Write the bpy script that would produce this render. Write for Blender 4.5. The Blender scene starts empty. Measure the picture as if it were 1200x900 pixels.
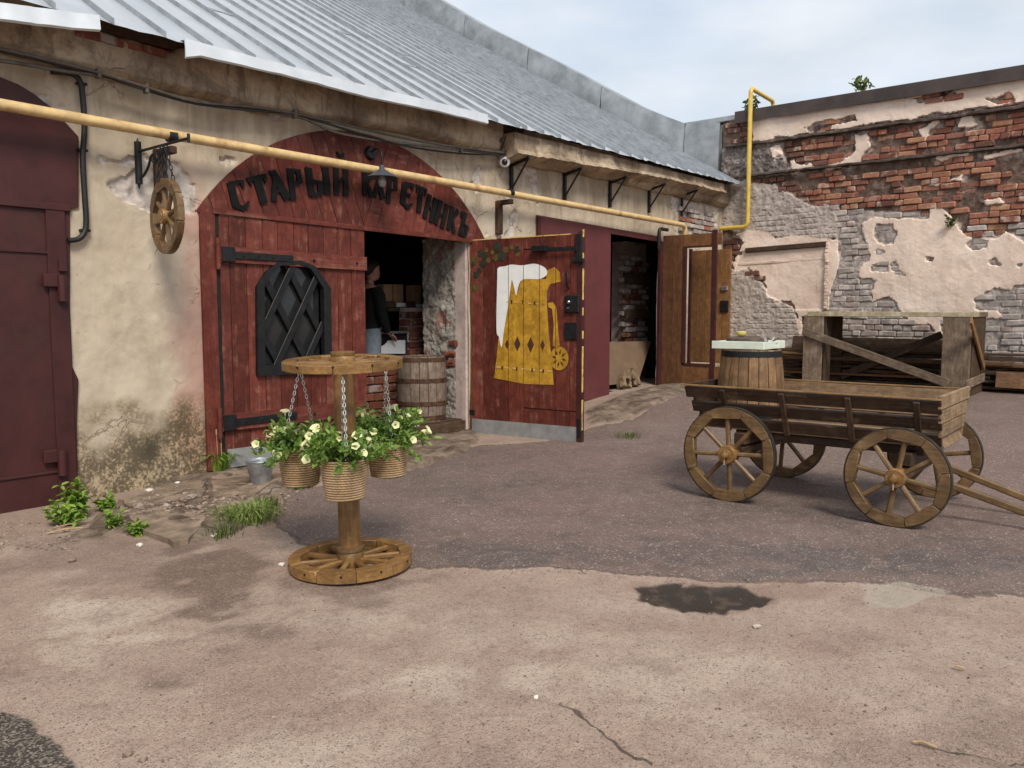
import bpy, bmesh, math, random
import numpy as np
from mathutils import Vector, Matrix
from mathutils.geometry import tessellate_polygon
random.seed(7); rng = np.random.default_rng(7)
SC = bpy.context.scene
COL = SC.collection
PI = math.pi

# ------------------------------------------------------------------ camera, world, sun
F, HZ, VX, EYE = 950.0, 367.0, 1370.0, 1.5
PITCH = math.atan((450 - HZ) / F)
HEAD = math.atan2((VX - 600) * math.cos(PITCH), F)
fw = np.array([math.cos(HEAD) * math.cos(PITCH), math.sin(HEAD) * math.cos(PITCH), -math.sin(PITCH)])
rt = np.array([math.sin(HEAD), -math.cos(HEAD), 0.0])
up = np.cross(rt, fw)
cam = bpy.data.cameras.new("camera"); co = bpy.data.objects.new("camera", cam); COL.objects.link(co)
co.matrix_world = Matrix(((rt[0], up[0], -fw[0], 0), (rt[1], up[1], -fw[1], 0), (rt[2], up[2], -fw[2], EYE), (0, 0, 0, 1)))
cam.sensor_fit = 'HORIZONTAL'; cam.sensor_width = 36; cam.lens = 36 * F / 1200
cam.clip_start = .05; cam.clip_end = 2000
SC.camera = co
SC.view_settings.view_transform = 'Standard'; SC.view_settings.look = 'None'
SC.view_settings.gamma = 1; SC.view_settings.exposure = 1.22
SUN_AZ, SUN_EL = math.radians(236), math.radians(47)      # azimuth of the sun, from +X towards +Y
W_ = bpy.data.worlds.new("World"); SC.world = W_; W_.use_nodes = True
wn = W_.node_tree; wn.nodes.clear()
wo = wn.nodes.new('ShaderNodeOutputWorld'); wb = wn.nodes.new('ShaderNodeBackground')
ws = wn.nodes.new('ShaderNodeTexSky'); ws.sky_type = 'NISHITA'; ws.sun_disc = False
ws.sun_elevation = SUN_EL; ws.sun_rotation = PI / 2 - SUN_AZ
wb.inputs[1].default_value = .1
tc = wn.nodes.new('ShaderNodeTexCoord')
mp = wn.nodes.new('ShaderNodeMapping'); mp.inputs['Scale'].default_value = (1.6, 1.6, 4.2); mp.inputs['Location'].default_value = (.35, .9, .1)
nz = wn.nodes.new('ShaderNodeTexNoise'); nz.inputs['Scale'].default_value = 2.1; nz.inputs['Detail'].default_value = 7; nz.inputs['Roughness'].default_value = .55
nz.inputs['Distortion'].default_value = .25
rp = wn.nodes.new('ShaderNodeValToRGB')
rp.color_ramp.elements[0].position = .28; rp.color_ramp.elements[0].color = (.72, .72, .72, 1)
rp.color_ramp.elements[1].position = .62; rp.color_ramp.elements[1].color = (1, 1, 1, 1)
nz2 = wn.nodes.new('ShaderNodeTexNoise'); nz2.inputs['Scale'].default_value = 3.3; nz2.inputs['Detail'].default_value = 6
rp2 = wn.nodes.new('ShaderNodeValToRGB')
rp2.color_ramp.elements[0].position = .3; rp2.color_ramp.elements[0].color = (2.85, 3.2, 3.6, 1)
rp2.color_ramp.elements[1].position = .7; rp2.color_ramp.elements[1].color = (3.75, 3.9, 4.12, 1)
mx = wn.nodes.new('ShaderNodeMix'); mx.data_type = 'RGBA'
L = wn.links.new
L(tc.outputs['Generated'], mp.inputs['Vector']); L(mp.outputs[0], nz.inputs['Vector']); L(mp.outputs[0], nz2.inputs['Vector'])
L(nz.outputs[0], rp.inputs[0]); L(nz2.outputs[0], rp2.inputs[0])
L(rp.outputs[0], mx.inputs[0]); L(ws.outputs[0], mx.inputs[6]); L(rp2.outputs[0], mx.inputs[7])
L(mx.outputs[2], wb.inputs[0]); L(wb.outputs[0], wo.inputs[0])
sl = bpy.data.lights.new("sun", 'SUN'); sl.energy = 1.5; sl.angle = math.radians(20); sl.color = (1, .93, .82)
so = bpy.data.objects.new("sun", sl); COL.objects.link(so)
so.rotation_euler = Vector((math.cos(SUN_AZ) * math.cos(SUN_EL), math.sin(SUN_AZ) * math.cos(SUN_EL), math.sin(SUN_EL))).to_track_quat('Z', 'Y').to_euler()

# ------------------------------------------------------------------ measuring: photo pixel -> point on a real plane
D, XR = 6.78, 14.85                     # long wall plane y = D, end wall plane x = XR
CAM = np.array([0, 0, EYE])
def ray(x, y): return fw * F + rt * (x - 600) + up * (450 - y)
def W(x, y, off=0.0):
    d = ray(x, y); return Vector(CAM + d * ((D - off) / d[1]))
def R(x, y, off=0.0):
    d = ray(x, y); return Vector(CAM + d * ((XR - off) / d[0]))
def XP(x, y, X):
    d = ray(x, y); return Vector(CAM + d * (X / d[0]))
def YP(x, y, Y):
    d = ray(x, y); return Vector(CAM + d * (Y / d[1]))
def gz(X, Y):
    t = min(max((X - 7.6) / 4.2, 0), 1); t = t * t * (3 - 2 * t)
    return .27 * t
def G(x, y):
    d = ray(x, y); z = 0.0
    for _ in range(12):
        p = CAM + d * ((z - EYE) / d[2]); z = gz(p[0], p[1])
    return Vector((p[0], p[1], z))

# ------------------------------------------------------------------ numpy noise and signed distance
def vnoise(x, y, seed=0):
    r = np.random.default_rng(seed).random((256, 256))
    xi = np.floor(x).astype(int); yi = np.floor(y).astype(int); fx = x - xi; fy = y - yi
    fx = fx * fx * (3 - 2 * fx); fy = fy * fy * (3 - 2 * fy)
    a = r[xi % 256, yi % 256]; b = r[(xi + 1) % 256, yi % 256]; c = r[xi % 256, (yi + 1) % 256]; d = r[(xi + 1) % 256, (yi + 1) % 256]
    return (a * (1 - fx) + b * fx) * (1 - fy) + (c * (1 - fx) + d * fx) * fy
def fbm(x, y, seed=0, o=4):
    s = 0; a = .5; n = 0
    for k in range(o):
        s = s + a * vnoise(x * 2 ** k + 17 * k, y * 2 ** k + 5 * k, seed + k); n += a; a *= .55
    return s / n
def sdf(px, py, poly):
    """signed distance to a polygon, positive inside"""
    d = np.full(px.shape, 1e9); ins = np.zeros(px.shape, bool); n = len(poly)
    for i in range(n):
        ax, ay = poly[i]; bx, by = poly[(i + 1) % n]
        ex, ey = bx - ax, by - ay; l2 = ex * ex + ey * ey + 1e-12
        t = np.clip(((px - ax) * ex + (py - ay) * ey) / l2, 0, 1)
        d = np.minimum(d, np.hypot(px - ax - t * ex, py - ay - t * ey))
        c = (ay > py) != (by > py)
        if by != ay: ins ^= c & (px < ex * (py - ay) / (by - ay) + ax)
    return np.where(ins, d, -d)
def smooth(x, a, b):
    t = np.clip((x - a) / (b - a), 0, 1); return t * t * (3 - 2 * t)

# ------------------------------------------------------------------ materials
class NT:
    def __init__(s, name):
        s.m = bpy.data.materials.new(name); s.m.use_nodes = True; s.t = s.m.node_tree
        s.b = s.t.nodes['Principled BSDF']
    def n(s, kind): return s.t.nodes.new(kind)
    def l(s, a, b): s.t.links.new(a, b)
    def put(s, sock, v):
        if isinstance(v, bpy.types.NodeSocket): s.l(v, sock)
        elif isinstance(v, (tuple, list)) and len(v) == 3 and sock.type == 'RGBA': sock.default_value = (*v, 1)
        else: sock.default_value = v
    def coord(s, out='Object', scale=(1, 1, 1), rnd=False):
        t = s.n('ShaderNodeTexCoord'); v = t.outputs[out]
        if rnd:
            oi = s.n('ShaderNodeObjectInfo'); c = s.n('ShaderNodeVectorMath'); c.operation = 'SCALE'
            c.inputs[0].default_value = (37, 91, 53); s.l(oi.outputs['Random'], c.inputs[3])
            a = s.n('ShaderNodeVectorMath'); a.operation = 'ADD'; s.l(v, a.inputs[0]); s.l(c.outputs[0], a.inputs[1]); v = a.outputs[0]
        m = s.n('ShaderNodeMapping'); m.inputs['Scale'].default_value = scale; s.l(v, m.inputs[0]); return m.outputs[0]
    def rand(s): return s.n('ShaderNodeObjectInfo').outputs['Random']
    def noise(s, v, scale, detail=4, rough=.55, dist=0):
        k = s.n('ShaderNodeTexNoise'); s.l(v, k.inputs['Vector']); k.inputs['Scale'].default_value = scale
        k.inputs['Detail'].default_value = detail; k.inputs['Roughness'].default_value = rough; k.inputs['Distortion'].default_value = dist
        return k.outputs[0]
    def vor(s, v, scale, feat='F1', out=0, rnd=1):
        k = s.n('ShaderNodeTexVoronoi'); k.feature = feat; s.l(v, k.inputs['Vector']); k.inputs['Scale'].default_value = scale
        k.inputs['Randomness'].default_value = rnd; return k.outputs[out]
    def attr(s, name):
        k = s.n('ShaderNodeAttribute'); k.attribute_name = name; return k.outputs['Fac']
    def math(s, op, a, b=0.0, clamp=False):
        k = s.n('ShaderNodeMath'); k.operation = op; k.use_clamp = clamp; s.put(k.inputs[0], a); s.put(k.inputs[1], b); return k.outputs[0]
    def step(s, v, a, b):
        k = s.n('ShaderNodeMapRange'); k.interpolation_type = 'SMOOTHSTEP'; s.put(k.inputs[0], v); k.inputs[1].default_value = a; k.inputs[2].default_value = b
        return k.outputs[0]
    def mix(s, f, a, b, mode='MIX'):
        k = s.n('ShaderNodeMix'); k.data_type = 'RGBA'; k.blend_type = mode; s.put(k.inputs[0], f); s.put(k.inputs[6], a); s.put(k.inputs[7], b); return k.outputs[2]
    def ramp(s, v, stops):
        k = s.n('ShaderNodeValToRGB'); e = k.color_ramp.elements
        while len(e) < len(stops): e.new(.5)
        for q, (p, c) in zip(e, stops): q.position = p; q.color = (*c, 1) if len(c) == 3 else c
        s.l(v, k.inputs[0]); return k.outputs[0]
    def sep(s, v):
        k = s.n('ShaderNodeSeparateXYZ'); s.l(v, k.inputs[0]); return k.outputs
    def out(s, col, rough=.7, h=None, hs=.3, hd=.01, metal=0.0, spec=.4, normal=None):
        s.put(s.b.inputs['Base Color'], col); s.put(s.b.inputs['Roughness'], rough); s.put(s.b.inputs['Metallic'], metal)
        s.b.inputs['Specular IOR Level'].default_value = spec
        if h is not None:
            k = s.n('ShaderNodeBump'); k.inputs['Strength'].default_value = hs; k.inputs['Distance'].default_value = hd
            s.l(h, k.inputs['Height']); s.l(k.outputs[0], s.b.inputs['Normal'])
        return s.m

def wood(name, dark, light, worn=None, wear=.3, rough=.7, ax=0, spec=.3, var=.35, grain=1.0, paint=None):
    """long grained wood; grain along local axis ax; every object shifts the pattern and tone"""
    s = NT(name); sc = [9, 9, 9]; sc[ax] = .55
    v = s.coord('Object', tuple(sc), True)
    g = s.noise(v, 6 * grain, 6, .62, .6); g2 = s.noise(v, 28 * grain, 3, .6)
    f = s.math('ADD', s.math('MULTIPLY', g, .7), s.math('MULTIPLY', g2, .3))
    c = s.ramp(f, [(.3, dark), (.68, light)])
    hv = s.n('ShaderNodeHueSaturation'); s.put(hv.inputs['Color'], c)
    s.put(hv.inputs['Value'], s.math('ADD', s.math('MULTIPLY', s.rand(), var * 2), 1 - var)); c = hv.outputs[0]
    v2 = s.coord('Object', (1, 1, 1), True)
    kn = s.vor(s.coord('Object', tuple(3.2 if i != ax else 1.3 for i in range(3)), True), 2.2)
    c = s.mix(s.step(kn, .07, .0), c, tuple(q * .35 for q in dark))
    if worn:
        wv = s.noise(v, 2.5, 6, .7); wv2 = s.noise(v2, 5, 5, .65)
        fac = s.step(s.math('ADD', s.math('MULTIPLY', wv, .5), s.math('MULTIPLY', wv2, .5)), .62 - wear * .25, .74 - wear * .2)
        c = s.mix(s.math('MULTIPLY', fac, .85), c, worn)
    dn = s.noise(v2, 9, 6, .7)
    c = s.mix(s.step(dn, .35, .75), s.mix(1.0, c, (.55, .52, .48), 'MULTIPLY'), c)
    return s.out(c, rough, f, .5, .006, 0, spec)
def plain(name, c, rough=.6, metal=0.0, var=.12, bump=.15, scale=14, spec=.4, dirt=None):
    s = NT(name); v = s.coord('Object', (1, 1, 1), True); n = s.noise(v, scale, 6, .62)
    lo = tuple(max(0, q * (1 - var * 1.6)) for q in c); hi = tuple(min(1, q * (1 + var * 1.6)) for q in c)
    col = s.ramp(n, [(.3, lo), (.7, hi)])
    if dirt:
        n2 = s.noise(v, scale * .35, 7, .68); col = s.mix(s.step(n2, .52, .68), col, dirt)
    return s.out(col, rough, n, bump, .004, metal, spec)

MAT = {}
MAT['red'] = wood('red_painted_wood', (.085, .018, .012), (.165, .037, .025), (.26, .11, .075), .4, .62, 0, .3, .24)
MAT['redfade'] = wood('faded_red_wood', (.13, .029, .02), (.215, .053, .037), (.3, .13, .095), .5, .66, 0, .3, .2)
MAT['honey'] = wood('honey_wood', (.17, .085, .025), (.38, .215, .078), (.47, .3, .13), .35, .36, 0, .45, .2)
MAT['honeyd'] = wood('dark_honey_wood', (.1, .056, .024), (.25, .15, .066), (.36, .25, .14), .4, .45, 0, .4, .18)
MAT['cart'] = wood('cart_brown_wood', (.036, .02, .012), (.12, .07, .041), (.25, .17, .11), .38, .58, 0, .35, .25)
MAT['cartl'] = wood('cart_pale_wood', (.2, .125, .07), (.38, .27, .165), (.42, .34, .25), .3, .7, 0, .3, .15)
MAT['cartin'] = wood('cart_inner_wood', (.13, .075, .04), (.27, .17, .095), (.33, .25, .17), .3, .7, 0, .3, .15)
MAT['grey'] = wood('weathered_grey_wood', (.1, .07, .05), (.3, .225, .165), (.42, .36, .29), .35, .8, 0, .2, .2)
MAT['greyd'] = wood('dark_weathered_wood', (.045, .027, .018), (.125, .082, .055), (.2, .15, .11), .2, .8, 0, .2, .25)
MAT['pine'] = wood('stained_pine', (.2, .1, .036), (.38, .215, .092), None, 0, .6, 0, .35, .14)
MAT['pined'] = wood('stained_brown_pine', (.13, .057, .02), (.29, .133, .05), None, 0, .6, 0, .35, .14)
MAT['stave'] = wood('barrel_stave_wood', (.16, .085, .038), (.34, .2, .1), (.4, .28, .17), .3, .6, 2, .35, .22)
MAT['staveold'] = wood('old_barrel_stave', (.12, .085, .062), (.34, .27, .22), (.2, .1, .06), .25, .8, 2, .2, .2)
MAT['board'] = wood('loose_board', (.1, .055, .03), (.26, .15, .085), (.34, .25, .17), .25, .8, 0, .2, .4)
MAT['iron'] = plain('black_iron', (.012, .012, .013), .5, .2, .3, .2)
MAT['rustiron'] = plain('rusty_iron', (.05, .03, .022), .75, .2, .4, .3, 20, .3, (.11, .045, .02))
MAT['hoop'] = plain('rusty_hoop', (.09, .045, .028), .75, .3, .4, .3, 12, .3, (.16, .07, .035))
MAT['tyre'] = plain('tyre_iron', (.05, .04, .032), .55, .5, .3, .2)
MAT['steelred'] = plain('dark_red_steel', (.05, .013, .0125), .58, 0, .2, .25, 4, .35, (.05, .02, .015))
MAT['steelred2'] = plain('wine_red_steel', (.115, .032, .033), .5, 0, .1, .1, 3, .4)
MAT['pipe'] = plain('yellow_pipe_paint', (.62, .44, .21), .5, 0, .12, .2, 12, .4, (.42, .27, .12))
MAT['pipe2'] = plain('bright_yellow_pipe_paint', (.6, .42, .08), .42, 0, .1, .1, 9, .45)
MAT['zinc'] = plain('zinc', (.42, .44, .46), .42, .75, .18, .1, 20)
MAT['kick'] = plain('galvanised_plate', (.3, .3, .3), .5, .35, .15, .1, 7)
MAT['chain'] = plain('chain_steel', (.6, .6, .6), .3, .9, .1, .05)
MAT['cable'] = plain('grey_cable', (.1, .085, .072), .6, 0, .2, .1)
MAT['blackcable'] = plain('black_conduit', (.014, .014, .014), .5, 0, .2, .1)
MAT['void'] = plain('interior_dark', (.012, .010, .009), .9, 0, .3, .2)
MAT['plywood'] = plain('plywood', (.16, .105, .065), .7, 0, .12, .1, 5)
MAT['card'] = plain('kraft_card', (.35, .21, .11), .8, 0, .1, .1)
MAT['white'] = plain('white_card', (.75, .75, .73), .6, 0, .04, .05)
MAT['whiteplastic'] = plain('white_plastic', (.72, .73, .74), .35, 0, .04, .03)
MAT['stainless'] = plain('stainless', (.6, .63, .66), .3, .8, .06, .03)
MAT['tray'] = plain('mint_tray_paint', (.62, .68, .58), .5, 0, .06, .1, 8)
MAT['lemon'] = plain('lemon_yellow', (.75, .62, .14), .45, 0, .1, .3, 60)
MAT['stonedark'] = plain('dark_slab', (.08, .05, .035), .6, 0, .3, .4, 18)
MAT['glass'] = plain('dark_glass', (.02, .021, .022), .08, 0, .1, .0)
MAT['skin'] = plain('skin', (.42, .22, .15), .5, 0, .08, .05)
MAT['letter'] = plain('matt_black_letter', (.006, .006, .006), .75, 0, .3, .1, 14, .2)
MAT['shirt'] = plain('black_cloth', (.005, .005, .006), .85, 0, .25, .3, 30)
MAT['jeans'] = plain('grey_denim', (.2, .23, .27), .85, 0, .15, .3, 30)
MAT['hair'] = plain('dark_hair', (.012, .009, .007), .6, 0, .3, .4, 50)
MAT['mugochre'] = wood('ochre_paint', (.54, .28, .022), (.68, .39, .045), (.36, .14, .04), .15, .65, 2, .25, .05)
MAT['mugwhite'] = plain('white_paint', (.8, .8, .78), .6, 0, .05, .1, 8)
MAT['mugbrown'] = plain('brown_paint', (.07, .022, .012), .7, 0, .15, .1)
MAT['edgeyellow'] = plain('chipped_yellow_edge', (.6, .4, .12), .75, 0, .2, .3, 18, .3, (.2, .09, .05))
MAT['ivyart'] = plain('painted_leaf_olive', (.1, .075, .016), .7, 0, .3, .1)
MAT['ivyart2'] = plain('painted_leaf_dark', (.022, .03, .018), .7, 0, .3, .1)
MAT['capmetal'] = plain('brown_cap_metal', (.05, .036, .032), .6, .1, .25, .1, 3)
MAT['beam'] = plain('brown_beam', (.075, .045, .036), .75, 0, .25, .3, 9)
MAT['soil'] = plain('potting_soil', (.03, .02, .013), .95, 0, .4, .8, 60)
MAT['stone'] = plain('loose_stone', (.33, .27, .22), .85, 0, .3, .5, 12)
MAT['rub'] = plain('rubble_grit', (.24, .18, .14), .9, 0, .5, .5, 22, .2, (.09, .062, .048))
MAT['straw'] = plain('dry_stalk', (.36, .25, .14), .85, 0, .2, .2)
MAT['fwall'] = plain('flashing_zinc', (.32, .335, .345), .42, .55, .22, .12, 2.2)
MAT['eaveflash'] = plain('eave_flashing_zinc', (.62, .66, .7), .5, .2, .08, .1, 3)

def leafmat(name, a, b):
    s = NT(name); v = s.coord('Object'); k = s.n('ShaderNodeNewGeometry')
    c = s.mix(k.outputs['Random Per Island'], a, b)
    s.out(c, .55, None, spec=.35)
    s.b.inputs['Subsurface Weight'].default_value = 0
    tr = s.n('ShaderNodeBsdfTranslucent'); s.l(c, tr.inputs[0]); ms = s.n('ShaderNodeMixShader'); ms.inputs[0].default_value = .3
    o = s.t.nodes['Material Output']; s.l(s.b.outputs[0], ms.inputs[1]); s.l(tr.outputs[0], ms.inputs[2]); s.l(ms.outputs[0], o.inputs[0])
    return s.m
MAT['leaf'] = leafmat('petunia_leaf', (.07, .15, .022), (.25, .37, .08))
MAT['weed'] = leafmat('weed_leaf', (.13, .24, .03), (.3, .42, .07))
MAT['weedd'] = leafmat('grass_blade', (.05, .085, .018), (.16, .2, .05))
MAT['moss'] = leafmat('yellow_green_grass', (.08, .13, .022), (.3, .36, .11))
MAT['flower'] = leafmat('cream_petal', (.78, .78, .38), (.9, .88, .55))

def m_rope():
    s = NT('jute_rope'); v = s.coord('UV', (1, 1, 1)); k = s.n('ShaderNodeTexWave'); k.wave_type = 'BANDS'; k.bands_direction = 'DIAGONAL'
    s.l(v, k.inputs[0]); k.inputs['Scale'].default_value = 1.0; k.inputs['Distortion'].default_value = 1.5
    n = s.noise(s.coord('Object'), 90, 5, .6); n2 = s.noise(s.coord('Object', (1, 1, 1), True), 7, 4)
    c = s.ramp(s.math('ADD', s.math('MULTIPLY', n, .8), s.math('MULTIPLY', k.outputs[0], .2)), [(.25, (.26, .165, .085)), (.75, (.58, .42, .26))])
    c = s.mix(s.step(n2, .4, .7), c, s.mix(1.0, c, (.8, .74, .66), 'MULTIPLY'))
    return s.out(c, .85, n, .5, .003, 0, .15)
MAT['rope'] = m_rope()

def m_roof():
    s = NT('galvanised_roof'); v = s.coord('Object', (1, 1, 1), True); n = s.noise(v, 1.3, 6, .65); n2 = s.noise(s.coord('Object', (5, .5, .5), True), 3, 4, .6)
    f = s.math('ADD', s.math('MULTIPLY', n, .6), s.math('MULTIPLY', n2, .4))
    c = s.ramp(f, [(.3, (.48, .5, .52)), (.68, (.64, .66, .68))])
    c = s.mix(s.step(s.noise(v, 6, 7, .7), .6, .75), c, (.38, .4, .42))
    c = s.mix(s.math('MULTIPLY', s.rand(), .3), c, (.42, .46, .49))
    c = s.mix(s.math('MULTIPLY', s.step(s.noise(s.coord('Object', (7, .35, .35), True), 2.2, 6, .7), .58, .72), .35), c, (.33, .33, .32))
    return s.out(c, s.math('ADD', s.math('MULTIPLY', n, .25), .33), n, .12, .02, .62, .4)
MAT['roof'] = m_roof(); MAT['seam'] = plain('roof_seam_zinc', (.33, .35, .37), .45, .6, .15, .1, 5)  # seams darker than the sheets, their shadow put into the colour

def m_brick(name, cols, mortar, amt):
    s = NT(name); v = s.coord('Object', (1, 1, 1), True); n = s.noise(v, 16, 6, .65); n2 = s.noise(v, 5, 5, .6)
    c = s.ramp(s.rand(), [(i / (len(cols) - 1), q) for i, q in enumerate(cols)])
    c = s.mix(s.math('MULTIPLY', s.step(n, .3, .7), .55), c, s.mix(1.0, c, (.5, .45, .42), 'MULTIPLY'))
    c = s.mix(s.math('MULTIPLY', s.step(n2, .68 - amt, .78 - amt * .8), .8), c, mortar)
    return s.out(c, .9, n, .6, .012, 0, .15)
MAT['brick'] = m_brick('old_red_brick', [(.18, .075, .055), (.3, .118, .08), (.36, .16, .105), (.24, .09, .065), (.42, .23, .135), (.31, .13, .095), (.14, .07, .055), (.4, .185, .13)], (.45, .35, .28), .14)
MAT['gbrick'] = m_brick('grey_washed_brick', [(.3, .265, .24), (.4, .36, .33), (.27, .235, .22), (.46, .41, .375), (.33, .25, .215)], (.55, .48, .435), .18)
MAT['jambbrick'] = m_brick('jamb_brick', [(.15, .055, .035), (.22, .08, .05), (.18, .06, .045)], (.33, .3, .27), .14)

# ------------------------------------------------------------------ objects
def tag(o, label=None, cat=None, group=None, kind=None):
    if label: o['label'] = label
    if cat: o['category'] = cat
    if group: o['group'] = group
    if kind: o['kind'] = kind
    return o
def thing(name, loc, label, cat, group=None, rz=0, rot=None):
    o = bpy.data.objects.new(name, None); COL.objects.link(o); o.location = loc
    o.rotation_euler = rot or (0, 0, rz); o.empty_display_size = .1
    return tag(o, label, cat, group)
def link(name, me, parent=None, mat4=None, label=None, kind=None):
    o = bpy.data.objects.new(name, me); COL.objects.link(o)
    if parent: o.parent = parent
    if mat4 is not None: o.matrix_local = mat4
    if label: o['label'] = label
    if kind: o['kind'] = kind
    return o
ORG = {}
def rel(parent, M=None):
    """matrix for geometry given in world coordinates under an unrotated parent chain"""
    off = Vector((0, 0, 0)); p = parent
    while p is not None: off += p.location; p = p.parent
    return Matrix.Translation(-off) @ (M or Matrix())
class MB:
    def __init__(s): s.v = []; s.f = []; s.uv = None
    def add(s, vs, fs):
        b = len(s.v); s.v += [tuple(q) for q in vs]; s.f += [tuple(i + b for i in q) for q in fs]; return s
    def box(s, c, size, M=None, ch=0.0, jit=0.0):
        hx, hy, hz = size[0] / 2, size[1] / 2, size[2] / 2; c = Vector(c)
        if ch <= 0:
            vs = [Vector((x * hx, y * hy, z * hz)) for x in (-1, 1) for y in (-1, 1) for z in (-1, 1)]
            fs = [(0, 1, 3, 2), (4, 6, 7, 5), (0, 4, 5, 1), (2, 3, 7, 6), (0, 2, 6, 4), (1, 5, 7, 3)]
        else:
            ch = min(ch, hx * .6, hy * .6, hz * .6); vs = []; idx = {}
            for x in (-1, 1):
                for y in (-1, 1):
                    for z in (-1, 1):
                        for a in range(3):
                            q = [x * (hx - (ch if a != 0 else 0)), y * (hy - (ch if a != 1 else 0)), z * (hz - (ch if a != 2 else 0))]
                            idx[(x, y, z, a)] = len(vs); vs.append(Vector(q))
            I = idx; fs = []
            for a in range(3):
                o1, o2 = (a + 1) % 3, (a + 2) % 3
                for sgn in (-1, 1):
                    q = []
                    for (p, r) in ((-1, -1), (1, -1), (1, 1), (-1, 1)):
                        k = [0, 0, 0]; k[a] = sgn; k[o1] = p; k[o2] = r; q.append(I[(*k, a)])
                    fs.append(q if sgn > 0 else q[::-1])
                for p in (-1, 1):
                    for r in (-1, 1):
                        k0 = [0, 0, 0]; k1 = [0, 0, 0]; k0[a] = -1; k1[a] = 1; k0[o1] = k1[o1] = p; k0[o2] = k1[o2] = r
                        q = [I[(*k0, o1)], I[(*k1, o1)], I[(*k1, o2)], I[(*k0, o2)]]; fs.append(q if p * r > 0 else q[::-1])
            for x in (-1, 1):
                for y in (-1, 1):
                    for z in (-1, 1):
                        q = [I[(x, y, z, 0)], I[(x, y, z, 1)], I[(x, y, z, 2)]]; fs.append(q if x * y * z > 0 else q[::-1])
        if jit: vs = [q + Vector((random.uniform(-jit, jit), random.uniform(-jit, jit), random.uniform(-jit, jit))) for q in vs]
        vs = [(M @ q if M else q) + c for q in vs]
        return s.add(vs, fs)
    def tube(s, pts, r, n=8, cap=True, closed=False):
        pts = [Vector(p) for p in pts]; m = len(pts); rr = r if isinstance(r, (list, tuple)) else [r] * m
        b = len(s.v); u = None
        for i, p in enumerate(pts):
            t = (pts[(i + 1) % m] - pts[i - 1]) if closed else (pts[min(i + 1, m - 1)] - pts[max(i - 1, 0)])
            t.normalize()
            if u is None: u = t.orthogonal().normalized()
            u = (u - t * u.dot(t)); u = u.normalized() if u.length > 1e-6 else t.orthogonal().normalized()
            w = t.cross(u)
            for k in range(n):
                a = 2 * PI * k / n; s.v.append(tuple(p + (u * math.cos(a) + w * math.sin(a)) * rr[i]))
        for i in range(m if closed else m - 1):
            j = (i + 1) % m
            for k in range(n): s.f.append((b + i * n + k, b + i * n + (k + 1) % n, b + j * n + (k + 1) % n, b + j * n + k))
        if cap and not closed:
            s.f.append(tuple(b + k for k in range(n))[::-1]); s.f.append(tuple(b + (m - 1) * n + k for k in range(n)))
        return s
    def lathe(s, prof, n=24, c=(0, 0, 0), M=None, close=True):
        b = len(s.v); c = Vector(c)
        for (r, z) in prof:
            for k in range(n):
                a = 2 * PI * k / n; q = Vector((r * math.cos(a), r * math.sin(a), z)); s.v.append(tuple((M @ q if M else q) + c))
        for i in range(len(prof) - 1):
            for k in range(n): s.f.append((b + i * n + k, b + i * n + (k + 1) % n, b + (i + 1) * n + (k + 1) % n, b + (i + 1) * n + k))
        if close:
            s.f.append(tuple(b + k for k in range(n))[::-1]); s.f.append(tuple(b + (len(prof) - 1) * n + k for k in range(n)))
        return s
    def prism(s, front, vec):
        """polygon (3-D points, counter-clockwise seen from the front) thickened along vec, away from the front"""
        front = [Vector(p) for p in front]; n = len(front); vec = Vector(vec); b = len(s.v)
        s.v += [tuple(p) for p in front] + [tuple(p + vec) for p in front]
        tr = [tuple(t) for t in tessellate_polygon([front])]
        nrm = Vector((0, 0, 0))
        for i in range(n): nrm += front[i].cross(front[(i + 1) % n])
        flip = nrm.dot(vec) > 0
        for t in tr:
            tn = (front[t[1]] - front[t[0]]).cross(front[t[2]] - front[t[0]])
            if tn.dot(vec) > 0: t = t[::-1]
            s.f.append(tuple(b + i for i in t)); s.f.append(tuple(b + n + i for i in t[::-1]))
        for i in range(n):
            j = (i + 1) % n; q = (b + i, b + n + i, b + n + j, b + j); s.f.append(q[::-1] if flip else q)
        return s
    def mesh(s, name, mat, smooth_=None):
        me = bpy.data.meshes.new(name); me.from_pydata(s.v, [], s.f)
        for m in (mat if isinstance(mat, (list, tuple)) else [mat]): me.materials.append(MAT[m] if isinstance(m, str) else m)
        if smooth_:
            me.polygons.foreach_set('use_smooth', [True] * len(me.polygons)); me.set_sharp_from_angle(angle=math.radians(smooth_))
        me.update(); return me
    def build(s, name, mat, parent=None, world=True, smooth_=None, label=None, kind=None):
        me = s.mesh(name, mat, smooth_)
        return link(name, me, parent, rel(parent) if (parent and world) else None, label, kind)
def frame(p0, p1, upv):
    p0, p1 = Vector(p0), Vector(p1); x = (p1 - p0).normalized(); z = Vector(upv); z = (z - x * z.dot(x)).normalized(); y = z.cross(x)
    return Matrix(((x[0], y[0], z[0], 0), (x[1], y[1], z[1], 0), (x[2], y[2], z[2], 0), (0, 0, 0, 1)))
MESH = {}
def plank(name, parent, p0, p1, w, t, upv, mat, ch=.003, world=True, label=None, jit=0.0, tap=None):
    """a board from p0 to p1 (local X along it), w wide across, t thick along upv"""
    p0, p1 = Vector(p0), Vector(p1); Lg = (p1 - p0).length; key = (round(Lg, 3), round(w, 3), round(t, 3), mat, ch)
    if key in MESH and not jit: me = MESH[key]
    else:
        me = MB().box((0, 0, 0), (Lg, w, t), None, ch, jit).mesh(name, mat); MESH[key] = me
    M = Matrix.Translation((p0 + p1) / 2) @ frame(p0, p1, upv)
    return link(name, me, parent, rel(parent, M) if world else M, label)
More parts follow.
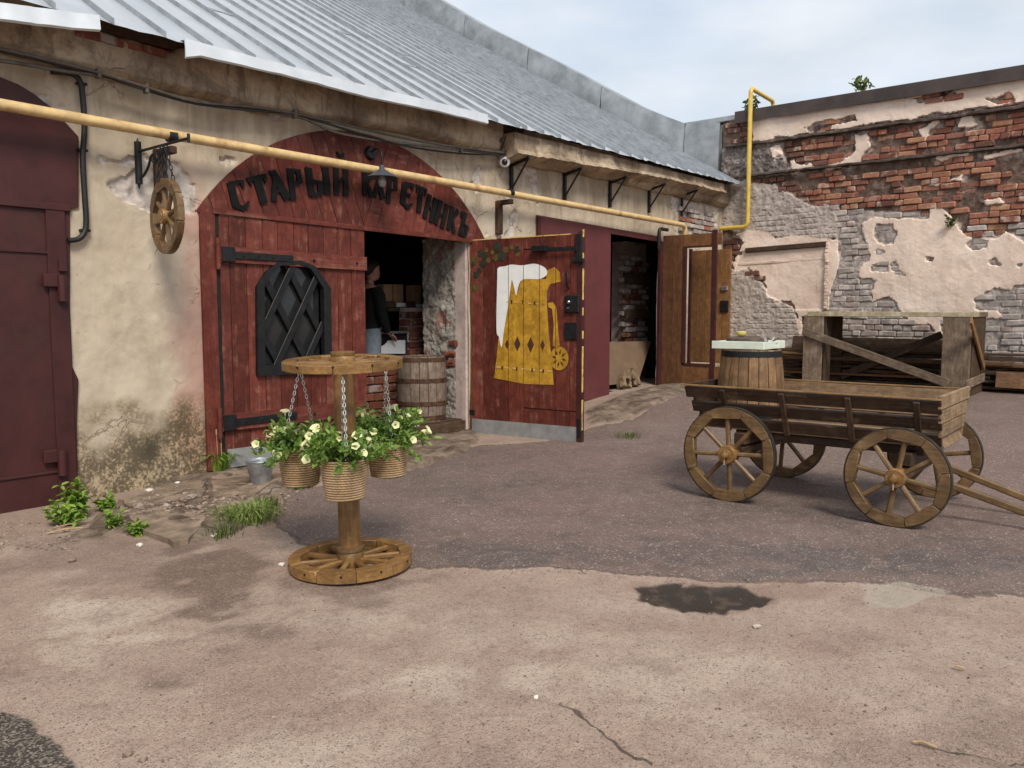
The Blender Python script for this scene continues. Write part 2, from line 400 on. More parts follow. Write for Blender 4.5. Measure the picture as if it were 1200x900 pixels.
def grid_mesh(name, xs, ys, pos, keep=None, attrs=None, mat=None):
    """heightfield sheet: pos(i,j arrays)->(N,3); faces where keep"""
    nx, ny = len(xs), len(ys); idx = np.arange(nx * ny).reshape(nx, ny)
    q = np.stack([idx[:-1, :-1], idx[1:, :-1], idx[1:, 1:], idx[:-1, 1:]], -1).reshape(-1, 4)
    if keep is not None: q = q[keep.reshape(-1)]
    me = bpy.data.meshes.new(name); me.vertices.add(nx * ny); me.vertices.foreach_set('co', pos.reshape(-1).astype(np.float32))
    me.loops.add(len(q) * 4); me.loops.foreach_set('vertex_index', q.reshape(-1).astype(np.int32))
    me.polygons.add(len(q)); me.polygons.foreach_set('loop_start', np.arange(0, len(q) * 4, 4, dtype=np.int32))
    try: me.polygons.foreach_set('loop_total', np.full(len(q), 4, np.int32))
    except Exception: pass
    me.polygons.foreach_set('use_smooth', np.ones(len(q), bool))
    for k, a in (attrs or {}).items():
        at = me.attributes.new(k, 'FLOAT', 'POINT'); at.data.foreach_set('value', np.asarray(a, np.float32).reshape(-1))
    me.update(calc_edges=True); me.validate()
    if mat: me.materials.append(mat)
    return me
def copy_tree(o, parent=None):
    c = o.copy(); COL.objects.link(c)
    if parent is not None: c.parent = parent
    for k in [q for q in o.children]: copy_tree(k, c)
    return c
#PART2
# ------------------------------------------------------------------ setting: ground
def gp(*pts): return [(p.x, p.y) for p in (G(*q) for q in pts)]
def axis(lo, hi, a, b, h):
    core = np.arange(a, b + h / 2, h); s = h; l = [a]; r = [core[-1]]
    while l[-1] > lo: s *= 1.35; l.append(l[-1] - s)
    s = h
    while r[-1] < hi: s *= 1.35; r.append(r[-1] + s)
    return np.array(l[:0:-1] + list(core) + r[1:])
gx = axis(-260, 320, .2, 9.0, .03); gy = axis(-320, 260, -1.2, 7.6, .03)
GX, GY = np.meshgrid(gx, gy, indexing='ij')
asph = gp((1200, 700), (1000, 684), (900, 682), (830, 680), (760, 673), (620, 667), (485, 668), (400, 655), (350, 640), (322, 604), (338, 577), (420, 563), (500, 547), (560, 522), (640, 519), (690, 503), (740, 492), (795, 462), (845, 446))
asph += [(20, 8), (60, 8), (60, -60), (8, -8), (5.6, -1.2)]
dA = sdf(GX, GY, asph) + (fbm(GX * 3, GY * 3, 1) - .5) * .22 + (fbm(GX * 14, GY * 14, 2) - .5) * .07
corner = gp((-200, 800), (0, 838), (45, 848), (75, 875), (88, 905), (40, 1100), (-400, 1100))
dC = sdf(GX, GY, corner) + (fbm(GX * 9, GY * 9, 3) - .5) * .09
pud = gp((736, 686), (775, 684), (830, 684), (870, 684), (882, 694), (905, 701), (880, 709), (840, 716), (800, 716), (765, 706), (738, 700))
dP = sdf(GX, GY, pud) + (fbm(GX * 5, GY * 9, 4) - .5) * .16 + (fbm(GX * 16, GY * 30, 5) - .5) * .10
dW = sdf(GX, GY, gp((735, 680), (850, 678), (990, 682), (1005, 700), (900, 712), (800, 720), (735, 705))) + (fbm(GX * 5, GY * 5, 6) - .5) * .25
pat = gp((1008, 684), (1060, 684), (1118, 694), (1085, 702), (1060, 712), (1015, 712))
dL = sdf(GX, GY, pat) + (fbm(GX * 10, GY * 10, 7) - .5) * .05
apron = gp((60, 640), (140, 590), (230, 555), (330, 540), (470, 520), (560, 500), (560, 524), (500, 549), (420, 562), (335, 575), (330, 610), (225, 640), (160, 625))
apron2 = gp((686, 482), (715, 468), (790, 450), (850, 440), (840, 452), (790, 466), (735, 494), (690, 499))
dR = np.maximum(sdf(GX, GY, apron) + (fbm(GX * 4, GY * 4, 8) - .5) * .3, sdf(GX, GY, apron2) + (fbm(GX * 3, GY * 3, 9) - .5) * .25)
def blob(lst, seed):
    s = np.zeros(GX.shape)
    n = (fbm(GX * 3.3 + GY, GY * 4.5, seed, 6) - .5) * 7
    for (x, y, rx, ry, a) in lst:
        p = G(x, y); q = G(x + rx, y); q2 = G(x, y + ry)
        e1 = Vector((q.x - p.x, q.y - p.y)); e2 = Vector((q2.x - p.x, q2.y - p.y))
        det = e1.x * e2.y - e1.y * e2.x; dx = GX - p.x; dy = GY - p.y
        u = (dx * e2.y - dy * e2.x) / det; v = (-dx * e1.y + dy * e1.x) / det
        s = np.maximum(s, a * smooth(1.35 - np.hypot(u, v) + n * .5, 0, .75))
    return s
stain = blob([(245, 660, 50, 40, 1), (225, 690, 50, 12, .75), (310, 745, 65, 14, .8), (190, 802, 32, 10, .6), (300, 600, 70, 25, .5), (120, 660, 120, 22, .45), (100, 640, 110, 14, .5), (420, 690, 95, 16, .75), (270, 640, 60, 20, .5), (600, 900, 60, 25, .3), (500, 548, 45, 12, .6), (1140, 860, 120, 40, .4)], 11)
pale = blob([(110, 720, 80, 22, 1), (80, 770, 30, 20, .6), (490, 800, 70, 45, .9), (330, 890, 60, 25, .6), (760, 790, 130, 50, .5), (620, 790, 40, 25, .8), (950, 800, 150, 50, .35), (480, 880, 120, 30, .5), (430, 540, 60, 12, .5), (460, 730, 70, 16, .45)], 12)
dark_a = blob([(620, 650, 160, 20, .7), (900, 655, 250, 22, .8), (1040, 600, 90, 16, .4), (870, 590, 60, 12, .4), (560, 560, 90, 40, .35)], 13)
red_a = blob([(740, 640, 120, 25, .5), (700, 540, 120, 22, .6), (1150, 560, 80, 60, .5), (640, 600, 100, 30, .5), (790, 470, 60, 20, .8)], 14)
def polyline_sd(pts):
    d = np.full(GX.shape, 9.0)
    for (a, b) in zip(pts[:-1], pts[1:]):
        ex, ey = b[0] - a[0], b[1] - a[1]; l = math.hypot(ex, ey); t = ((GX - a[0]) * ex + (GY - a[1]) * ey) / l / l
        s = ((GX - a[0]) * ey - (GY - a[1]) * ex) / l
        ok = (t > -.02) & (t < 1.02) & (np.abs(s) < np.abs(d)); d = np.where(ok, s, d)
    return d
jit = (fbm(GX * 11, GY * 11, 21) - .5) * .09
crk = polyline_sd(gp((655, 822), (672, 830), (700, 856), (722, 866), (742, 882), (765, 900))) + jit
crk2 = polyline_sd(gp((1075, 872), (1130, 884), (1180, 895), (1230, 899))) + jit
crk3 = polyline_sd(gp((205, 585), (243, 568), (240, 588), (300, 590), (330, 575))) + jit
base = np.vectorize(gz)(GX, GY)
Z = base + (fbm(GX * 1.1, GY * 1.1, 15) - .5) * .035 + (fbm(GX * 6, GY * 6, 16) - .5) * .008
Z += .014 * smooth(dA, -.01, .02) * (GX < 30)
Z += smooth(dR, -.03, .12) * .045 + smooth(dR, -.02, .05) * (fbm(GX * 7, GY * 7, 17) - .5) * .07
Z -= .012 * smooth(dP, -.05, .1)
Z += .012 * smooth(dC, -.01, .03)
for c_ in (crk, crk2): Z -= .012 * np.exp(-(c_ / .02) ** 2)
gm = grid_mesh('ground', gx, gy, np.stack([GX, GY, Z], -1),
               attrs=dict(asph=dA, corner=dC, pud=dP, wet=dW, pat=dL, apron=dR, stain=stain, pale=pale, adark=dark_a, ared=red_a, crk=crk, crk2=crk2, crk3=crk3))
def gzz(X, Y):
    i = min(max(np.searchsorted(gx, X) - 1, 0), len(gx) - 2); j = min(max(np.searchsorted(gy, Y) - 1, 0), len(gy) - 2)
    u = (X - gx[i]) / (gx[i + 1] - gx[i]); v = (Y - gy[j]) / (gy[j + 1] - gy[j])
    return float((Z[i, j] * (1 - u) + Z[i + 1, j] * u) * (1 - v) + (Z[i, j + 1] * (1 - u) + Z[i + 1, j + 1] * u) * v)
def GG(x, y):
    p = G(x, y); return Vector((p.x, p.y, gzz(p.x, p.y)))
def m_ground():
    s = NT('yard_asphalt'); v = s.coord('Object')
    n1 = s.noise(v, 1.3, 7, .62); n2 = s.noise(v, 9, 6, .65); n3 = s.noise(v, 60, 4, .7); n4 = s.noise(v, 4, 6, .7, .6)
    cell = s.vor(v, 75, out=1); dist = s.vor(v, 75); cell2 = s.vor(v, 210, out=1); d2 = s.vor(v, 210)
    r1 = s.sep(cell); r2 = s.sep(cell2)
    # worn front concrete-like asphalt
    front = s.ramp(n1, [(.3, (.28, .19, .146)), (.52, (.36, .262, .205)), (.72, (.43, .332, .268))])
    front = s.mix(s.math('MULTIPLY', s.attr('pale'), .75), front, (.52, .42, .335))
    front = s.mix(s.math('MULTIPLY', s.step(n4, .5, .68), .4), front, (.175, .115, .088))
    front = s.mix(s.math('MULTIPLY', s.attr('stain'), .8), front, (.105, .062, .047))
    cell3 = s.vor(v, 120, out=1); d3 = s.vor(v, 120); r3 = s.sep(cell3)
    front = s.mix(s.math('MULTIPLY', s.step(s.noise(v, 3.1, 9, .8, .4), .42, .7), .4), front, (.25, .175, .137))
    front = s.mix(s.math('MULTIPLY', s.step(r3[1], .55, 1.0), .3), front, (.47, .38, .31))
    gr = s.math('MULTIPLY', s.step(r3[0], .7, .78), s.step(d3, .6, .3))
    front = s.mix(s.math('MULTIPLY', gr, .62), front, (.1, .068, .052))
    cell4 = s.vor(v, 42, out=1); d4 = s.vor(v, 42); front = s.mix(s.math('MULTIPLY', s.math('MULTIPLY', s.step(s.sep(cell4)[0], .9, .93), s.step(d4, .3, .15)), .7), front, (.09, .062, .05))
    front = s.mix(s.math('MULTIPLY', s.step(s.noise(v, 22, 7, .8), .47, .7), .5), front, (.155, .105, .08))
    front = s.mix(s.math('MULTIPLY', s.step(s.noise(v, 6.5, 8, .75, .7), .55, .68), .3), front, (.44, .35, .275))

    gr2 = s.math('MULTIPLY', s.step(r2[1], .86, .9), s.step(d2, .55, .3))
    front = s.mix(s.math('MULTIPLY', gr2, .35), front, (.6, .52, .44))
    # darker courtyard asphalt with pale chips
    yard = s.ramp(n1, [(.3, (.118, .082, .069)), (.7, (.18, .127, .107))])
    yard = s.mix(s.math('MULTIPLY', s.attr('adark'), .8), yard, (.078, .066, .064))
    yard = s.mix(s.math('MULTIPLY', s.attr('ared'), .6), yard, (.19, .115, .1))
    yard = s.mix(s.math('MULTIPLY', s.step(n2, .45, .7), .4), yard, (.17, .125, .11))
    ch = s.math('MULTIPLY', s.step(r1[0], .7, .74), s.step(dist, .5, .38))
    ch = s.math('MULTIPLY', ch, s.math('ADD', .2, s.math('MULTIPLY', s.step(n2, .35, .62), .45)))
    yard = s.mix(ch, yard, s.mix(r1[1], (.3, .21, .175), (.62, .53, .45)))
    ch2 = s.math('MULTIPLY', s.step(r2[2], .72, .78), s.step(d2, .5, .3))
    yard = s.mix(s.math('MULTIPLY', ch2, .7), yard, (.44, .36, .31))
    fa = s.step(s.attr('asph'), -.012, .012)
    c = s.mix(fa, front, yard)
    c = s.mix(s.math('MULTIPLY', s.step(s.math('ABSOLUTE', s.attr('asph')), .018, .004), .6), c, (.06, .046, .04))
    # earthy broken apron by the wall
    ear = s.ramp(n4, [(.34, (.05, .034, .025)), (.48, (.15, .108, .078)), (.66, (.29, .225, .17))])
    c = s.mix(s.step(s.attr('apron'), -.04, .05), c, ear)
    # pale repair patch, wet patch, corner of coarse asphalt
    c = s.mix(s.math('MULTIPLY', s.step(s.attr('wet'), 0, .12), .45), c, (.2, .125, .09))
    c = s.mix(s.math('MULTIPLY', s.step(s.attr('pat'), -.01, .02), .55), c, s.ramp(n2, [(.3, (.31, .28, .22)), (.7, (.44, .39, .32))]))
    co_ = s.mix(s.math('MULTIPLY', s.step(r3[0], .5, .6), .8), (.05, .04, .034), s.mix(r3[2], (.1, .08, .062), (.3, .25, .2)))
    c = s.mix(s.step(s.attr('corner'), -.01, .01), c, co_)
    pw = s.step(s.attr('pud'), -.02, .03)
    c = s.mix(pw, c, s.mix(s.step(n2, .48, .66), (.036, .025, .017), (.085, .06, .043)))
    for k, w in (('crk', .011), ('crk2', .009), ('crk3', .014)):
        a = s.math('ABSOLUTE', s.attr(k)); c = s.mix(s.math('MULTIPLY', s.step(a, w, w * .3), .8), c, (.05, .036, .028))
    h = s.math('ADD', s.math('MULTIPLY', n3, .5), s.math('ADD', s.math('MULTIPLY', s.step(d2, .6, 0), .35), s.math('MULTIPLY', n2, .5)))
    rough = s.math('SUBTRACT', .88, s.math('MULTIPLY', pw, .55))
    return s.out(c, rough, h, .75, .012, 0, .3)
gm.materials.append(m_ground())
tag(link('ground', gm), 'worn brown courtyard asphalt with patches and a damp spot', None, None, 'structure')

# ------------------------------------------------------------------ the long carriage house
bl = thing('carriage_house', (8, D, 0), 'long plastered carriage house with grey seamed metal roof and arched red doorway', 'building')
def E(X): return 3.70 + .0175 * (X - 3)            # eave height
YE = D - .4; SL = .585
def roofz(X, Y): return E(X) + SL * (Y - YE)
O1 = (4.25, 7.54, .02, 2.385); O2 = (10.78, 12.32, .2, 2.735)
def lines(lo, hi, h, exact):
    a = list(np.arange(lo, hi, h)) + list(exact); a = sorted(a); o = [a[0]]
    for q in a[1:]:
        if q - o[-1] < h * .3:
            if any(abs(q - e) < 1e-9 for e in exact): o[-1] = q
        else: o.append(q)
    return np.array(o)
wx = np.concatenate([lines(-4, .8, .12, []), lines(.8, 8.2, .017, [O1[0], O1[1]]), lines(8.2, XR + .02, .024, [O2[0], O2[1], XR + .02])])
wz = lines(-.5, 4.0, .018, [O1[2], O1[3], O2[2], O2[3], 4.0])
WX, WZ = np.meshgrid(wx, wz, indexing='ij')
def wp(*pts): return [(p.x, p.z) for p in (W(*q) for q in pts)]
nA = fbm(WX * 4, WZ * 4, 31, 5); nB = fbm(WX * 18, WZ * 18, 32, 4); nC = fbm(WX * 1.2, WZ * 1.2, 33, 4)
ex = sdf(WX, WZ, wp((126, 216), (140, 205), (165, 192), (205, 188), (222, 205), (232, 240), (220, 250), (205, 242), (176, 252), (150, 240), (135, 225)))
for pts in [((120, 188), (160, 178), (178, 190), (150, 200)), ((60, 122), (75, 120), (80, 128), (62, 130)), ((785, 215), (830, 220), (843, 240), (838, 275), (800, 262), (786, 240)),
            ((596, 252), (604, 252), (602, 290), (596, 288)), ((110, 40), (150, 48), (215, 62), (215, 50), (150, 35))]:
    ex = np.maximum(ex, sdf(WX, WZ, wp(*pts)))
ex = ex + (nA - .5) * .25 + (nB - .5) * .08
ex = np.maximum(ex, (fbm(WX * 2.6, WZ * 2.6, 35, 6) - .685) * .5 - 5 * (WZ < 2.45) * (WX < 7.7) - 5 * (WX > 9))
rag = np.maximum(ex, -5)
mz = WZ - (.1 * np.clip(WX - 2.9, 0, 1.2) - .1)
mould = smooth(.80 - mz + (nA - .5) * .6, 0, .35) * smooth(WX, 2.55, 2.8) * (WX < 4.2)
mould = np.maximum(mould, smooth(.35 - (WZ - .25) + (nA - .5) * .5, 0, .3) * (WX > 7.5) * .7)
pink = smooth(.32 - np.abs(np.hypot(WX - 5.9, np.maximum(WZ - 1.02, 0)) - 2.05) + (nC - .5) * .4, 0, .35) * (WZ > .3)
pink = np.maximum(pink, smooth(.28 - np.abs(WX - 3.85) + (nA - .5) * .5, 0, .3) * smooth(2.7 - WZ, -.3, .3)) * (WX < 9)
spot = np.exp(-(((WX - 3.42) / .12) ** 2 + ((WZ - .33) / .13) ** 2))
HT = (nA - .5) * .022 + (nB - .5) * .006 + (nC - .5) * .04 - .026 * smooth(rag, -.006, .010) + (nB - .5) * .035 * smooth(rag, 0, .05) - .012 * mould * nB
POS = np.stack([WX, D - HT, np.minimum(WZ, E(WX) + .16)], -1)
ic = (wx[:-1] + wx[1:]) / 2; jc = (wz[:-1] + wz[1:]) / 2; IC, JC = np.meshgrid(ic, jc, indexing='ij')
keep = ~(((IC > O1[0]) & (IC < O1[1]) & (JC > O1[2]) & (JC < O1[3])) | ((IC > O2[0]) & (IC < O2[1]) & (JC > O2[2]) & (JC < O2[3])))
def m_plaster():
    s = NT('old_cream_plaster'); v = s.coord('Object'); X, Y, Zc = s.sep(v)
    n1 = s.noise(v, 1.1, 7, .62, .3); n2 = s.noise(v, 5, 7, .65); n3 = s.noise(v, 38, 5, .7)
    st = s.noise(s.coord('Object', (2.2, 1, .5)), 2.2, 7, .68, .5)
    c = s.ramp(n1, [(.28, (.5, .405, .295)), (.5, (.69, .58, .445)), (.7, (.8, .71, .58))])
    c = s.mix(s.math('MULTIPLY', s.step(n2, .5, .72), .4), c, (.4, .3, .215))
    c = s.mix(s.math('MULTIPLY', s.step(s.noise(v, 2.4, 8, .7, .8), .53, .66), .5), c, (.34, .25, .16))
    c = s.mix(s.math('MULTIPLY', s.step(s.noise(v, 3.7, 8, .72, .5), .58, .68), .55), c, (.78, .69, .55))
    c = s.mix(s.math('MULTIPLY', s.step(s.noise(v, 1.7, 5, .6), .55, .7), .35), c, (.5, .31, .25))
    chp = s.vor(v, 9, out=1); chd = s.vor(v, 9); c = s.mix(s.math('MULTIPLY', s.math('MULTIPLY', s.step(s.sep(chp)[0], .93, .95), s.step(chd, .14, .05)), .8), c, (.09, .065, .045))
    far = s.step(X, -1.0, 1.2)                       # the bays further on are greyer
    c = s.mix(s.math('MULTIPLY', far, .62), c, s.ramp(n2, [(.3, (.3, .245, .18)), (.7, (.5, .43, .335))]))
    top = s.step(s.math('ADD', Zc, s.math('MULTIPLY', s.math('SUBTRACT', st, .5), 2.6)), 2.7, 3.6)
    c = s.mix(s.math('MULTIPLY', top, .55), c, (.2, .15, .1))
    c = s.mix(s.math('MULTIPLY', s.step(st, .58, .74), .22), c, (.24, .17, .11))
    c = s.mix(s.math('MULTIPLY', s.attr('pink'), .6), c, (.4, .19, .165))
    ex_ = s.step(s.attr('exposed'), -.008, .012)
    c = s.mix(ex_, c, s.ramp(n2, [(.32, (.22, .17, .14)), (.45, (.5, .44, .4)), (.58, (.62, .56, .5)), (.7, (.42, .26, .2))]))
    cr = s.vor(s.mix(.35, v, s.coord('Object', (1, 1, 1))), 2.3, 'DISTANCE_TO_EDGE')
    crn = s.math('ADD', cr, s.math('MULTIPLY', s.math('SUBTRACT', n2, .5), .25))
    c = s.mix(s.math('MULTIPLY', s.math('MULTIPLY', s.step(s.math('ABSOLUTE', crn), .009, .003), s.step(n1, .46, .56)), .7), c, (.13, .09, .06))
    mm = s.math('MULTIPLY', s.attr('mould'), s.step(s.math('ADD', s.math('MULTIPLY', n3, .55), s.math('MULTIPLY', n2, .45)), .39, .54))
    c = s.mix(s.math('MULTIPLY', s.attr('mould'), .5), c, (.36, .25, .12))
    c = s.mix(s.math('MULTIPLY', mm, .82), c, (.05, .038, .022))
    c = s.mix(s.math('MULTIPLY', s.attr('spot'), .8), c, (.06, .05, .035))
    h = s.math('ADD', s.math('MULTIPLY', n3, .5), n2)
    return s.out(c, .92, h, .4, .012, 0, .15)
MAT['plaster'] = m_plaster()
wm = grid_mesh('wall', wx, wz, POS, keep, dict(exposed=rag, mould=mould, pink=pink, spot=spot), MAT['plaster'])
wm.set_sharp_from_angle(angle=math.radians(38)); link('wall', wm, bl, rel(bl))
# cornice band and, further right, the projecting canopy slab on brackets
cx = lines(-4, XR - .02, .05, [XR - .02]); 
prof = np.array([(0, 0), (.05, .0), (.1, .03), (.13, .06), (.135, .12), (.135, .2), (.14, .3), (.14, .45)])
def zc(X): return np.interp(X, [-4, 2, 3.5, 4.5, 6.5, 8, 15], [3.40, 3.40, 3.38, 3.38, 3.5, 3.5, 3.52])
K = 26; u = np.linspace(0, 1, K); sarr = np.interp(u, np.linspace(0, 1, len(prof)), prof[:, 0]); harr = np.interp(u, np.linspace(0, 1, len(prof)), prof[:, 1])
CX, CU = np.meshgrid(cx, np.arange(K), indexing='ij')
CZ = zc(CX) + harr[CU] * .86 * (1 + .1 * (fbm(CX * 2, CU * .3, 41) - .5)); off = sarr[CU] + (fbm(CX * 3, CZ * 6, 42) - .5) * .02 + (fbm(CX * 12, CZ * 14, 43) - .5) * .016
CZ = CZ + (fbm(CX * 2.5, CU * .1, 44) - .5) * .05
CZ = np.minimum(CZ, E(CX) + SL * (.4 - off) - .045)
gone = sdf(CX, CZ, [(p.x, p.z) for p in (W(*q, .12) for q in ((110, 15), (225, 40), (215, 58), (165, 52), (112, 40)))]) + (fbm(CX * 6, CZ * 6, 45) - .5) * .16
gone = np.maximum(gone, sdf(CX, CZ, [(8.05, 3.55), (8.6, 3.6), (8.55, 4), (8.1, 4)]) + (fbm(CX * 6, CZ * 6, 46) - .5) * .2)
off = off - smooth(gone, -.02, .05) * .1
cm = grid_mesh('cornice', cx, np.arange(K), np.stack([CX, D - off, CZ], -1), None, dict(exposed=gone * .6, mould=CX * 0, pink=CX * 0, spot=CX * 0), None)
def m_cornice():
    s = NT('stained_cornice_plaster'); v = s.coord('Object'); n1 = s.noise(v, 1.6, 7, .65); n2 = s.noise(v, 8, 7, .68); st = s.noise(s.coord('Object', (2.5, 1, .6)), 3, 7, .7, .6)
    c = s.ramp(n1, [(.3, (.2, .15, .105)), (.5, (.36, .28, .2)), (.7, (.55, .45, .33))])
    c = s.mix(s.math('MULTIPLY', s.step(st, .48, .68), .6), c, (.085, .062, .042))
    c = s.mix(s.math('MULTIPLY', s.step(s.noise(v, 2.8, 8, .75, .6), .46, .6), .6), c, (.13, .095, .066))
    c = s.mix(s.step(s.attr('exposed'), -.01, .02), c, s.ramp(n2, [(.35, (.07, .04, .03)), (.65, (.2, .095, .065))]))
    return s.out(c, .93, n2, .6, .02, 0, .12)
MAT['cornice'] = m_cornice(); cm.materials.append(MAT['cornice']); link('cornice', cm, bl, rel(bl))
# canopy slab
cb = MB(); xs_ = np.linspace(8.08, 14.2, 70); 
prevs = []
for i, X in enumerate(xs_):
    pr_ = .36 + .012 * math.sin(X * 5) + random.uniform(-.012, .012); zb = float(np.interp(X, [8.05, 8.6, 11.7, 13.6], [3.496, 3.517, 3.657, 3.695])) + random.uniform(-.01, .01); zt = E(X) - .035
    prevs.append([(X, D - .05, zb - .08), (X, D - pr_, zb), (X, D - pr_ + .015, zb + .035), (X, D - pr_ * .86, zb + .06), (X, D - pr_ * .84, zt), (X, D - .05, zt)])
for i in range(len(xs_)): cb.v += prevs[i]
for i in range(len(xs_) - 1):
    for k in range(6): cb.f.append((i * 6 + k, i * 6 + (k + 1) % 6, (i + 1) * 6 + (k + 1) % 6, (i + 1) * 6 + k))
cb.f.append(tuple(range(6))); cb.f.append(tuple((len(xs_) - 1) * 6 + k for k in range(6))[::-1])
canopy = cb.mesh('canopy_slab', 'cornice'); at = canopy.attributes.new('exposed', 'FLOAT', 'POINT'); at.data.foreach_set('value', np.full(len(canopy.vertices), -1, np.float32))
link('canopy_slab', canopy, bl, rel(bl))
for X in (8.35, 9.55, 10.75, 11.95, 13.1):
    b = MB(); zt = 3.42 + .03 * (X - 8)
    b.box((X, D - .03, zt - .19), (.05, .03, .4)); b.box((X, D - .18, zt + .01), (.04, .3, .03), Matrix.Rotation(-.22, 4, 'X')); b.tube([(X, D - .05, zt - .3), (X, D - .3, zt + .03)], .014, 6)
    b.build('canopy_bracket', 'iron', bl)
# roof: sheets between standing seams
rf = MB(); Y1 = 18.0
yb_ = YE + .3
rf.prism([(-4, yb_, roofz(-4, yb_) - .07), (XR - .06, yb_, roofz(XR, yb_) - .07), (XR - .06, Y1, roofz(XR, Y1) - .07), (-4, Y1, roofz(-4, Y1) - .07)], (0, 0, -.1))
roof = rf.build('roof', 'greyd', bl)
sx = list(np.arange(-4, 8.2, .415)) + list(np.arange(8.2, XR - .1, .36)); sx.append(XR - .06)
ny_ = 13
for i in range(len(sx) - 1):
    a, b_ = sx[i], sx[i + 1]; m = MB(); e0 = random.uniform(-.012, .008); r = random.Random(i)
    yy = np.linspace(YE + e0, Y1, ny_) ** 1.0
    for k in range(5):
        t = k / 4; X = a + (b_ - a) * t
        for j, y in enumerate(yy):
            w = (math.sin(t * PI)) * (r.uniform(-.012, .014)) - (.008 if j == 0 else 0) * r.random()
            m.v.append((X, y, roofz(X, y) + w))
    for k in range(4):
        for j in range(ny_ - 1): m.f.append((k * ny_ + j, (k + 1) * ny_ + j, (k + 1) * ny_ + j + 1, k * ny_ + j + 1))
    for _ in range(2):
        y = r.uniform(YE + 1.5, Y1 - 1); m.box(((a + b_) / 2, y, roofz((a + b_) / 2, y) + .012), (b_ - a - .03, .035, .008), Matrix.Rotation(math.atan(SL), 4, 'X'))
    m.build('roof_panel', 'roof', roof, smooth_=40)
    sm = MB(); pts = [(a + r.uniform(-.006, .006), y, roofz(a, y) + .017) for y in np.linspace(YE + e0 - .01, Y1, 8)]
    for j in range(8):
        p = pts[j]; sm.v += [(p[0] - .008, p[1], p[2] - .02), (p[0] + .008, p[1], p[2] - .02), (p[0] + .007, p[1], p[2] + .028), (p[0] - .007, p[1], p[2] + .028)]
    for j in range(7):
        for k in range(4): sm.f.append((j * 4 + k, j * 4 + (k + 1) % 4, j * 4 + 4 + (k + 1) % 4, j * 4 + 4 + k))
    sm.f.append((3, 2, 1, 0)); sm.build('roof_seam', 'seam', roof)
MB().prism([(-4, Y1 + 9, E(-4) - .05), (-4, Y1, roofz(-4, Y1) - .05), (XR - .06, Y1, roofz(XR, Y1) - .05), (XR - .06, Y1 + 9, E(XR) - .05)], (0, 0, -.12)).build('rear_roof_slope', 'roof', bl)
# eave flashing, two bent lengths
def flash(pts, drop, seed):
    r = random.Random(seed); m = MB(); n = 30
    P = [(W(*q, .44)) for q in pts]; xs = [p.x for p in P]; zs = [p.z for p in P]
    for i in range(n):
        X = xs[0] + (xs[-1] - xs[0]) * i / (n - 1); z = float(np.interp(X, xs, zs)); d = drop * (1 + .08 * math.sin(X * 3.1 + seed)); w = r.uniform(-.008, .008)
        if i == 0 and seed: d *= 1.35
        for (o, dz) in ((.30, .02), (.44 + w, 0), (.45 + w * 1.5, -d), (.43 + w, -d - .012), (.435 + w, -d * .5), (.425, -.008), (.30, .008)): m.v.append((X, D - o, z + dz))
    for i in range(n - 1):
        for k in range(7): m.f.append((i * 7 + k, (i + 1) * 7 + k, (i + 1) * 7 + (k + 1) % 7, i * 7 + (k + 1) % 7))
    m.f.append(tuple(range(7))); m.f.append(tuple((n - 1) * 7 + k for k in range(7))[::-1])
    m.build('eave_flashing', 'eaveflash', bl, smooth_=30)
flash([(-160, -38), (0, 3), (116, 18)], .105, 0)
flash([(217, 45), (400, 93), (500, 117), (571, 134)], .10, 3)
# broken bricks under the roof edge
for i in range(15):
    X = 3.0 + .165 * (i % 8) * .55 + random.uniform(-.03, .03) if i < 9 else 8.1 + (i - 9) * .09
    z = 3.655 + .08 * (i // 8) if i < 9 else 3.62 + .07 * (i % 3)
    MB().box((X, D - .08 + random.uniform(-.02, .02), z), (.19, .12, .065), Matrix.Rotation(random.uniform(-.06, .06), 4, 'Y'), .008, .006).build('brick', 'jambbrick', bl)
# brick patch by the inner corner
for r_ in range(9):
    for k in range(5):
        X = 13.15 + k * .27 + (.13 if r_ % 2 else 0); z = 2.62 + r_ * .088
        q = sdf(np.array([X]), np.array([z]), wp((785, 215), (835, 222), (843, 240), (838, 280), (800, 268), (786, 240)))[0]
        if q > -.05 and random.random() < .88:
            MB().box((X, D - .012 + random.uniform(-.012, .008), z), (.25, .08, .072), None, .008, .005).build('brick', 'gbrick' if random.random() < .75 else 'brick', bl)
# sheet-metal fire wall rising with the roof at the inner corner
fx = XR - .02
topc = [(6.86, 5.12), (6.92, 5.14), (7.64, 5.22), (8.68, 5.73), (10.75, 7.0), (12.93, 8.26), (14.0, 8.95), (18.0, 11.6)]
ys_ = [q[0] for q in topc]; zs_ = [q[1] for q in topc]
brk = [6.86, 7.6, 9.55, 11.5, 13.4, 15.4, 18]
par = MB().prism([(fx + .08, y, z - .03) for y, z in topc] + [(fx + .08, 18, roofz(XR, 18) - .3), (fx + .08, 6.86, roofz(XR, 6.86) - .3)], (.3, 0, 0)).build('fire_wall', 'kick', bl)
for i in range(len(brk) - 1):
    m = MB(); n = 6; yy = np.linspace(brk[i] + .006, brk[i + 1] - .006, n); r = random.Random(i + 50)
    for y in yy:
        zt = float(np.interp(y, ys_, zs_)); zb = roofz(XR, y) - .05
        for k in range(5):
            t = k / 4; m.v.append((fx + .05 * t * t - .05 + r.uniform(-.008, .008), y, zb + (zt - zb) * t))
        m.v.append((fx + .4, y, zt + .01))
    for j in range(n - 1):
        for k in range(5): m.f.append((j * 6 + k, j * 6 + k + 1, (j + 1) * 6 + k + 1, (j + 1) * 6 + k))
    m.build('flashing_sheet', 'fwall', par, smooth_=35)
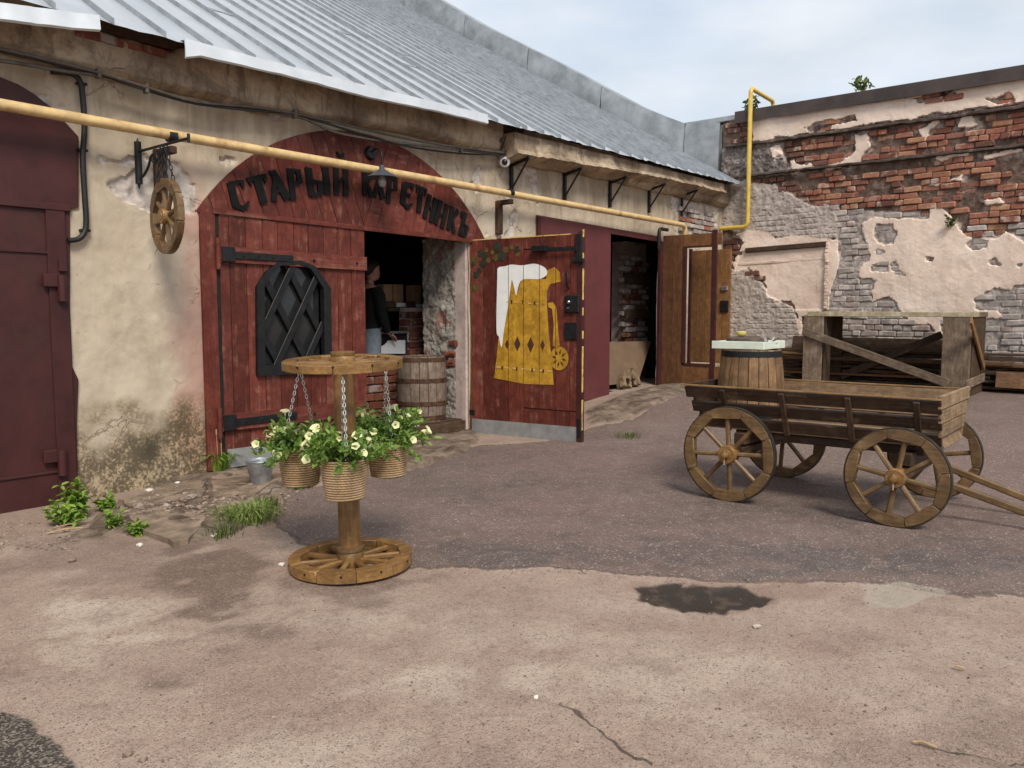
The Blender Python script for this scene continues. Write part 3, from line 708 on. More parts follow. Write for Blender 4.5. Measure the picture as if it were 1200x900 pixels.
MB().box((fx + .9, 7.3, 5.16), (1.6, 1.6, .1), Matrix.Rotation(.06, 4, 'Y'), .01).build('corner_flashing', 'fwall', bl)
#PART3
# ------------------------------------------------------------------ clip helpers (x,z polygons)
def clip(poly, a, b, c):
    """keep the part of poly where a*x + b*z >= c"""
    out = []; n = len(poly)
    for i in range(n):
        p, q = poly[i], poly[(i + 1) % n]; dp, dq = a * p[0] + b * p[1] - c, a * q[0] + b * q[1] - c
        if dp >= 0: out.append(p)
        if (dp >= 0) != (dq >= 0):
            t = dp / (dp - dq); out.append((p[0] + (q[0] - p[0]) * t, p[1] + (q[1] - p[1]) * t))
    return out
def area(p): return .5 * sum(p[i][0] * p[(i + 1) % len(p)][1] - p[(i + 1) % len(p)][0] * p[i][1] for i in range(len(p)))
def slab(name, parent, poly, y0, th, mat, label=None, ch=True):
    """upright panel on the long wall: (x,z) outline, front face at y0, thickness th going back"""
    if len(poly) < 3 or abs(area(poly)) < 2e-5: return None
    if area(poly) < 0: poly = poly[::-1]
    return MB().prism([(x, y0, z) for x, z in poly], (0, th, 0)).build(name, mat, parent, label=label)
def wxz(x, y, off=.03): p = W(x, y, off); return (p.x, p.z)
MAT['redz'] = wood('red_upright_plank', (.1, .021, .014), (.195, .044, .029), (.3, .13, .09), .42, .62, 2, .3, .22)
MAT['redzf'] = wood('faded_red_upright_plank', (.13, .029, .02), (.23, .058, .04), (.33, .15, .11), .46, .62, 2, .3, .2)
MAT['pinez'] = wood('upright_pine_board', (.2, .092, .03), (.38, .19, .075), None, 0, .6, 2, .35, .12)
MAT['pinedz'] = wood('upright_brown_board', (.1, .042, .018), (.2, .088, .038), None, 0, .6, 2, .35, .12)
# ------------------------------------------------------------------ dark red steel gate at the left
gpoly = [wxz(*q, .02) for q in ((92, 160), (92, 243), (82, 246), (82, 360), (85, 430), (92, 445), (90, 500), (92, 612))]
gate = slab('steel_gate', bl, [(-1.2, -.3), (gpoly[-1][0], -.3)] + gpoly[::-1] + [wxz(q[0], q[1], .02) for q in ((80, 147), (60, 126), (40, 110), (22, 99), (0, 90), (-60, 72), (-130, 68))] + [(-1.2, 2.9)], D - .02, .03, 'steelred', 'dark maroon steel gate with arched top')
def wbox(name, parent, x0, y0, x1, y1, off, th, mat, ch=.006):
    a, b = W(x0, (y0 + y1) / 2, off), W(x1, (y0 + y1) / 2, off); zt, zb = W((x0 + x1) / 2, y0, off).z, W((x0 + x1) / 2, y1, off).z
    return MB().box(((a.x + b.x) / 2, D - off + th / 2 - th, (zt + zb) / 2), (abs(b.x - a.x), th, zt - zb), None, ch).build(name, mat, parent)
g0 = W(0, 240, .02)
MB().box((g0.x + .1, D - .034, g0.z + .02), (2 * (gpoly[2][0] - g0.x - .1), .024, .05), None, .004).build('gate_rail', 'steelred', gate)
MB().box((g0.x + .1, D - .028, W(0, 293, .02).z), (2 * (W(70, 400, .02).x - g0.x - .1), .012, .02), None, .003).build('gate_seam', 'steelred', gate)
MB().box((g0.x + .1, D - .028, W(0, 562, .02).z), (2 * (W(78, 400, .02).x - g0.x - .1), .012, .02), None, .003).build('gate_seam', 'steelred', gate)
MB().box((W(71, 400, .02).x, D - .03, 1.2), (.14, .018, 2.3), None, .004).build('gate_stile', 'steelred', gate)
for yc in (338, 542):
    p = W(72, yc, .05); m = MB(); m.tube([(p.x, D - .065, p.z - .1), (p.x, D - .065, p.z + .1)], .034, 12); m.box((p.x - .08, D - .055, p.z + .06), (.1, .03, .1), None, .005)
    m.build('gate_hinge', 'steelred', gate, smooth_=40)
MB().box((W(73, 311, .04).x, D - .05, W(73, 311, .04).z), (.06, .03, .1), None, .006).build('gate_latch', 'steelred', gate)
# ------------------------------------------------------------------ arched board panel over the red doorway
AC, AR = 5.875, 2.425; ZA = 3.40 - AR
arch = [(AC + AR * math.cos(t), ZA + AR * math.sin(t)) for t in np.linspace(math.radians(36.2), math.radians(143.4), 40)]
zb0 = 2.425
full = [(x, z) for x, z in arch if z > zb0 - .02]; full = [(full[0][0], zb0 - .03)] + full + [(full[-1][0], zb0 - .03)]
panel = slab('arched_panel', bl, [(5.88 + (x - 5.88) * .975, 2.4 + (z - 2.4) * .975) for x, z in full], D - .008, .02, 'void', 'arched red board panel lettered in black over the doorway')
mid = wxz(426, 210)[0]; pw = .165; tl = math.radians(21)
for side in (-1, 1):
    half = clip(full, side, 0, side * mid + .003)
    nx_, nz_ = math.cos(tl), math.sin(tl) * (1 if side < 0 else -1)
    # boards lean outward from the centre line
    base = mid * nx_ + zb0 * nz_
    for k in range(-14, 15):
        c0 = base + k * pw
        p = clip(clip(half, nx_, nz_, c0 + .003), -nx_, -nz_, -(c0 + pw - .003))
        if len(p) > 2: slab('plank', panel, p, D - .03 - random.uniform(0, .004), .022, 'redfade' if side > 0 and random.random() < .55 else 'redz')
lx0, lx1 = wxz(239, 400)[0], wxz(256, 400)[0]
slab('plank', panel, [(lx0, .06), (lx1, .06), (lx1, 2.41), (lx0 + .0, 2.40)], D - .033, .03, 'redz')
slab('door_backing', panel, [(lx1 - .03, .06), (wxz(259, 300)[0], .06), (wxz(259, 300)[0], 2.42), (lx1 - .03, 2.42)], D - .022, .02, 'void')
slab('panel_rail', panel, [(lx1 - .02, 2.395), (7.62, 2.37), (7.62, 2.42), (lx1 - .02, 2.44)], D - .042, .03, 'red')
# letters: strokes in a unit box, (x0,z0,x1,z1,width at start, width at end)
T_, K_ = .17, .34
GL = {
 'С': [(.2, .97, .2, .1, .3, .36), (.18, .93, .8, .96, .2, .12), (.84, 1.0, .8, .7, .22, .1), (.1, .2, .6, -.02, .2, .22), (.6, 0, .95, .22, .2, .06)],
 'Т': [(.5, .98, .52, 0, .36, .36), (-.02, .93, 1.02, .93, .17, .17), (.04, .98, .1, .68, .2, .05), (.96, .98, .9, .68, .2, .05)],
 'А': [(.38, 1.02, .85, 0, .3, .38), (.42, .85, .08, .02, .14, .26), (.2, .34, .66, .34, .12, .12), (.2, 1.0, .5, .97, .12, .12)],
 'Р': [(.25, 1.02, .25, -.08, .34, .3), (.2, .95, .72, .95, .17, .14), (.78, .99, .82, .5, .26, .3), (.84, .56, .3, .42, .18, .16)],
 'Ь': [(.2, 1.0, .2, 0, .36, .32), (.02, 1.0, .25, .93, .1, .18), (.2, .56, .75, .5, .14, .14), (.8, .54, .8, .1, .3, .3), (.84, .08, .2, .03, .16, .16)],
 'І': [(.5, 1.0, .5, 0, .62, .62)],
 'Й': [(.15, 1, .15, 0, .32, .32), (.85, 1, .85, 0, .32, .32), (.15, .3, .85, .72, .14, .14)],
 'К': [(.2, 1.02, .2, 0, .38, .34), (.88, 1.0, .4, .52, .32, .16), (.36, .56, .88, 0, .2, .36)],
 'Е': [(.2, .92, .2, .1, .32, .36), (.18, .9, .8, .97, .2, .16), (.82, 1.02, .78, .74, .2, .08), (.2, .5, .68, .52, .13, .16), (.14, .16, .62, -.01, .2, .2), (.6, .0, .92, .24, .2, .06)],
 'Н': [(.15, 1, .15, 0, .36, .33), (.86, 1, .86, 0, .36, .33), (.15, .66, .86, .36, .15, .15)],
 'И': [(.15, 1, .15, 0, .36, .33), (.86, 1, .86, 0, .36, .33), (.15, .32, .86, .66, .15, .15)],
 'Ъ': [(.3, 1.0, .3, 0, .34, .32), (-.08, .9, .4, .95, .2, .16), (-.06, .95, -.02, .7, .16, .05), (.3, .54, .78, .5, .14, .14), (.82, .54, .82, .1, .28, .28), (.86, .08, .3, .03, .15, .15)],
}
def letter(ch, bx, by, tx, ty, wpx):
    wpx *= 1.12 if bx < 410 else (1.0 if bx < 480 else .84); tx += (tx - bx) * .04; ty += (ty - by) * .06
    m = MB(); y = D - .034
    b, t = Vector((*wxz(bx, by), 0)), Vector((*wxz(tx, ty), 0)); u = t - b
    wv = Vector((*wxz(bx + wpx / 2, by), 0)) - Vector((*wxz(bx - wpx / 2, by), 0)); wl = wv.length
    rgt = Vector((u.y, -u.x, 0)).normalized() * wl
    P = lambda x, z: b + rgt * (x - .5) + u * z
    for k, (x0, z0, x1, z1, w0, w1) in enumerate(GL[ch]):
        a, c = P(x0, z0), P(x1, z1); d = (c - a).normalized(); n = Vector((-d.y, d.x, 0)) * 1.16
        q = [a + n * w0 * wl / 2, a - n * w0 * wl / 2, c - n * w1 * wl / 2, c + n * w1 * wl / 2]
        q = [(v.x, y - .018 - k * .0008, v.y) for v in q]
        pz = [(v[0], v[2]) for v in q]
        if area(pz) < 0: q = q[::-1]
        m.prism(q, (0, .018 + k * .0008, 0))
    m.build('letter', 'letter', panel)
for a in (('С', 283, 245, 275, 214, 19), ('Т', 308, 239, 299, 208, 19), ('А', 329, 235, 321, 203, 19), ('Р', 347, 232, 343, 200, 16), ('Ь', 370, 230, 366, 199, 17), ('І', 383, 228, 380, 198, 9),
          ('Й', 399, 229, 398, 196, 14), ('К', 430, 230, 430, 203, 12), ('А', 443, 233, 443, 206, 13), ('Р', 457, 237, 459, 209, 13), ('Е', 475, 243, 478, 216, 15),
          ('Т', 489, 249, 493, 220, 14), ('Н', 500, 258, 506, 232, 13), ('И', 513, 265, 519, 239, 13), ('К', 527, 271, 532, 246, 12), ('Ъ', 540, 277, 546, 252, 12)):
    letter(*a)
m = MB(); p = wxz(398, 182); r = .055
for k in range(5):
    a0, a1 = PI * (1.0 + k / 5), PI * (1.0 + (k + 1) / 5)
    f = [(p[0] + r * math.cos(a0), p[1] + .03 + r * math.sin(a0)), (p[0] + r * math.cos(a1), p[1] + .03 + r * math.sin(a1)), (p[0] + r * .5 * math.cos(a1), p[1] + .03 + r * .35 * math.sin(a1)), (p[0] + r * .5 * math.cos(a0), p[1] + .03 + r * .35 * math.sin(a0))]
    m.prism([(x, D - .05, z) for x, z in f], (0, .018, 0))
m.build('letter', 'letter', panel, label='short breve mark above the lettering')
# ------------------------------------------------------------------ closed left door leaf with latticed window
xl = [wxz(q, 262)[0] for q in (256, 268, 287.5, 307, 325, 344, 361, 379, 395, 411, 427)]
zt_, zb_ = 2.385, .19
gr_px = [(300.5, 336), (311, 319), (325, 307), (351, 305), (369, 312), (387, 338), (388.5, 437), (301.5, 440.5)]
gro = [wxz(*q, .05) for q in gr_px]; gcx = sum(p[0] for p in gro) / 8; gcz = sum(p[1] for p in gro) / 8
gtop = sorted([(gro[i][0], gro[i][1]) for i in (0, 1, 2, 3, 4, 5)]); gzb = (gro[6][1] + gro[7][1]) / 2
gin = [(gcx + (x - gcx) * .80, gcz + (z - gcz) * .88 + (.01)) for x, z in gro]
door = bpy.data.objects.new('left_door_tmp', None)
def ring(m, outer, inner, y0, th):
    n = len(outer)
    for i in range(n):
        j = (i + 1) % n; q = [outer[i], outer[j], inner[j], inner[i]]
        if area(q) < 0: q = q[::-1]
        m.prism([(x, y0, z) for x, z in q], (0, th, 0))
door = MB().box(((xl[0] + xl[-1]) / 2, D + .03, zt_ - .05), (xl[-1] - xl[0] - .02, .03, .08), None, .004).build('closed_door_leaf', 'redz', bl, label='closed red plank door leaf with black latticed window')
fr = MB(); ring(fr, gro, gin, D - .064, .058); fr.build('window_frame', 'iron', door)
for i in range(10):
    a, b = xl[i] + .004, xl[i + 1] - .004; mt = 'redz' if random.random() < .6 else 'redzf'
    if b < gro[0][0] + .02 or a > gro[5][0] - .02 :
        slab('plank', door, [(a, zb_), (b, zb_), (b, zt_), (a, zt_)], D - .024 - random.uniform(0, .004), .03, mt)
    else:
        f = lambda x: (float(np.interp(x, [p[0] for p in gtop], [p[1] for p in gtop])) - .03) if gro[0][0] + .004 < x < gro[5][0] - .004 else gro[0][1] - .08
        slab('plank', door, [(a, zb_), (b, zb_), (b, gzb + .03), (a, gzb + .03)], D - .024 - random.uniform(0, .004), .03, mt)
        slab('plank', door, [(x_, f(x_)) for x_ in sorted(set([a, b] + [q_ for e_ in (gro[0][0], gro[5][0]) for q_ in (e_ + .003, e_ + .005, e_ - .003, e_ - .005) if a < q_ < b] + list(np.linspace(a, b, 5))))] + [(b, zt_), (a, zt_)], D - .024 - random.uniform(0, .004), .03, mt)
        if a < gro[0][0]: slab('plank', door, [(a, gzb + .03), (gro[0][0] + .01, gzb + .03), (gro[0][0] + .01, gro[0][1] - .075), (a, gro[0][1] - .075)], D - .024, .03, mt)
        if b > gro[5][0]: slab('plank', door, [(gro[5][0] - .01, gzb + .03), (b, gzb + .03), (b, gro[0][1] - .075), (gro[5][0] - .01, gro[0][1] - .075)], D - .024, .03, mt)
# lattice bars
def inside_seg(p, d, poly):
    """clip the line p + t d to a convex-ish polygon"""
    ts = []
    n = len(poly)
    for i in range(n):
        a, b = poly[i], poly[(i + 1) % n]; ex, ez = b[0] - a[0], b[1] - a[1]; den = d[0] * ez - d[1] * ex
        if abs(den) < 1e-9: continue
        t = ((a[0] - p[0]) * ez - (a[1] - p[1]) * ex) / den; s = ((a[0] - p[0]) * d[1] - (a[1] - p[1]) * d[0]) / den
        if -1e-6 <= s <= 1 + 1e-6: ts.append(t)
    return (min(ts), max(ts)) if len(ts) >= 2 else None
for sgn, yy in ((1, D - .034), (-1, D - .012)):
    d = Vector((sgn * .5, .866)).normalized()
    for k in (-1.5, -.5, .5, 1.5):
        p = (gcx + k * .34, gcz - .02); t = inside_seg(p, d, gin)
        if t and t[1] - t[0] > .25:
            a = (p[0] + d[0] * (t[0] - .02), yy, p[1] + d[1] * (t[0] - .02)); b = (p[0] + d[0] * (t[1] + .02), yy, p[1] + d[1] * (t[1] + .02))
            plank('grille_bar', door, a, b, .068, .02, (0, -1, 0), 'iron', .004)
slab('window_pane', door, gin, D + .025, .006, 'glass')
for (x0, y0, x1, y1) in ((256, 290, 428, 309), (258, 488, 428, 508)):
    a, b = wxz(x0, (y0 + y1) / 2 - 2), wxz(x1, (y0 + y1) / 2 + (6 if y0 < 400 else -10)); h = abs(wxz(x0, y0)[1] - wxz(x0, y1)[1]) * .98
    z_ = a[1]
    slab('door_rail', door, [(a[0] + .01, z_ - h / 2), (b[0], z_ - h / 2 - .01), (b[0], z_ + h / 2 - .01), (a[0] + .01, z_ + h / 2)], D - .056, .03, 'redfade')
    e = wxz(341, 296)[0]; m = MB()
    m.box((a[0] + .08, D - .066, z_), (.13, .02, h * .95), None, .004); m.box(((a[0] + e) / 2 + .06, D - .064, z_ - .005), (e - a[0] - .12, .012, h * .45), None, .003)
    for t in (.3, .5, .7, .95): m.lathe([(.012, 0), (.009, .008)], 8, (a[0] + (e - a[0]) * t, D - .07, z_ - .005), Matrix.Rotation(PI / 2, 4, 'X'))
    m.build('strap_hinge', 'iron', door)
    m = MB().tube([(a[0] - .02, D - .06, z_ - .14), (a[0] - .02, D - .06, z_ + .14)], .022, 10); m.build('hinge_pin', 'redfade', door, smooth_=40)
    for q in (.6, .92): MB().lathe([(.016, 0), (.012, .01)], 10, (a[0] + (b[0] - a[0]) * q, D - .057, z_ - .01), Matrix.Rotation(PI / 2, 4, 'X')).build('bolt', 'iron', door)
slab('kick_plate', door, [(xl[0] + .02, .06), (xl[-1], .05), (xl[-1], .215), (xl[0] + .02, .235)], D - .034, .03, 'kick')
# ------------------------------------------------------------------ open red leaf with the painted mug (turned out square to the wall)
H0 = Vector((7.565, D - .015, 0)); H1 = Vector((7.70, 5.19, 0)); LW = (H1 - H0).length; ld = (H1 - H0).normalized(); ln = Vector((ld.y, -ld.x, 0))
if ln.x > 0: ln = -ln                                         # face towards the camera
def LF(x, y, off=0.0):
    """photo pixel -> (distance along the leaf, height)"""
    d = Vector(ray(x, y)); o = Vector(CAM); P0 = H0 + ln * off; t = (P0 - o).dot(ln) / d.dot(ln); p = o + d * t
    return ((p - P0).dot(ld), p.z)
leaf = MB()
ZB, ZT = .035, 2.40
def lpt(s, z, off): p = H0 + ld * s + ln * off; return (p.x, p.y, z)
def lslab(name, parent, poly, off, th, mat, label=None):
    if len(poly) < 3 or abs(area(poly)) < 2e-5: return None
    v = [Vector(lpt(s, z, off)) for s, z in poly]; n = Vector((0, 0, 0))
    for i in range(len(v)): n += v[i].cross(v[(i + 1) % len(v)])
    if n.dot(ln) < 0: v = v[::-1]
    return MB().prism(v, ln * -th).build(name, mat, parent, label=label)
oleaf = lslab('open_door_leaf', bl, [(.012, ZB + .01), (LW - .05, ZB + .01), (LW - .05, ZT - .02), (.012, ZT - .02)], -.02, .035, 'redz', 'open red plank door leaf painted with a foaming beer mug')
lx = [LF(q, 400)[0] for q in (551, 566, 580, 596, 613.5, 632, 651, 668, 681)]
lx[0] = .01; lx[-1] = LW - .03
WK = (LF(614, 400)[0], LF(681, 400)[0], LF(640, 480)[1], LF(640, 291)[1])     # wicket outline
for i in range(8):
    a, b = lx[i] + .003, lx[i + 1] - .003; mt = 'redz' if random.random() < .7 else 'redzf'
    if i < 4: lslab('plank', oleaf, [(a, ZB), (b, ZB), (b, ZT), (a, ZT)], random.uniform(-.003, 0), .022, mt)
    else:
        lslab('plank', oleaf, [(a, ZB), (b, ZB), (b, WK[2] - .008), (a, WK[2] - .008)], random.uniform(-.003, 0), .022, mt)
        lslab('plank', oleaf, [(a, WK[2] + .008), (b, WK[2] + .008), (b, WK[3] - .007), (a, WK[3] - .007)], random.uniform(-.003, 0), .022, mt)
        lslab('plank', oleaf, [(a, WK[3] + .007), (b, WK[3] + .007), (b, ZT), (a, ZT)], random.uniform(-.003, 0), .022, mt)
def paint(name, polys_px, mat, off, label=None, thick=.0012):
    kd = 'stuff' if name.startswith('painted_vine') or name.startswith('painted_hoop') or name == 'painted_spoke' else None
    m = MB()
    for pp in polys_px:
        poly = [LF(*q) for q in pp]
        if area(poly) < 0: poly = poly[::-1]
        for i in range(8):
            q = clip(clip(poly, 1, 0, lx[i] + .004), -1, 0, -(lx[i + 1] - .004))
            if len(q) < 3 or abs(area(q)) < 2e-5: continue
            v = [Vector(lpt(s, z, off)) for s, z in q]; n = Vector((0, 0, 0))
            for k in range(len(v)): n += v[k].cross(v[(k + 1) % len(v)])
            if n.dot(ln) < 0: v = v[::-1]
            m.prism(v, ln * -thick)
    return m.build(name, mat, oleaf, label=label, kind=kd)
body = [(579, 443), (582, 420), (586, 380), (594, 360), (596, 330), (603, 327), (606, 345), (612, 325), (640, 327), (641, 317), (650, 313), (656, 319), (657, 330), (645, 333), (641, 342), (641, 354), (643, 390), (647, 425), (649, 451), (615, 450)]
paint('painted_mug', [body, [(642, 355), (648, 354), (652, 360), (654, 385), (656, 405), (651, 407), (648, 405), (649, 380), (647, 362), (643, 360)]], 'mugochre', .0030)
def curvy(P, n=4):
    o = []; N = len(P)
    for i in range(N):
        p0, p1, p2, p3 = P[i - 1], P[i], P[(i + 1) % N], P[(i + 2) % N]
        for k in range(n):
            t = k / n; o.append(tuple(.5 * (2 * p1[j] + (p2[j] - p0[j]) * t + (2 * p0[j] - 5 * p1[j] + 4 * p2[j] - p3[j]) * t * t + (3 * p1[j] - p0[j] - 3 * p2[j] + p3[j]) * t ** 3) for j in (0, 1)))
    return o
foam = [(583, 325), (584, 314), (592, 312), (600, 310), (612, 311), (626, 309), (636, 312), (641, 317), (640, 323), (632, 327), (622, 327), (612, 328), (608, 335), (605, 346), (603, 338), (600, 328), (598, 340), (595, 362), (591, 385), (588, 407), (585, 395), (582, 385)]
paint('painted_foam', [curvy(foam)], 'mugwhite', .0046)
paint('painted_diamond', [[(x, y - h), (x + h * .42, y), (x, y + h), (x - h * .42, y)] for x, y, h in ((594.5, 403.5, 6), (606.5, 403, 9), (622, 404, 9.5), (636, 404.5, 6.5))], 'mugbrown', .0046)
wc = (655.5, 420)
circ = [(wc[0] + 11 * math.cos(a), wc[1] + 14 * math.sin(a)) for a in np.linspace(0, 2 * PI, 21)[:-1]]
paint('painted_wheel', [circ], 'mugochre', .0046)
pet = []
for k in range(8):
    a = k * PI / 4 + .2; c, s_ = math.cos(a), math.sin(a)
    pet.append([(wc[0] + 11 * (c * r - s_ * w), wc[1] + 14 * (s_ * r + c * w)) for r, w in ((.28, 0), (.5, .1), (.8, 0), (.5, -.1))])
paint('painted_spoke', pet, 'mugbrown', .0062)
paint('painted_hoop', [[(594 + 44 * t, 353 + 3 * t), (598 + 44 * t, 353.4 + 3 * t), (598 + 44 * t, 354.6 + 3 * t), (594 + 44 * t, 354.2 + 3 * t)] for t in np.linspace(0, .95, 6)] +
      [[(581 + 64 * t, 429 + 5 * t), (587 + 64 * t, 429.4 + 5 * t), (587 + 64 * t, 431.2 + 5 * t), (581 + 64 * t, 430.8 + 5 * t)] for t in np.linspace(0, .94, 7)], 'edgeyellow', .0062)
paint('painted_hoop_mark', [[(x - .9, y - 2), (x + .9, y - 2), (x + .9, y + 2), (x - .9, y + 2)] for x, y in ((589, 431), (606, 432), (624, 433.5), (637, 434.5), (600, 353.5), (613, 354), (627, 355))], 'mugbrown', .0078)
lv1, lv2 = [], []; rr = random.Random(5)
for (x, y, r) in ((557, 305, 4), (553, 310, 3), (563, 297, 3.5), (568, 300, 3.5), (566, 309, 4), (572, 305, 3), (583, 289, 5), (588, 300, 5), (581, 302, 3.5), (594, 293, 3), (606, 292, 3.5), (607, 298, 2.5), (558, 322, 3.5), (557, 337, 3.5), (562, 317, 3), (600, 290, 2.5), (570, 293, 2.6), (577, 296, 2.5)):
    st = [(x + (r if k % 2 == 0 else r * .5) * math.cos(k * PI / 5 + rr.random()) * .9, y + (r if k % 2 == 0 else r * .5) * 1.15 * math.sin(k * PI / 5)) for k in range(10)]
    st = [(x + (r if k % 2 == 0 else r * .7) * math.cos(k * PI / 5 + x) * 1.1, y + (r if k % 2 == 0 else r * .7) * 1.4 * math.sin(k * PI / 5 + x)) for k in range(10)]
    (lv2 if r > 4.4 or rr.random() < .4 else lv1).append(st)
paint('painted_vine', lv1, 'ivyart', .0030); paint('painted_vine_leaf', lv2, 'ivyart2', .0040)
lslab('kick_plate', oleaf, [(.01, LF(600, 514)[1] - .02), (LW - .035, LF(660, 519)[1] - .01), (LW - .035, LF(660, 499)[1]), (.01, LF(560, 491)[1])], .006, .004, 'kick')
# edge post, yellow chipped rims, hardware
lslab('edge_post', oleaf, [(LW - .06, ZB - .02), (LW, ZB - .02), (LW, ZT + .02), (LW - .06, ZT + .02)], .012, .07, 'steelred')
m = MB(); r = random.Random(3)
for k in range(26):
    z0 = ZB + .12 + k * .088
    if r.random() < .82: m.prism([lpt(LW + .004, z0, .004), lpt(LW + .004, z0 + .088, .004), lpt(LW + .004, z0 + .088, -.02 - r.random() * .012), lpt(LW + .004, z0, -.02 - r.random() * .012)], ld * -.006)
m.build('worn_edge', 'edgeyellow', oleaf, kind='stuff')
m = MB()
for k in range(20):
    s0 = .02 + k * (LW - .1) / 20
    if r.random() < .9: m.prism([lpt(s0, ZT + .003, .002), lpt(s0 + LW / 21.5, ZT + .003, .002), lpt(s0 + LW / 21.5, ZT + .003, -.018), lpt(s0, ZT + .003, -.018)], (0, 0, -.012))
m.build('worn_edge', 'edgeyellow', oleaf, kind='stuff')
def lbox(name, x0, y0, x1, y1, off, th, mat, ch=.005):
    a = LF(x0, y0, off); b = LF(x1, y1, off); c = H0 + ld * ((a[0] + b[0]) / 2) + ln * (off - th / 2)
    M = Matrix(((ld.x, ln.x, 0, 0), (ld.y, ln.y, 0, 0), (0, 0, 1, 0), (0, 0, 0, 1)))
    return MB().box((c.x, c.y, (a[1] + b[1]) / 2), (abs(b[0] - a[0]), th, abs(a[1] - b[1])), M, ch).build(name, mat, oleaf)
lbox('door_closer', 622, 288, 639, 294, .07, .07, 'iron'); lbox('closer_arm', 638, 291, 676, 293.5, .05, .012, 'iron')
lbox('top_pivot', 674, 274, 681, 305, .03, .03, 'iron'); lbox('pivot_bracket', 669, 303, 683, 307, .05, .04, 'iron')
lbox('lock_box', 661, 346, 678, 366.5, .035, .035, 'iron', .012); lbox('lock_plate', 661, 378, 676, 398, .02, .02, 'iron')
for x, y, r_ in ((667, 354, .018), (666, 361, .008)):
    s_, z = LF(x, y, .04); q = H0 + ld * s_ + ln * .05; MB().lathe([(r_, -.016), (r_, .012), (r_ * .7, .018)], 12, (q.x, q.y, z), ln.to_track_quat('Z', 'Y').to_matrix().to_4x4()).build('lock_knob', 'chain', oleaf, smooth_=40)
hs = [LF(x, y, 0) for x, y in ((664.5, 318), (667, 322), (668, 330), (666, 335), (667, 338))]
MB().tube([lpt(s, z, o) for (s, z), o in zip(hs, (.005, .035, .045, .035, .005))], .011, 8).build('pull_handle', 'iron', oleaf, smooth_=60)
lbox('drop_bolt', 676, 490, 680, 512, .03, .03, 'iron'); lbox('hinge_strap', 549.5, 480, 556, 486, .01, .012, 'iron')
# dark door post on the hinge side and lintel strip
MB().box((7.60, D + .03, 1.2), (.07, .1, 2.4), None, .004).build('door_post', 'pinedz', bl)
MB().box((6.7, D - .012, 2.395), (1.75, .04, .03), Matrix.Rotation(.012, 4, 'Y'), .003, .003).build('lintel_strip', 'edgeyellow', bl)
# ------------------------------------------------------------------ inside the doorway
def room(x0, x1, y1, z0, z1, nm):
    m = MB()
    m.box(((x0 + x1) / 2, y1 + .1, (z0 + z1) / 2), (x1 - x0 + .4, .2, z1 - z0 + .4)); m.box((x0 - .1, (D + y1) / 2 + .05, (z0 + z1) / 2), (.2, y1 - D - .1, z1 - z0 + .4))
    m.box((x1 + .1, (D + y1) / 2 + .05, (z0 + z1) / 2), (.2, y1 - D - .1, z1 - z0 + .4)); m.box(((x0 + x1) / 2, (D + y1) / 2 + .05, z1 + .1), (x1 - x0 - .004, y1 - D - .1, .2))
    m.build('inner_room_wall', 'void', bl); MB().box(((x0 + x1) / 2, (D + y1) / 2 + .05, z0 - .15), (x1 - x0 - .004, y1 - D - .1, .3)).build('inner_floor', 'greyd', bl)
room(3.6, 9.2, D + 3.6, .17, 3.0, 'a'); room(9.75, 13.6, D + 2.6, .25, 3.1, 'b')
# rough whitewashed jamb
jy = np.arange(D + .2, D + .78, .012); jz = np.arange(-.05, 2.45, .012); JY, JZ = np.meshgrid(jy, jz, indexing='ij')
n1 = fbm(JY * 9, JZ * 9, 61, 5); n2 = fbm(JY * 30, JZ * 30, 62, 3)
jx = 7.52 - (n1 - .5) * .06 - (n2 - .5) * .025
jm = grid_mesh('rough_jamb', jy[::-1], jz, np.stack([jx[::-1], JY[::-1], JZ[::-1]], -1))
def m_jamb():
    s = NT('whitewashed_stone'); v = s.coord('Object'); n1 = s.noise(v, 6, 7, .7); n2 = s.noise(v, 34, 5, .7); n3 = s.noise(v, 2.5, 5, .6)
    c = s.ramp(n1, [(.32, (.17, .15, .128)), (.5, (.33, .3, .265)), (.7, (.47, .44, .39))]); c = s.mix(s.step(n2, .54, .66), c, (.15, .125, .1))
    c = s.mix(s.math('MULTIPLY', s.step(n3, .56, .62), .8), c, (.25, .11, .08))
    return s.out(c, .95, n2, .8, .02, 0, .1)
MAT['jamb'] = m_jamb(); jm.materials.append(MAT['jamb']); link('rough_jamb', jm, bl, rel(bl))
MAT['jamb2'] = plain('pink_limewash', (.47, .37, .335), .92, 0, .16, .4, 7, .1, (.34, .27, .24))
MB().box((7.555, D + .125, 1.16), (.07, .2, 2.46), None, .012, .004).build('jamb_edge', 'jamb2', bl)
MB().box((7.66, D + .48, 1.2), (.2, .56, 2.6)).build('jamb_core', 'jamb2', bl)
for (y, z, l) in ((D + .3, .98, .2), (D + .34, .86, .24), (D + .24, 1.12, .14), (D + .27, .9, .1)): MB().box((7.515, y, z), (.06, l, .075), None, .012, .01).build('brick', 'jambbrick', bl)
# wooden threshold steps
MB().box((6.72, D + .12, .06), (1.56, .2, .2), None, .008).build('threshold_step', 'greyd', bl)
MB().box((6.7, D - .06, -.02), (1.66, .13, .1), None, .01, .006).build('threshold_sill', 'grey', bl)
# small brick pier inside
pa, pb = YP(480, 365, D + 1.1), YP(499, 412, D + 1.1)
for k in range(11):
    for q in range(1): MB().box(((pa.x + pb.x) / 2 + random.uniform(-.01, .01), D + 1.2, pa.z - .05 - k * .098), (pb.x - pa.x, .22, .082), None, .01, .006).build('brick', 'jambbrick', bl)
MB().box(((pa.x + pb.x) / 2, D + 1.22, (pa.z - .5)), (pb.x - pa.x - .03, .2, 1.1)).build('pier_core', 'jamb2', bl)
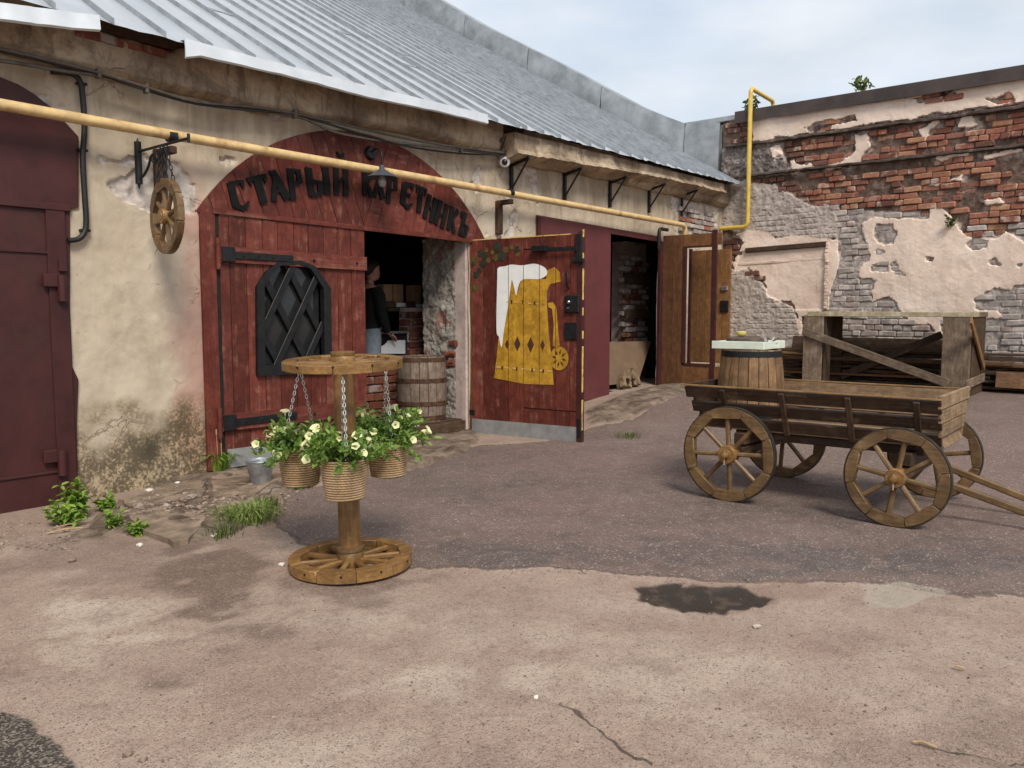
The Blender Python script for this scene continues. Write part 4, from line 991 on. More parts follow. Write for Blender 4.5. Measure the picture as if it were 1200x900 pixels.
# ------------------------------------------------------------------ second doorway: fixed red leaf and open brown leaf with a wicket
x0, x1 = W(628, 300).x, 12.38
zt2, zb2 = 2.83, .16; m = MB()
fx_ = slab('fixed_steel_leaf', bl, [(x0, zb2), (10.79, zb2 + .05), (10.79, 2.72), (12.31, 2.70), (12.38, 2.72), (12.38, 2.79), (x0, zt2)], D - .025, .03, 'steelred2', 'wine red steel leaf and head of the second doorway')
MB().box((x0 + .03, D - .03, 1.5), (.06, .03, 2.6), None, .004).build('leaf_edge', 'steelred', fx_)
MB().box((12.36, D - .03, 1.48), (.08, .06, 2.46), None, .004).build('door_post', 'steelred', fx_)
Q0 = Vector((12.40, D - .05, 0)); Q1 = Vector((12.44, 5.67, 0)); qd = (Q1 - Q0).normalized(); qn = Vector((qd.y, -qd.x, 0)); 
if qn.x > 0: qn = -qn
QW = (Q1 - Q0).length
def QF(x, y):
    d = Vector(ray(x, y)); o = Vector(CAM); t = (Q0 - o).dot(qn) / d.dot(qn); p = o + d * t; return ((p - Q0).dot(qd), p.z)
def qslab(name, parent, poly, off, th, mat, label=None):
    v = [Vector(((Q0 + qd * s + qn * off).x, (Q0 + qd * s + qn * off).y, z)) for s, z in poly]; n = Vector((0, 0, 0))
    for i in range(len(v)): n += v[i].cross(v[(i + 1) % len(v)])
    if n.dot(qn) < 0: v = v[::-1]
    return MB().prism(v, qn * -th).build(name, mat, parent, label=label)
qzt, qzb = 2.80, .29
a_, b_ = QF(803, 300)[0], QF(834, 300)[0]; ot, ob = QF(818, 290)[1], QF(818, 426)[1]
ow = qslab('open_brown_leaf', bl, [(.0, qzb), (a_, qzb), (a_, qzt - .03), (0, qzt - .03)], -.022, .02, 'steelred', 'open brown plank leaf with a steel framed wicket opening')
px_ = np.linspace(0.005, a_ - .03, 5)
for i in range(4): qslab('plank', ow, [(px_[i] + .002, qzb), (px_[i + 1] - .002, qzb), (px_[i + 1] - .002, qzt), (px_[i] + .002, qzt)], random.uniform(-.003, 0), .02, 'pinedz')
qslab('plank', ow, [(a_ - .028, ot + .03), (QW - .02, ot + .03), (QW - .02, qzt), (a_ - .028, qzt)], 0, .03, 'pined')
qslab('plank', ow, [(a_ - .028, qzb), (QW - .02, qzb), (QW - .02, ob - .04), (a_ - .028, ob - .04)], 0, .03, 'pined')
for nm, p in (('steel_stile', (a_ - .03, ob, a_ + .02, ot + .03)), ('steel_stile', (b_ + .005, qzb - .1, b_ + .085, qzt + .05)), ('steel_rail', (a_ + .02, ob - .04, b_, ob)), ('steel_rail', (a_ + .02, ot, b_, ot + .03))):
    qslab(nm, ow, [(p[0], p[1]), (p[2], p[1]), (p[2], p[3]), (p[0], p[3])], .012, .05, 'steelred')
# the wicket itself swung back behind the leaf
wa, wb_ = XP(805.5, 430, 12.75), XP(854, 430, 12.75); wzt, wzb = XP(830, 293, 12.75).z, XP(830, 425, 12.75).z
wk = MB().box((12.79, (wa.y + wb_.y) / 2, (wzt + wzb) / 2), (.02, abs(wa.y - wb_.y) - .02, wzt - wzb - .02), None, .003).build('wicket_door', 'pined', bl, label='small pine wicket door swung back behind the brown leaf')
yy = np.linspace(wa.y, wb_.y, 6)
for i in range(5): MB().box((12.762, (yy[i] + yy[i + 1]) / 2, (wzt + wzb) / 2), (.03, abs(yy[i] - yy[i + 1]) - .004, wzt - wzb), None, .003).build('plank', 'pinez', wk)
MB().box((12.74, wa.y - .03, (wzt + wzb) / 2), (.05, .05, wzt - wzb + .06), None, .004).build('steel_stile', 'steelred', wk)
p = XP(849, 359, 12.74); MB().box((12.735, p.y, p.z), (.03, .14, .19), None, .006).build('lock_box', 'iron', wk)
p = XP(849, 338, 12.74); MB().box((12.735, p.y, p.z), (.03, .11, .07), None, .006).build('latch_plate', 'chain', wk)
# brick pier, shelves of boards inside the second doorway
pa, pb = YP(735, 300, D + .9), YP(766, 445, D + .9)
MB().box(((pa.x + pb.x) / 2 + .1, D + 1.1, 1.4), (pb.x - pa.x + .1, .3, 2.8)).build('pier_core', 'jamb2', bl)
for r_ in range(22):
    for k in range(3):
        x = pa.x + (k + .5) * .28 - (.14 if r_ % 2 else 0)
        if x < pb.x + .1: MB().box((x, D + .94, .4 + r_ * .1), (.26, .1, .085), None, .01, .008).build('brick', random.choice(['gbrick', 'gbrick', 'jambbrick']), bl)
for yc in (327, 368):
    q = YP(745, yc, D + .8); MB().box((q.x + .15, D + .84, q.z), (.85, .05, .17), None, .006, .006).build('wall_board', 'greyd', bl)
#PART4
# ------------------------------------------------------------------ brick end wall
ew = thing('brick_wall', (XR, 2.5, .27), 'crumbling red brick end wall with flaking pink plaster', 'wall')
def Z3(*p): return [(q.y, q.z) for q in (R(830 + x / 3.243, 80 + y / 3.243) for x, y in p)]
def Z4(*p): return [(q.y, q.z) for q in (R(840 + x / 3.3333, 230 + y / 3.3333) for x, y in p)]
ry = np.concatenate([lines(-4.0, .9, .08, []), lines(.9, D + .05, .0155, [D + .05])]); rz = lines(-.2, 5.12, .0165, [5.12])
RY, RZ = np.meshgrid(ry, rz, indexing='ij')
q1 = fbm(RY * 3.5, RZ * 3.5, 71, 5); q2 = fbm(RY * 14, RZ * 14, 72, 4); q3 = fbm(RY * 40, RZ * 40, 73, 3); q4 = fbm(RY * 1.2, RZ * 1.2, 74, 3)
def region(polys, holes=()):
    d = np.full(RY.shape, -9.0)
    for p in polys: d = np.maximum(d, sdf(RY, RZ, p))
    for h in holes: d = np.minimum(d, -sdf(RY, RZ, h))
    return d
rag_ = (q1 - .5) * .3 + (q2 - .5) * .14
P1 = Z3((160, 200), (165, 282), (365, 247), (1200, 130), (1900, 20), (1900, -80), (1200, 30))
H1s = [Z3((365, 228), (400, 206), (470, 193), (560, 176), (562, 196), (520, 212), (470, 216), (464, 240), (385, 250)), Z3((785, 114), (860, 98), (935, 93), (932, 108), (860, 116), (800, 126)), Z3((1058, 116), (1150, 98), (1166, 124), (1090, 142))]
P1b = [Z3((236, 298), (272, 292), (278, 325), (248, 334)), Z3((562, 255), (606, 248), (606, 300), (585, 330), (590, 360), (460, 385), (420, 372), (530, 345), (558, 315)), Z3((300, 345), (325, 345), (345, 365), (400, 362), (420, 385), (330, 398)), Z3((800, 235), (860, 190), (885, 190), (882, 215), (840, 230), (835, 275), (810, 275)), Z3((875, 340), (960, 318), (990, 320), (985, 335), (890, 350)),
       Z3((1040, 330), (1200, 300), (1200, 318), (1050, 348)), Z3((820, 440), (890, 425), (960, 410), (960, 425), (840, 455)), Z3((1050, 505), (1110, 495), (1120, 512), (1060, 520)), Z3((960, 180), (1010, 172), (1030, 215), (990, 235), (950, 225))]
P2 = Z4((560, 135), (565, 108), (620, 84), (720, 94), (738, 84), (832, 88), (838, 45), (870, 35), (900, 62), (935, 110), (960, 142), (1000, 166), (1060, 168), (1100, 160), (1128, 134), (1200, 176), (1700, 230), (1700, 420), (1200, 345), (1155, 350), (1150, 372), (1090, 358), (1050, 376), (1010, 400), (1008, 442), (1060, 450), (1100, 452), (1122, 470), (1040, 476), (1010, 600), (895, 610), (885, 475), (880, 535), (852, 542), (830, 507), (760, 502), (730, 480), (710, 445), (700, 420), (660, 396), (610, 410), (612, 370), (622, 330), (600, 318), (558, 315), (556, 290), (582, 262), (600, 250), (585, 190))
H2s = [Z4((612, 150), (622, 108), (690, 103), (712, 150), (690, 192), (650, 190), (630, 175)), Z4((594, 272), (625, 262), (662, 262), (668, 295), (600, 297)), Z4((684, 265), (700, 252), (710, 290), (738, 312), (700, 306)), Z4((622, 212), (650, 210), (662, 222), (632, 230)), Z4((984, 186), (1010, 160), (1066, 172), (1056, 206), (1004, 206)), Z4((1050, 246), (1085, 238), (1120, 272), (1062, 276)), Z4((820, 238), (845, 240), (840, 250), (825, 248)), Z4((1170, 266), (1195, 262), (1190, 274), (1172, 274))]
P3 = Z4((72, 150), (130, 125), (230, 155), (330, 160), (430, 165), (472, 178), (482, 220), (478, 270), (462, 322), (442, 380), (437, 445), (330, 470), (330, 545), (322, 520), (318, 470), (298, 428), (230, 400), (200, 392), (182, 340), (150, 300), (118, 280), (74, 292), (60, 262), (84, 212), (110, 182))
pl = np.maximum(np.maximum(region([P1], H1s), region(P1b)), np.maximum(region([P2], H2s), region([P3]))) + rag_ * .42
CO = region([Z3((30, 420), (250, 437), (300, 470), (330, 495), (400, 522), (500, 515), (498, 560), (480, 640), (440, 655), (200, 645), (100, 625), (30, 600)),
             Z4((-20, 270), (74, 292), (118, 280), (182, 340), (230, 400), (298, 428), (330, 545), (330, 760), (-20, 760))]) + rag_ * .5
DK = region([Z3((30, 300), (230, 290), (300, 350), (330, 400), (240, 410), (30, 430))]) + rag_ * .4
GR = region([Z4((440, 60), (560, 52), (700, 60), (760, 40), (840, 60), (840, 300), (1000, 140), (1300, 150), (1300, 800), (330, 800), (430, 380), (470, 200))]) + rag_ * .3
niche = region([Z4((88, 215), (430, 186), (436, 445), (200, 445), (70, 300))])
step_ = smooth(pl, -.006, .010)
HR = .020 * step_ + (q1 - .5) * .03 + (q3 - .5) * .006 + smooth(CO, -.01, .02) * (.026 + (q2 - .5) * .006 + (q3 - .5) * .005) * (1 - step_) + smooth(DK, -.01, .02) * (.02 + (q2 - .5) * .03 + (q3 - .5) * .015)
HR -= .03 * (1 - smooth(GR, -.02, .05) * .8) * (1 - step_) * (1 - smooth(CO, -.03, .0)) * (1 - smooth(DK, -.03, .0))
HR += (q4 - .5) * .06 + (1 - step_) * ((q2 - .5) * .02 + (q3 - .5) * .015) - .018 * smooth(niche, 0, .02) * step_
cours = np.abs(((RZ / .1) % 1) - .5)
HR -= .012 * smooth(cours, .44, .49) * smooth(CO, -.01, .02) * (1 - step_) * (q1 > .42)
def m_endwall():
    s = NT('flaking_end_wall'); v = s.coord('Object'); n1 = s.noise(v, 1.3, 7, .62); n2 = s.noise(v, 7, 7, .68); n3 = s.noise(v, 34, 5, .7); st = s.noise(s.coord('Object', (1, 4.5, .5)), 2.5, 6, .65)
    mort = s.ramp(n2, [(.35, (.075, .048, .036)), (.6, (.18, .125, .1)), (.75, (.33, .26, .215))])
    c = s.mix(s.step(s.attr('grey'), -.02, .05), mort, s.ramp(n2, [(.35, (.19, .16, .145)), (.65, (.42, .37, .34))]))
    c = s.mix(s.step(s.attr('conc'), -.01, .015), c, s.ramp(n2, [(.3, (.24, .195, .17)), (.5, (.38, .325, .29)), (.7, (.5, .435, .39))]))
    c = s.mix(s.step(s.attr('darkstone'), -.01, .015), c, s.ramp(n2, [(.38, (.07, .055, .05)), (.56, (.2, .17, .155)), (.72, (.42, .38, .35))]))
    p = s.ramp(n1, [(.28, (.58, .45, .365)), (.55, (.72, .58, .485)), (.75, (.8, .67, .575))])
    p = s.mix(s.math('MULTIPLY', s.step(n2, .52, .72), .35), p, (.5, .39, .33))
    p = s.mix(s.math('MULTIPLY', s.step(st, .58, .72), .4), p, (.45, .31, .2))
    cr = s.vor(v, 2.6, 'DISTANCE_TO_EDGE'); crn = s.math('ABSOLUTE', s.math('ADD', cr, s.math('MULTIPLY', s.math('SUBTRACT', n2, .5), .2)))
    p = s.mix(s.math('MULTIPLY', s.math('MULTIPLY', s.step(crn, .006, .002), s.step(n1, .5, .6)), .6), p, (.2, .14, .11))
    c = s.mix(s.math('MULTIPLY', s.math('MULTIPLY', s.step(s.attr('plaster'), -.1, -.01), s.step(n2, .42, .56)), .8), c, (.46, .385, .335))
    c = s.mix(s.step(s.attr('plaster'), -.004, .004), c, p)
    h = s.math('ADD', s.math('MULTIPLY', n3, .6), n2)
    return s.out(c, .94, h, .5, .015, 0, .1)
MAT['endwall'] = m_endwall()
em = grid_mesh('plaster_face', ry[::-1], rz, np.stack([XR - HR[::-1], RY[::-1], RZ[::-1]], -1), None, dict(plaster=pl[::-1], conc=CO[::-1], darkstone=DK[::-1], grey=GR[::-1]), MAT['endwall'])
em.set_sharp_from_angle(angle=math.radians(36)); link('plaster_face', em, ew, rel(ew))
MB().box((XR + .36, 1.4, 2.5), (.6, 10.7, 5.1)).build('wall_core', 'greyd', ew)
cap = MB(); rr = random.Random(9)
ysc = np.linspace(-4.0, 6.55, 36)
for y in ysc:
    w = rr.uniform(-.006, .006)
    for (x, z) in ((XR - .1 + w, 5.045 + w), (XR - .085 + w, 5.26), (XR - .05, 5.275), (XR + .75, 5.3), (XR + .75, 5.04), (XR - .07, 5.06)): cap.v.append((x, y, z))
for i in range(len(ysc) - 1):
    for k in range(6): cap.f.append((i * 6 + k, i * 6 + (k + 1) % 6, (i + 1) * 6 + (k + 1) % 6, (i + 1) * 6 + k))
cap.f.append(tuple(range(6))[::-1]); cap.f.append(tuple((len(ysc) - 1) * 6 + k for k in range(6))); cap.build('cap_flashing', 'capmetal', ew)
MAT['ledge'] = plain('sooty_ledge', (.075, .056, .048), .9, 0, .35, .5, 9, .15, (.19, .14, .115))
for z0, z1 in ((4.62, 4.66), (4.04, 4.075)):
    m = MB(); yl = np.linspace(-4, 6.74, 90)
    for y in yl:
        o = .085 + rr.uniform(-.018, .012); dz = rr.uniform(-.012, .012)
        for (x, z) in ((XR + .05, z0 + .0), (XR - o, z0 + .01 + dz), (XR - o, z1 + dz), (XR + .05, z1 + .045)): m.v.append((x, y, z))
    for i in range(len(yl) - 1):
        for k in range(4): m.f.append((i * 4 + k, i * 4 + (k + 1) % 4, (i + 1) * 4 + (k + 1) % 4, (i + 1) * 4 + k))
    m.build('wall_ledge', 'ledge', ew)
# niche beam and trim
MAT['pinkpl'] = plain('pink_plaster_trim', (.62, .49, .4), .92, 0, .14, .4, 6, .1, (.42, .32, .25))
a, b = R(840 + 112 / 3.333, 230 + 212 / 3.333, .03), R(840 + 430 / 3.333, 230 + 186 / 3.333, .03)
plank('niche_beam', ew, a, b, .06, .09, (0, 0, 1), 'greyd', .012)
a, b = R(840 + 84 / 3.333, 230 + 266 / 3.333, .0), R(840 + 420 / 3.333, 230 + 243 / 3.333, .0)
plank('niche_shade_strip', ew, a, b, .03, .045, (0, 0, 1), 'pinkpl', .006)  # plaster strip added in place of a shadow stripe across the niche
a, b = R(840 + 432 / 3.333, 230 + 180 / 3.333, .03), R(840 + 436 / 3.333, 230 + 440 / 3.333, .03)
m = MB(); 
for k in range(20):
    t0, t1 = k / 20, (k + 1) / 20; z0, z1 = a.z + (b.z - a.z) * t0, a.z + (b.z - a.z) * t1
    if rr.random() < .9: m.box((XR - .035, a.y + rr.uniform(-.008, .008), (z0 + z1) / 2), (.05, .055, z0 - z1), None, .008, .006)
m.build('niche_trim', 'pinkpl', ew)
# bricks
def at_field(Fld, y, z):
    i = np.clip(np.searchsorted(ry, y), 0, len(ry) - 1); j = np.clip(np.searchsorted(rz, z), 0, len(rz) - 1); return Fld[i, j]
cells = []
for r_ in range(3, 51):
    z = r_ * .1 + .05; y = -3.9 + (.07 if r_ % 2 else 0) + rr.uniform(-.03, .03); hdr = r_ % 3 == 0
    while y < D - .1:
        l = .135 if (hdr and rr.random() < .7) or rr.random() < .12 else .272
        cells.append((y + l / 2, z, l)); y += l + .012
def brick_mesh(l, sd, col):
    random.seed(sd); return MB().box((0, 0, 0), (.13, l, .087), None, .012, .0075).mesh('brick', col)
BM = {(l, c, k): brick_mesh(l, k, c) for l in (.135, .272) for c in ('brick', 'gbrick') for k in range(7)}
r0_ = lambda z: round(z * 10)
cand = []
for (y, z, l) in cells:
    f = [at_field(pl, y + o * l, z) for o in (-.42, 0, .42)]
    if max(f[1], min(f)) > .015 or f[1] > -.005: continue
    if at_field(CO, y, z) > .01 or at_field(DK, y, z) > .02: continue
    if abs(z - 4.65) < .06 or abs(z - 4.06) < .06: continue
    g = at_field(GR, y, z) + rr.gauss(0, .1) > 0
    if not g and vnoise(np.array([y * 1.5 + 50]), np.array([r0_(z) * 3.7]), 5)[0] > .76: continue
    if rr.random() < (.08 if g else .09) : continue
    pro = (rr.choice([-.006, .006, .014, .02, .028, .036]) - (.028 if at_field(q1, y, z) > .56 else 0)) if not g else rr.choice([.004, .008, .014, .02])
    cand.append((y, z, l, g, pro + (at_field(q4, y, z) - .5) * .06))
random.seed(11)
def vis(c):
    x, yv = XR * fw[0] + c[0] * fw[1], 0
    d = np.array([XR, c[0], c[1] - EYE]); f = d @ fw; pxx = 600 + F * (d @ rt) / f; pyy = 450 - F * (d @ up) / f
    return (0 if (0 < pxx < 1215 and pyy < 415) else 1, f)
cand.sort(key=vis)
restm = {}
for i, (y, z, l, g, pro) in enumerate(cand):
    c_ = 'gbrick' if g else 'brick'
    M = Matrix.Translation((XR + .065 - pro, y, z + rr.uniform(-.004, .004))) @ Matrix.Rotation(rr.uniform(-.025, .025), 4, 'X') @ Matrix.Rotation(rr.uniform(-.03, .03), 4, 'Z')
    if i < 299: link('brick', BM[(l, c_, rr.randrange(7))], ew, rel(ew, M))
    else: restm.setdefault(c_, MB()).box((XR + .065 - pro, y, z), (.13, l, .087), M.to_3x3().to_4x4(), .012, .006)
for c_, m in restm.items(): m.build('bricks', c_, ew, kind='stuff')
# ------------------------------------------------------------------ gas pipe
gp_ = thing('gas_pipe', (2, D - .2, 3.05), 'long yellow gas pipe along the facade turning up at the corner', 'pipe')
def bend(pts, r=.12, n=5):
    pts = [Vector(p) for p in pts]; o = [pts[0]]
    for i in range(1, len(pts) - 1):
        a, b, c = pts[i - 1], pts[i], pts[i + 1]; d0 = (a - b).normalized(); d1 = (c - b).normalized(); rr_ = min(r, (a - b).length * .45, (c - b).length * .45)
        p0, p1 = b + d0 * rr_, b + d1 * rr_
        for k in range(n + 1):
            t = k / n; o.append(p0 * (1 - t) ** 2 + b * 2 * t * (1 - t) + p1 * t * t)
    return o + [pts[-1]]
ZP = 3.05; YPp = D - .2
zA = YP(0, 123, YPp).z; pB = YP(803, 264, YPp)
pts = [(-3.5, YPp, zA + .0), (YP(200, 158, YPp).x, YPp, YP(200, 158, YPp).z), (YP(500, 209.5, YPp).x, YPp, YP(500, 209.5, YPp).z), (pB.x, YPp, pB.z), (pB.x, YPp, pB.z - .32)]
MB().tube(bend(pts, .12), .043, 14).build('pipe_run', 'pipe', gp_, smooth_=50)
e0, e1, e2 = R(842, 268, .14), R(876, 263, .14), R(871, 105, .14)
yr = e1.y
e3 = Vector((XR + .95, yr, e2.z - .02))
MB().tube(bend([(XR - .14, D - .03, e0.z - .0), (XR - .14, yr, e0.z - .0), (XR - .14, yr, e2.z), e3, (e3.x, yr, 5.2)], .1), .04, 14).build('pipe_riser', 'pipe2', gp_, smooth_=50)
for x, y in ((201, 160), (598, 226)):
    p = YP(x, y, YPp); m = MB(); m.box((p.x, D - .1, p.z - .11), (.06, .26, .06), None, .005); m.box((p.x - .02, D - .03, p.z - .3), (.1, .06, .42), None, .008)
    m.build('pipe_bracket', 'rustiron', gp_); MB().tube([(p.x - .035, YPp, p.z), (p.x + .035, YPp, p.z)], .05, 14).build('pipe_clamp', 'iron', gp_, smooth_=50)
p = YP(782, 268, YPp); MB().tube(bend([(p.x, YPp, p.z - .02), (p.x - .28, YPp, p.z - .02), (p.x - .28, YPp, p.z - .35)], .08), .03, 10).build('pipe_bracket', 'iron', gp_, smooth_=50)
# ------------------------------------------------------------------ cables, conduit, lamp, camera
cb_ = thing('cable_bundle', (5, D - .16, 3.4), 'sagging grey cables strung along below the cornice', 'cables')
def along(pp, off): return [tuple(W(x, y, off)) for x, y in pp]
def densify(P, n=4):
    P = [Vector(p) for p in P]; o = []
    for i in range(len(P) - 1):
        p0, p1, p2, p3 = P[max(i - 1, 0)], P[i], P[i + 1], P[min(i + 2, len(P) - 1)]
        for k in range(n):
            t = k / n; o.append(.5 * ((2 * p1) + (p2 - p0) * t + (2 * p0 - 5 * p1 + 4 * p2 - p3) * t * t + (3 * p1 - p0 - 3 * p2 + p3) * t ** 3))
    return o + [P[-1]]
for pp, off, r, mt in (([(-90, 40), (0, 57), (60, 71), (112, 84), (170, 102), (230, 119), (300, 126), (345, 133), (395, 144), (460, 159), (520, 170), (590, 179)], .17, .013, 'cable'),
                   ([(-90, 44), (0, 60), (60, 74), (115, 87), (172, 106), (232, 122), (302, 130), (346, 134), (400, 150), (470, 170), (540, 180), (592, 181)], .16, .011, 'blackcable'),
                   ([(-90, 62), (0, 71), (80, 84), (125, 90), (190, 110), (260, 125), (344, 135), (390, 154), (440, 164), (500, 171), (560, 178), (592, 180)], .15, .014, 'cable'),
                   ([(592, 180), (600, 172), (606, 160), (604, 148), (598, 146)], .17, .008, 'cable'), ([(590, 182), (596, 172), (601, 158), (601, 147)], .16, .008, 'blackcable'), ([(588, 176), (592, 162), (594, 158)], .16, .006, 'blackcable'),
                   ([(128, 90), (128, 84), (132, 80), (142, 80), (147, 81)], .17, .005, 'cable')):
    P = densify(along(pp, off)); P = ([Vector((-3.6, P[0].y, P[0].z + .05))] if pp[0][0] < 0 else []) + P
    MB().tube(P, r, 6).build('cable', mt, cb_, smooth_=60)
for x, y in ((115, 86), (171, 104), (345, 134), (540, 176)): 
    p = W(x, y, .15); MB().box((p.x, p.y, p.z), (.03, .06, .075), None, .006).build('cable_clip', 'cable', cb_)
cd = thing('black_conduit', tuple(W(98, 190, .04)), 'black corrugated conduit running down beside the maroon gate', 'conduit')
MB().tube(densify(along([(60, 84), (82, 86), (93, 94), (97, 115), (99, 150), (97, 185), (99, 225), (101, 258), (99, 272), (92, 280), (80, 282)], .05), 5), .022, 10).build('conduit_tube', 'blackcable', cd, smooth_=60)
for x, y in ((96, 98), (97, 176), (100, 270)):
    p = W(x, y, .04); MB().box((p.x, p.y + .01, p.z), (.075, .05, .02), None, .004).build('conduit_clip', 'iron', cd)
lp = W(431, 180, 0); lm = thing('wall_lamp', (lp.x, D - .03, lp.z), 'black gooseneck wall lamp with conical shade over the lettering', 'lamp')
MB().lathe([(.0, 0), (.075, 0), (.075, .02), (.06, .045), (.0, .05)], 24, (0, 0, 0), Matrix.Rotation(PI / 2, 4, 'X'), False).build('wall_plate', 'iron', lm, False, 40)
tip = YP(447.5, 196, D - .3) - Vector((lp.x, D - .03, lp.z))
MB().tube(densify([(0, -.02, 0), (tip.x * .4, -.12, .025), (tip.x * .8, tip.y * .75, .01), (tip.x, tip.y, -.05), (tip.x, tip.y, tip.z)], 5), .011, 8).build('lamp_arm', 'iron', lm, False, 60)
tz = tip.z - .02
MAT['lampgrey'] = plain('grey_enamel', (.06, .07, .085), .4, 0, .1, .05)
MB().lathe([(.025, .04), (.03, 0), (.165, -.085), (.162, -.09), (.028, -.012), (.0, -.012)], 28, (tip.x, tip.y, tz), None, False).build('lamp_shade', 'lampgrey', lm, False, 30)
MAT['bulb'] = plain('clear_bulb', (.3, .29, .28), .12, 0, .05, 0)
MB().lathe([(.018, -.03), (.02, -.06), (.038, -.1), (.042, -.14), (.03, -.175), (.004, -.185)], 16, (tip.x, tip.y, tz)).build('bulb', 'bulb', lm, False, 60)
cp = W(588, 190, .06); cam_ = thing('security_camera', tuple(cp), 'small white dome security camera with black lens on the wall', 'camera')
dv = Vector((-.75, -.6, -.25)).normalized(); Mq = dv.to_track_quat('Z', 'Y').to_matrix().to_4x4()
MB().lathe([(.02, -.07), (.06, -.06), (.07, -.02), (.07, .03), (.06, .05), (.04, .055), (.0, .055)], 20, (0, -.05, 0), Mq, False).build('housing', 'whiteplastic', cam_, False, 40)
MB().lathe([(.04, .05), (.036, .07), (.02, .082), (0, .085)], 16, (0, -.05, 0), Mq, False).build('lens', 'glass', cam_, False, 60)
MB().box((.06, .02, .1), (.1, .06, .1), None, .008).build('mount_box', 'whiteplastic', cam_, False)
jb = W(596, 178, .05); tag(link('junction_box', MB().box((0, 0, 0), (.12, .08, .14), None, .01).mesh('junction_box', 'whiteplastic'), None, Matrix.Translation(jb + Vector((.1, .0, -.02)))), 'small pale junction box beside the security camera', 'junction box')
# ------------------------------------------------------------------ wooden spoked wheels
def felloes(m_list, R0, th, n, inner, wobble, a0=0.0):
    """list of meshes, n rim blocks in the x-z plane, thickness along y"""
    out = []
    for i in range(n):
        b0, b1 = a0 + 2 * PI * i / n + .004, a0 + 2 * PI * (i + 1) / n - .004; m = MB(); k = 8
        f = [(R0 * math.cos(b0 + (b1 - b0) * t / k), 0, R0 * math.sin(b0 + (b1 - b0) * t / k)) for t in range(k + 1)]
        g = [(inner * math.cos(b1), 0, inner * math.sin(b1)), (inner * math.cos(b0), 0, inner * math.sin(b0))]
        rim = f + g; c = .006
        q = [Vector((x, -th / 2, z)) for x, y, z in rim]
        m.prism(q, (0, th, 0)); out.append(m)
    return out
def add_wheel(root, name, loc, rot, R0, th, n, inner, mat_f, mat_s, hub_r, hub_l, tyre=True, spoke_w=.035, a0=0.0, hubmat=None, label=None, spoke_at_joint=False, tyre_mat='tyre'):
    M = Matrix.Translation(loc) @ rot
    hb = MB().lathe([(hub_r * .5, -hub_l / 2 - .006), (hub_r * .55, -hub_l / 2), (hub_r * .92, -hub_l / 2), (hub_r, -hub_l / 2 + .008), (hub_r, hub_l / 2 - .008), (hub_r * .92, hub_l / 2), (hub_r * .55, hub_l / 2), (hub_r * .5, hub_l / 2 + .006)], 20, (0, 0, 0), Matrix.Rotation(PI / 2, 4, 'X'))
    w = link(name, hb.mesh(name, hubmat or mat_f, 40), root, M, label)
    for m in felloes(None, R0, th, n, inner, 0, a0): 
        o = link('felloe', m.mesh('felloe', mat_f, 20), w)
        bv = o.modifiers.new('edge', 'BEVEL'); bv.width = .005; bv.segments = 1; bv.limit_method = 'ANGLE'; bv.angle_limit = .6
    ap = inner * math.cos(PI / n)
    for i in range(n):
        a = a0 + 2 * PI * (i + (0 if spoke_at_joint else .5)) / n; d = Vector((math.cos(a), 0, math.sin(a)))
        plank('spoke', w, d * hub_r * .7, d * ((inner if spoke_at_joint else ap) + .012), spoke_w, spoke_w * 1.05, (0, 1, 0), mat_s, spoke_w * .28, world=False)
    if tyre:
        k = 48; m = MB()
        for t in range(k):
            c, s_ = math.cos(2 * PI * t / k), math.sin(2 * PI * t / k)
            for r_, y in ((R0 + .002, -th * .42), (R0 + .009, -th * .42), (R0 + .009, th * .42), (R0 + .002, th * .42)): m.v.append((r_ * c, y, r_ * s_))
        for t in range(k):
            for q in range(4): m.f.append((t * 4 + q, t * 4 + (q + 1) % 4, ((t + 1) % k) * 4 + (q + 1) % 4, ((t + 1) % k) * 4 + q))
        link('iron_tyre', m.mesh('iron_tyre', tyre_mat, 35), w)
    return w
I4 = Matrix()
def chain(name, parent, a, b, mat='chain', link_l=.028, r=.0025, w=.0068, local=True):
    a, b = Vector(a), Vector(b); L_ = (b - a).length; n = max(2, int(L_ / (link_l * .74))); d = (b - a).normalized(); u1 = d.orthogonal().normalized(); u2 = d.cross(u1); m = MB()
    for i in range(n):
        c = a + d * (L_ * (i + .5) / n); u_ = u1 if i % 2 else u2; pts = []
        for k in range(10):
            t = 2 * PI * k / 10; pts.append(c + d * (math.sin(t) * link_l / 2) + u_ * (math.cos(t) * w))
        m.tube(pts, r, 5, False, True)
    return m.build(name, mat, parent, not local, 60)
# hanging wheel sign and its bracket
hp = XP(196, 254, W(170, 200, .0).x + .02); 
bx = W(160, 190, .0).x
sb = thing('sign_bracket', (bx, D, 2.7), 'black wrought iron bracket with scroll on the cream wall', 'bracket')
zt0, zb0_ = W(160, 166, .03).z, W(160, 215, .03).z
m = MB(); m.tube([(bx, D - .03, zb0_), (bx, D - .03, zt0)], .028, 10); m.tube([(bx, D - .03, zt0), (bx, D - .03, zt0 + .03)], [.012, .004], 8); m.tube([(bx, D - .03, zb0_ - .04), (bx, D - .03, zb0_)], [.005, .014], 8)
m.build('wall_bar', 'iron', sb, smooth_=50)
p0 = Vector((bx, D - .03, W(163, 178, .03).z)); p1 = XP(221, 162, bx)
MB().tube([p0, p1], .012, 8).build('bracket_arm', 'iron', sb, smooth_=50); MB().tube([p1 + Vector((0, 0, -.03)), p1 + Vector((0, 0, .035))], .012, 8).build('arm_finial', 'iron', sb, smooth_=50)
hk = (p0.z - zb0_ - .03) / .36
sc_ = [Vector((bx, D + y_, zb0_ + z_ * hk)) for y_, z_ in ((-.04, .06), (-.12, .1), (-.2, .2), (-.24, .3), (-.31, .33), (-.34, .26), (-.29, .22), (-.26, .26))]
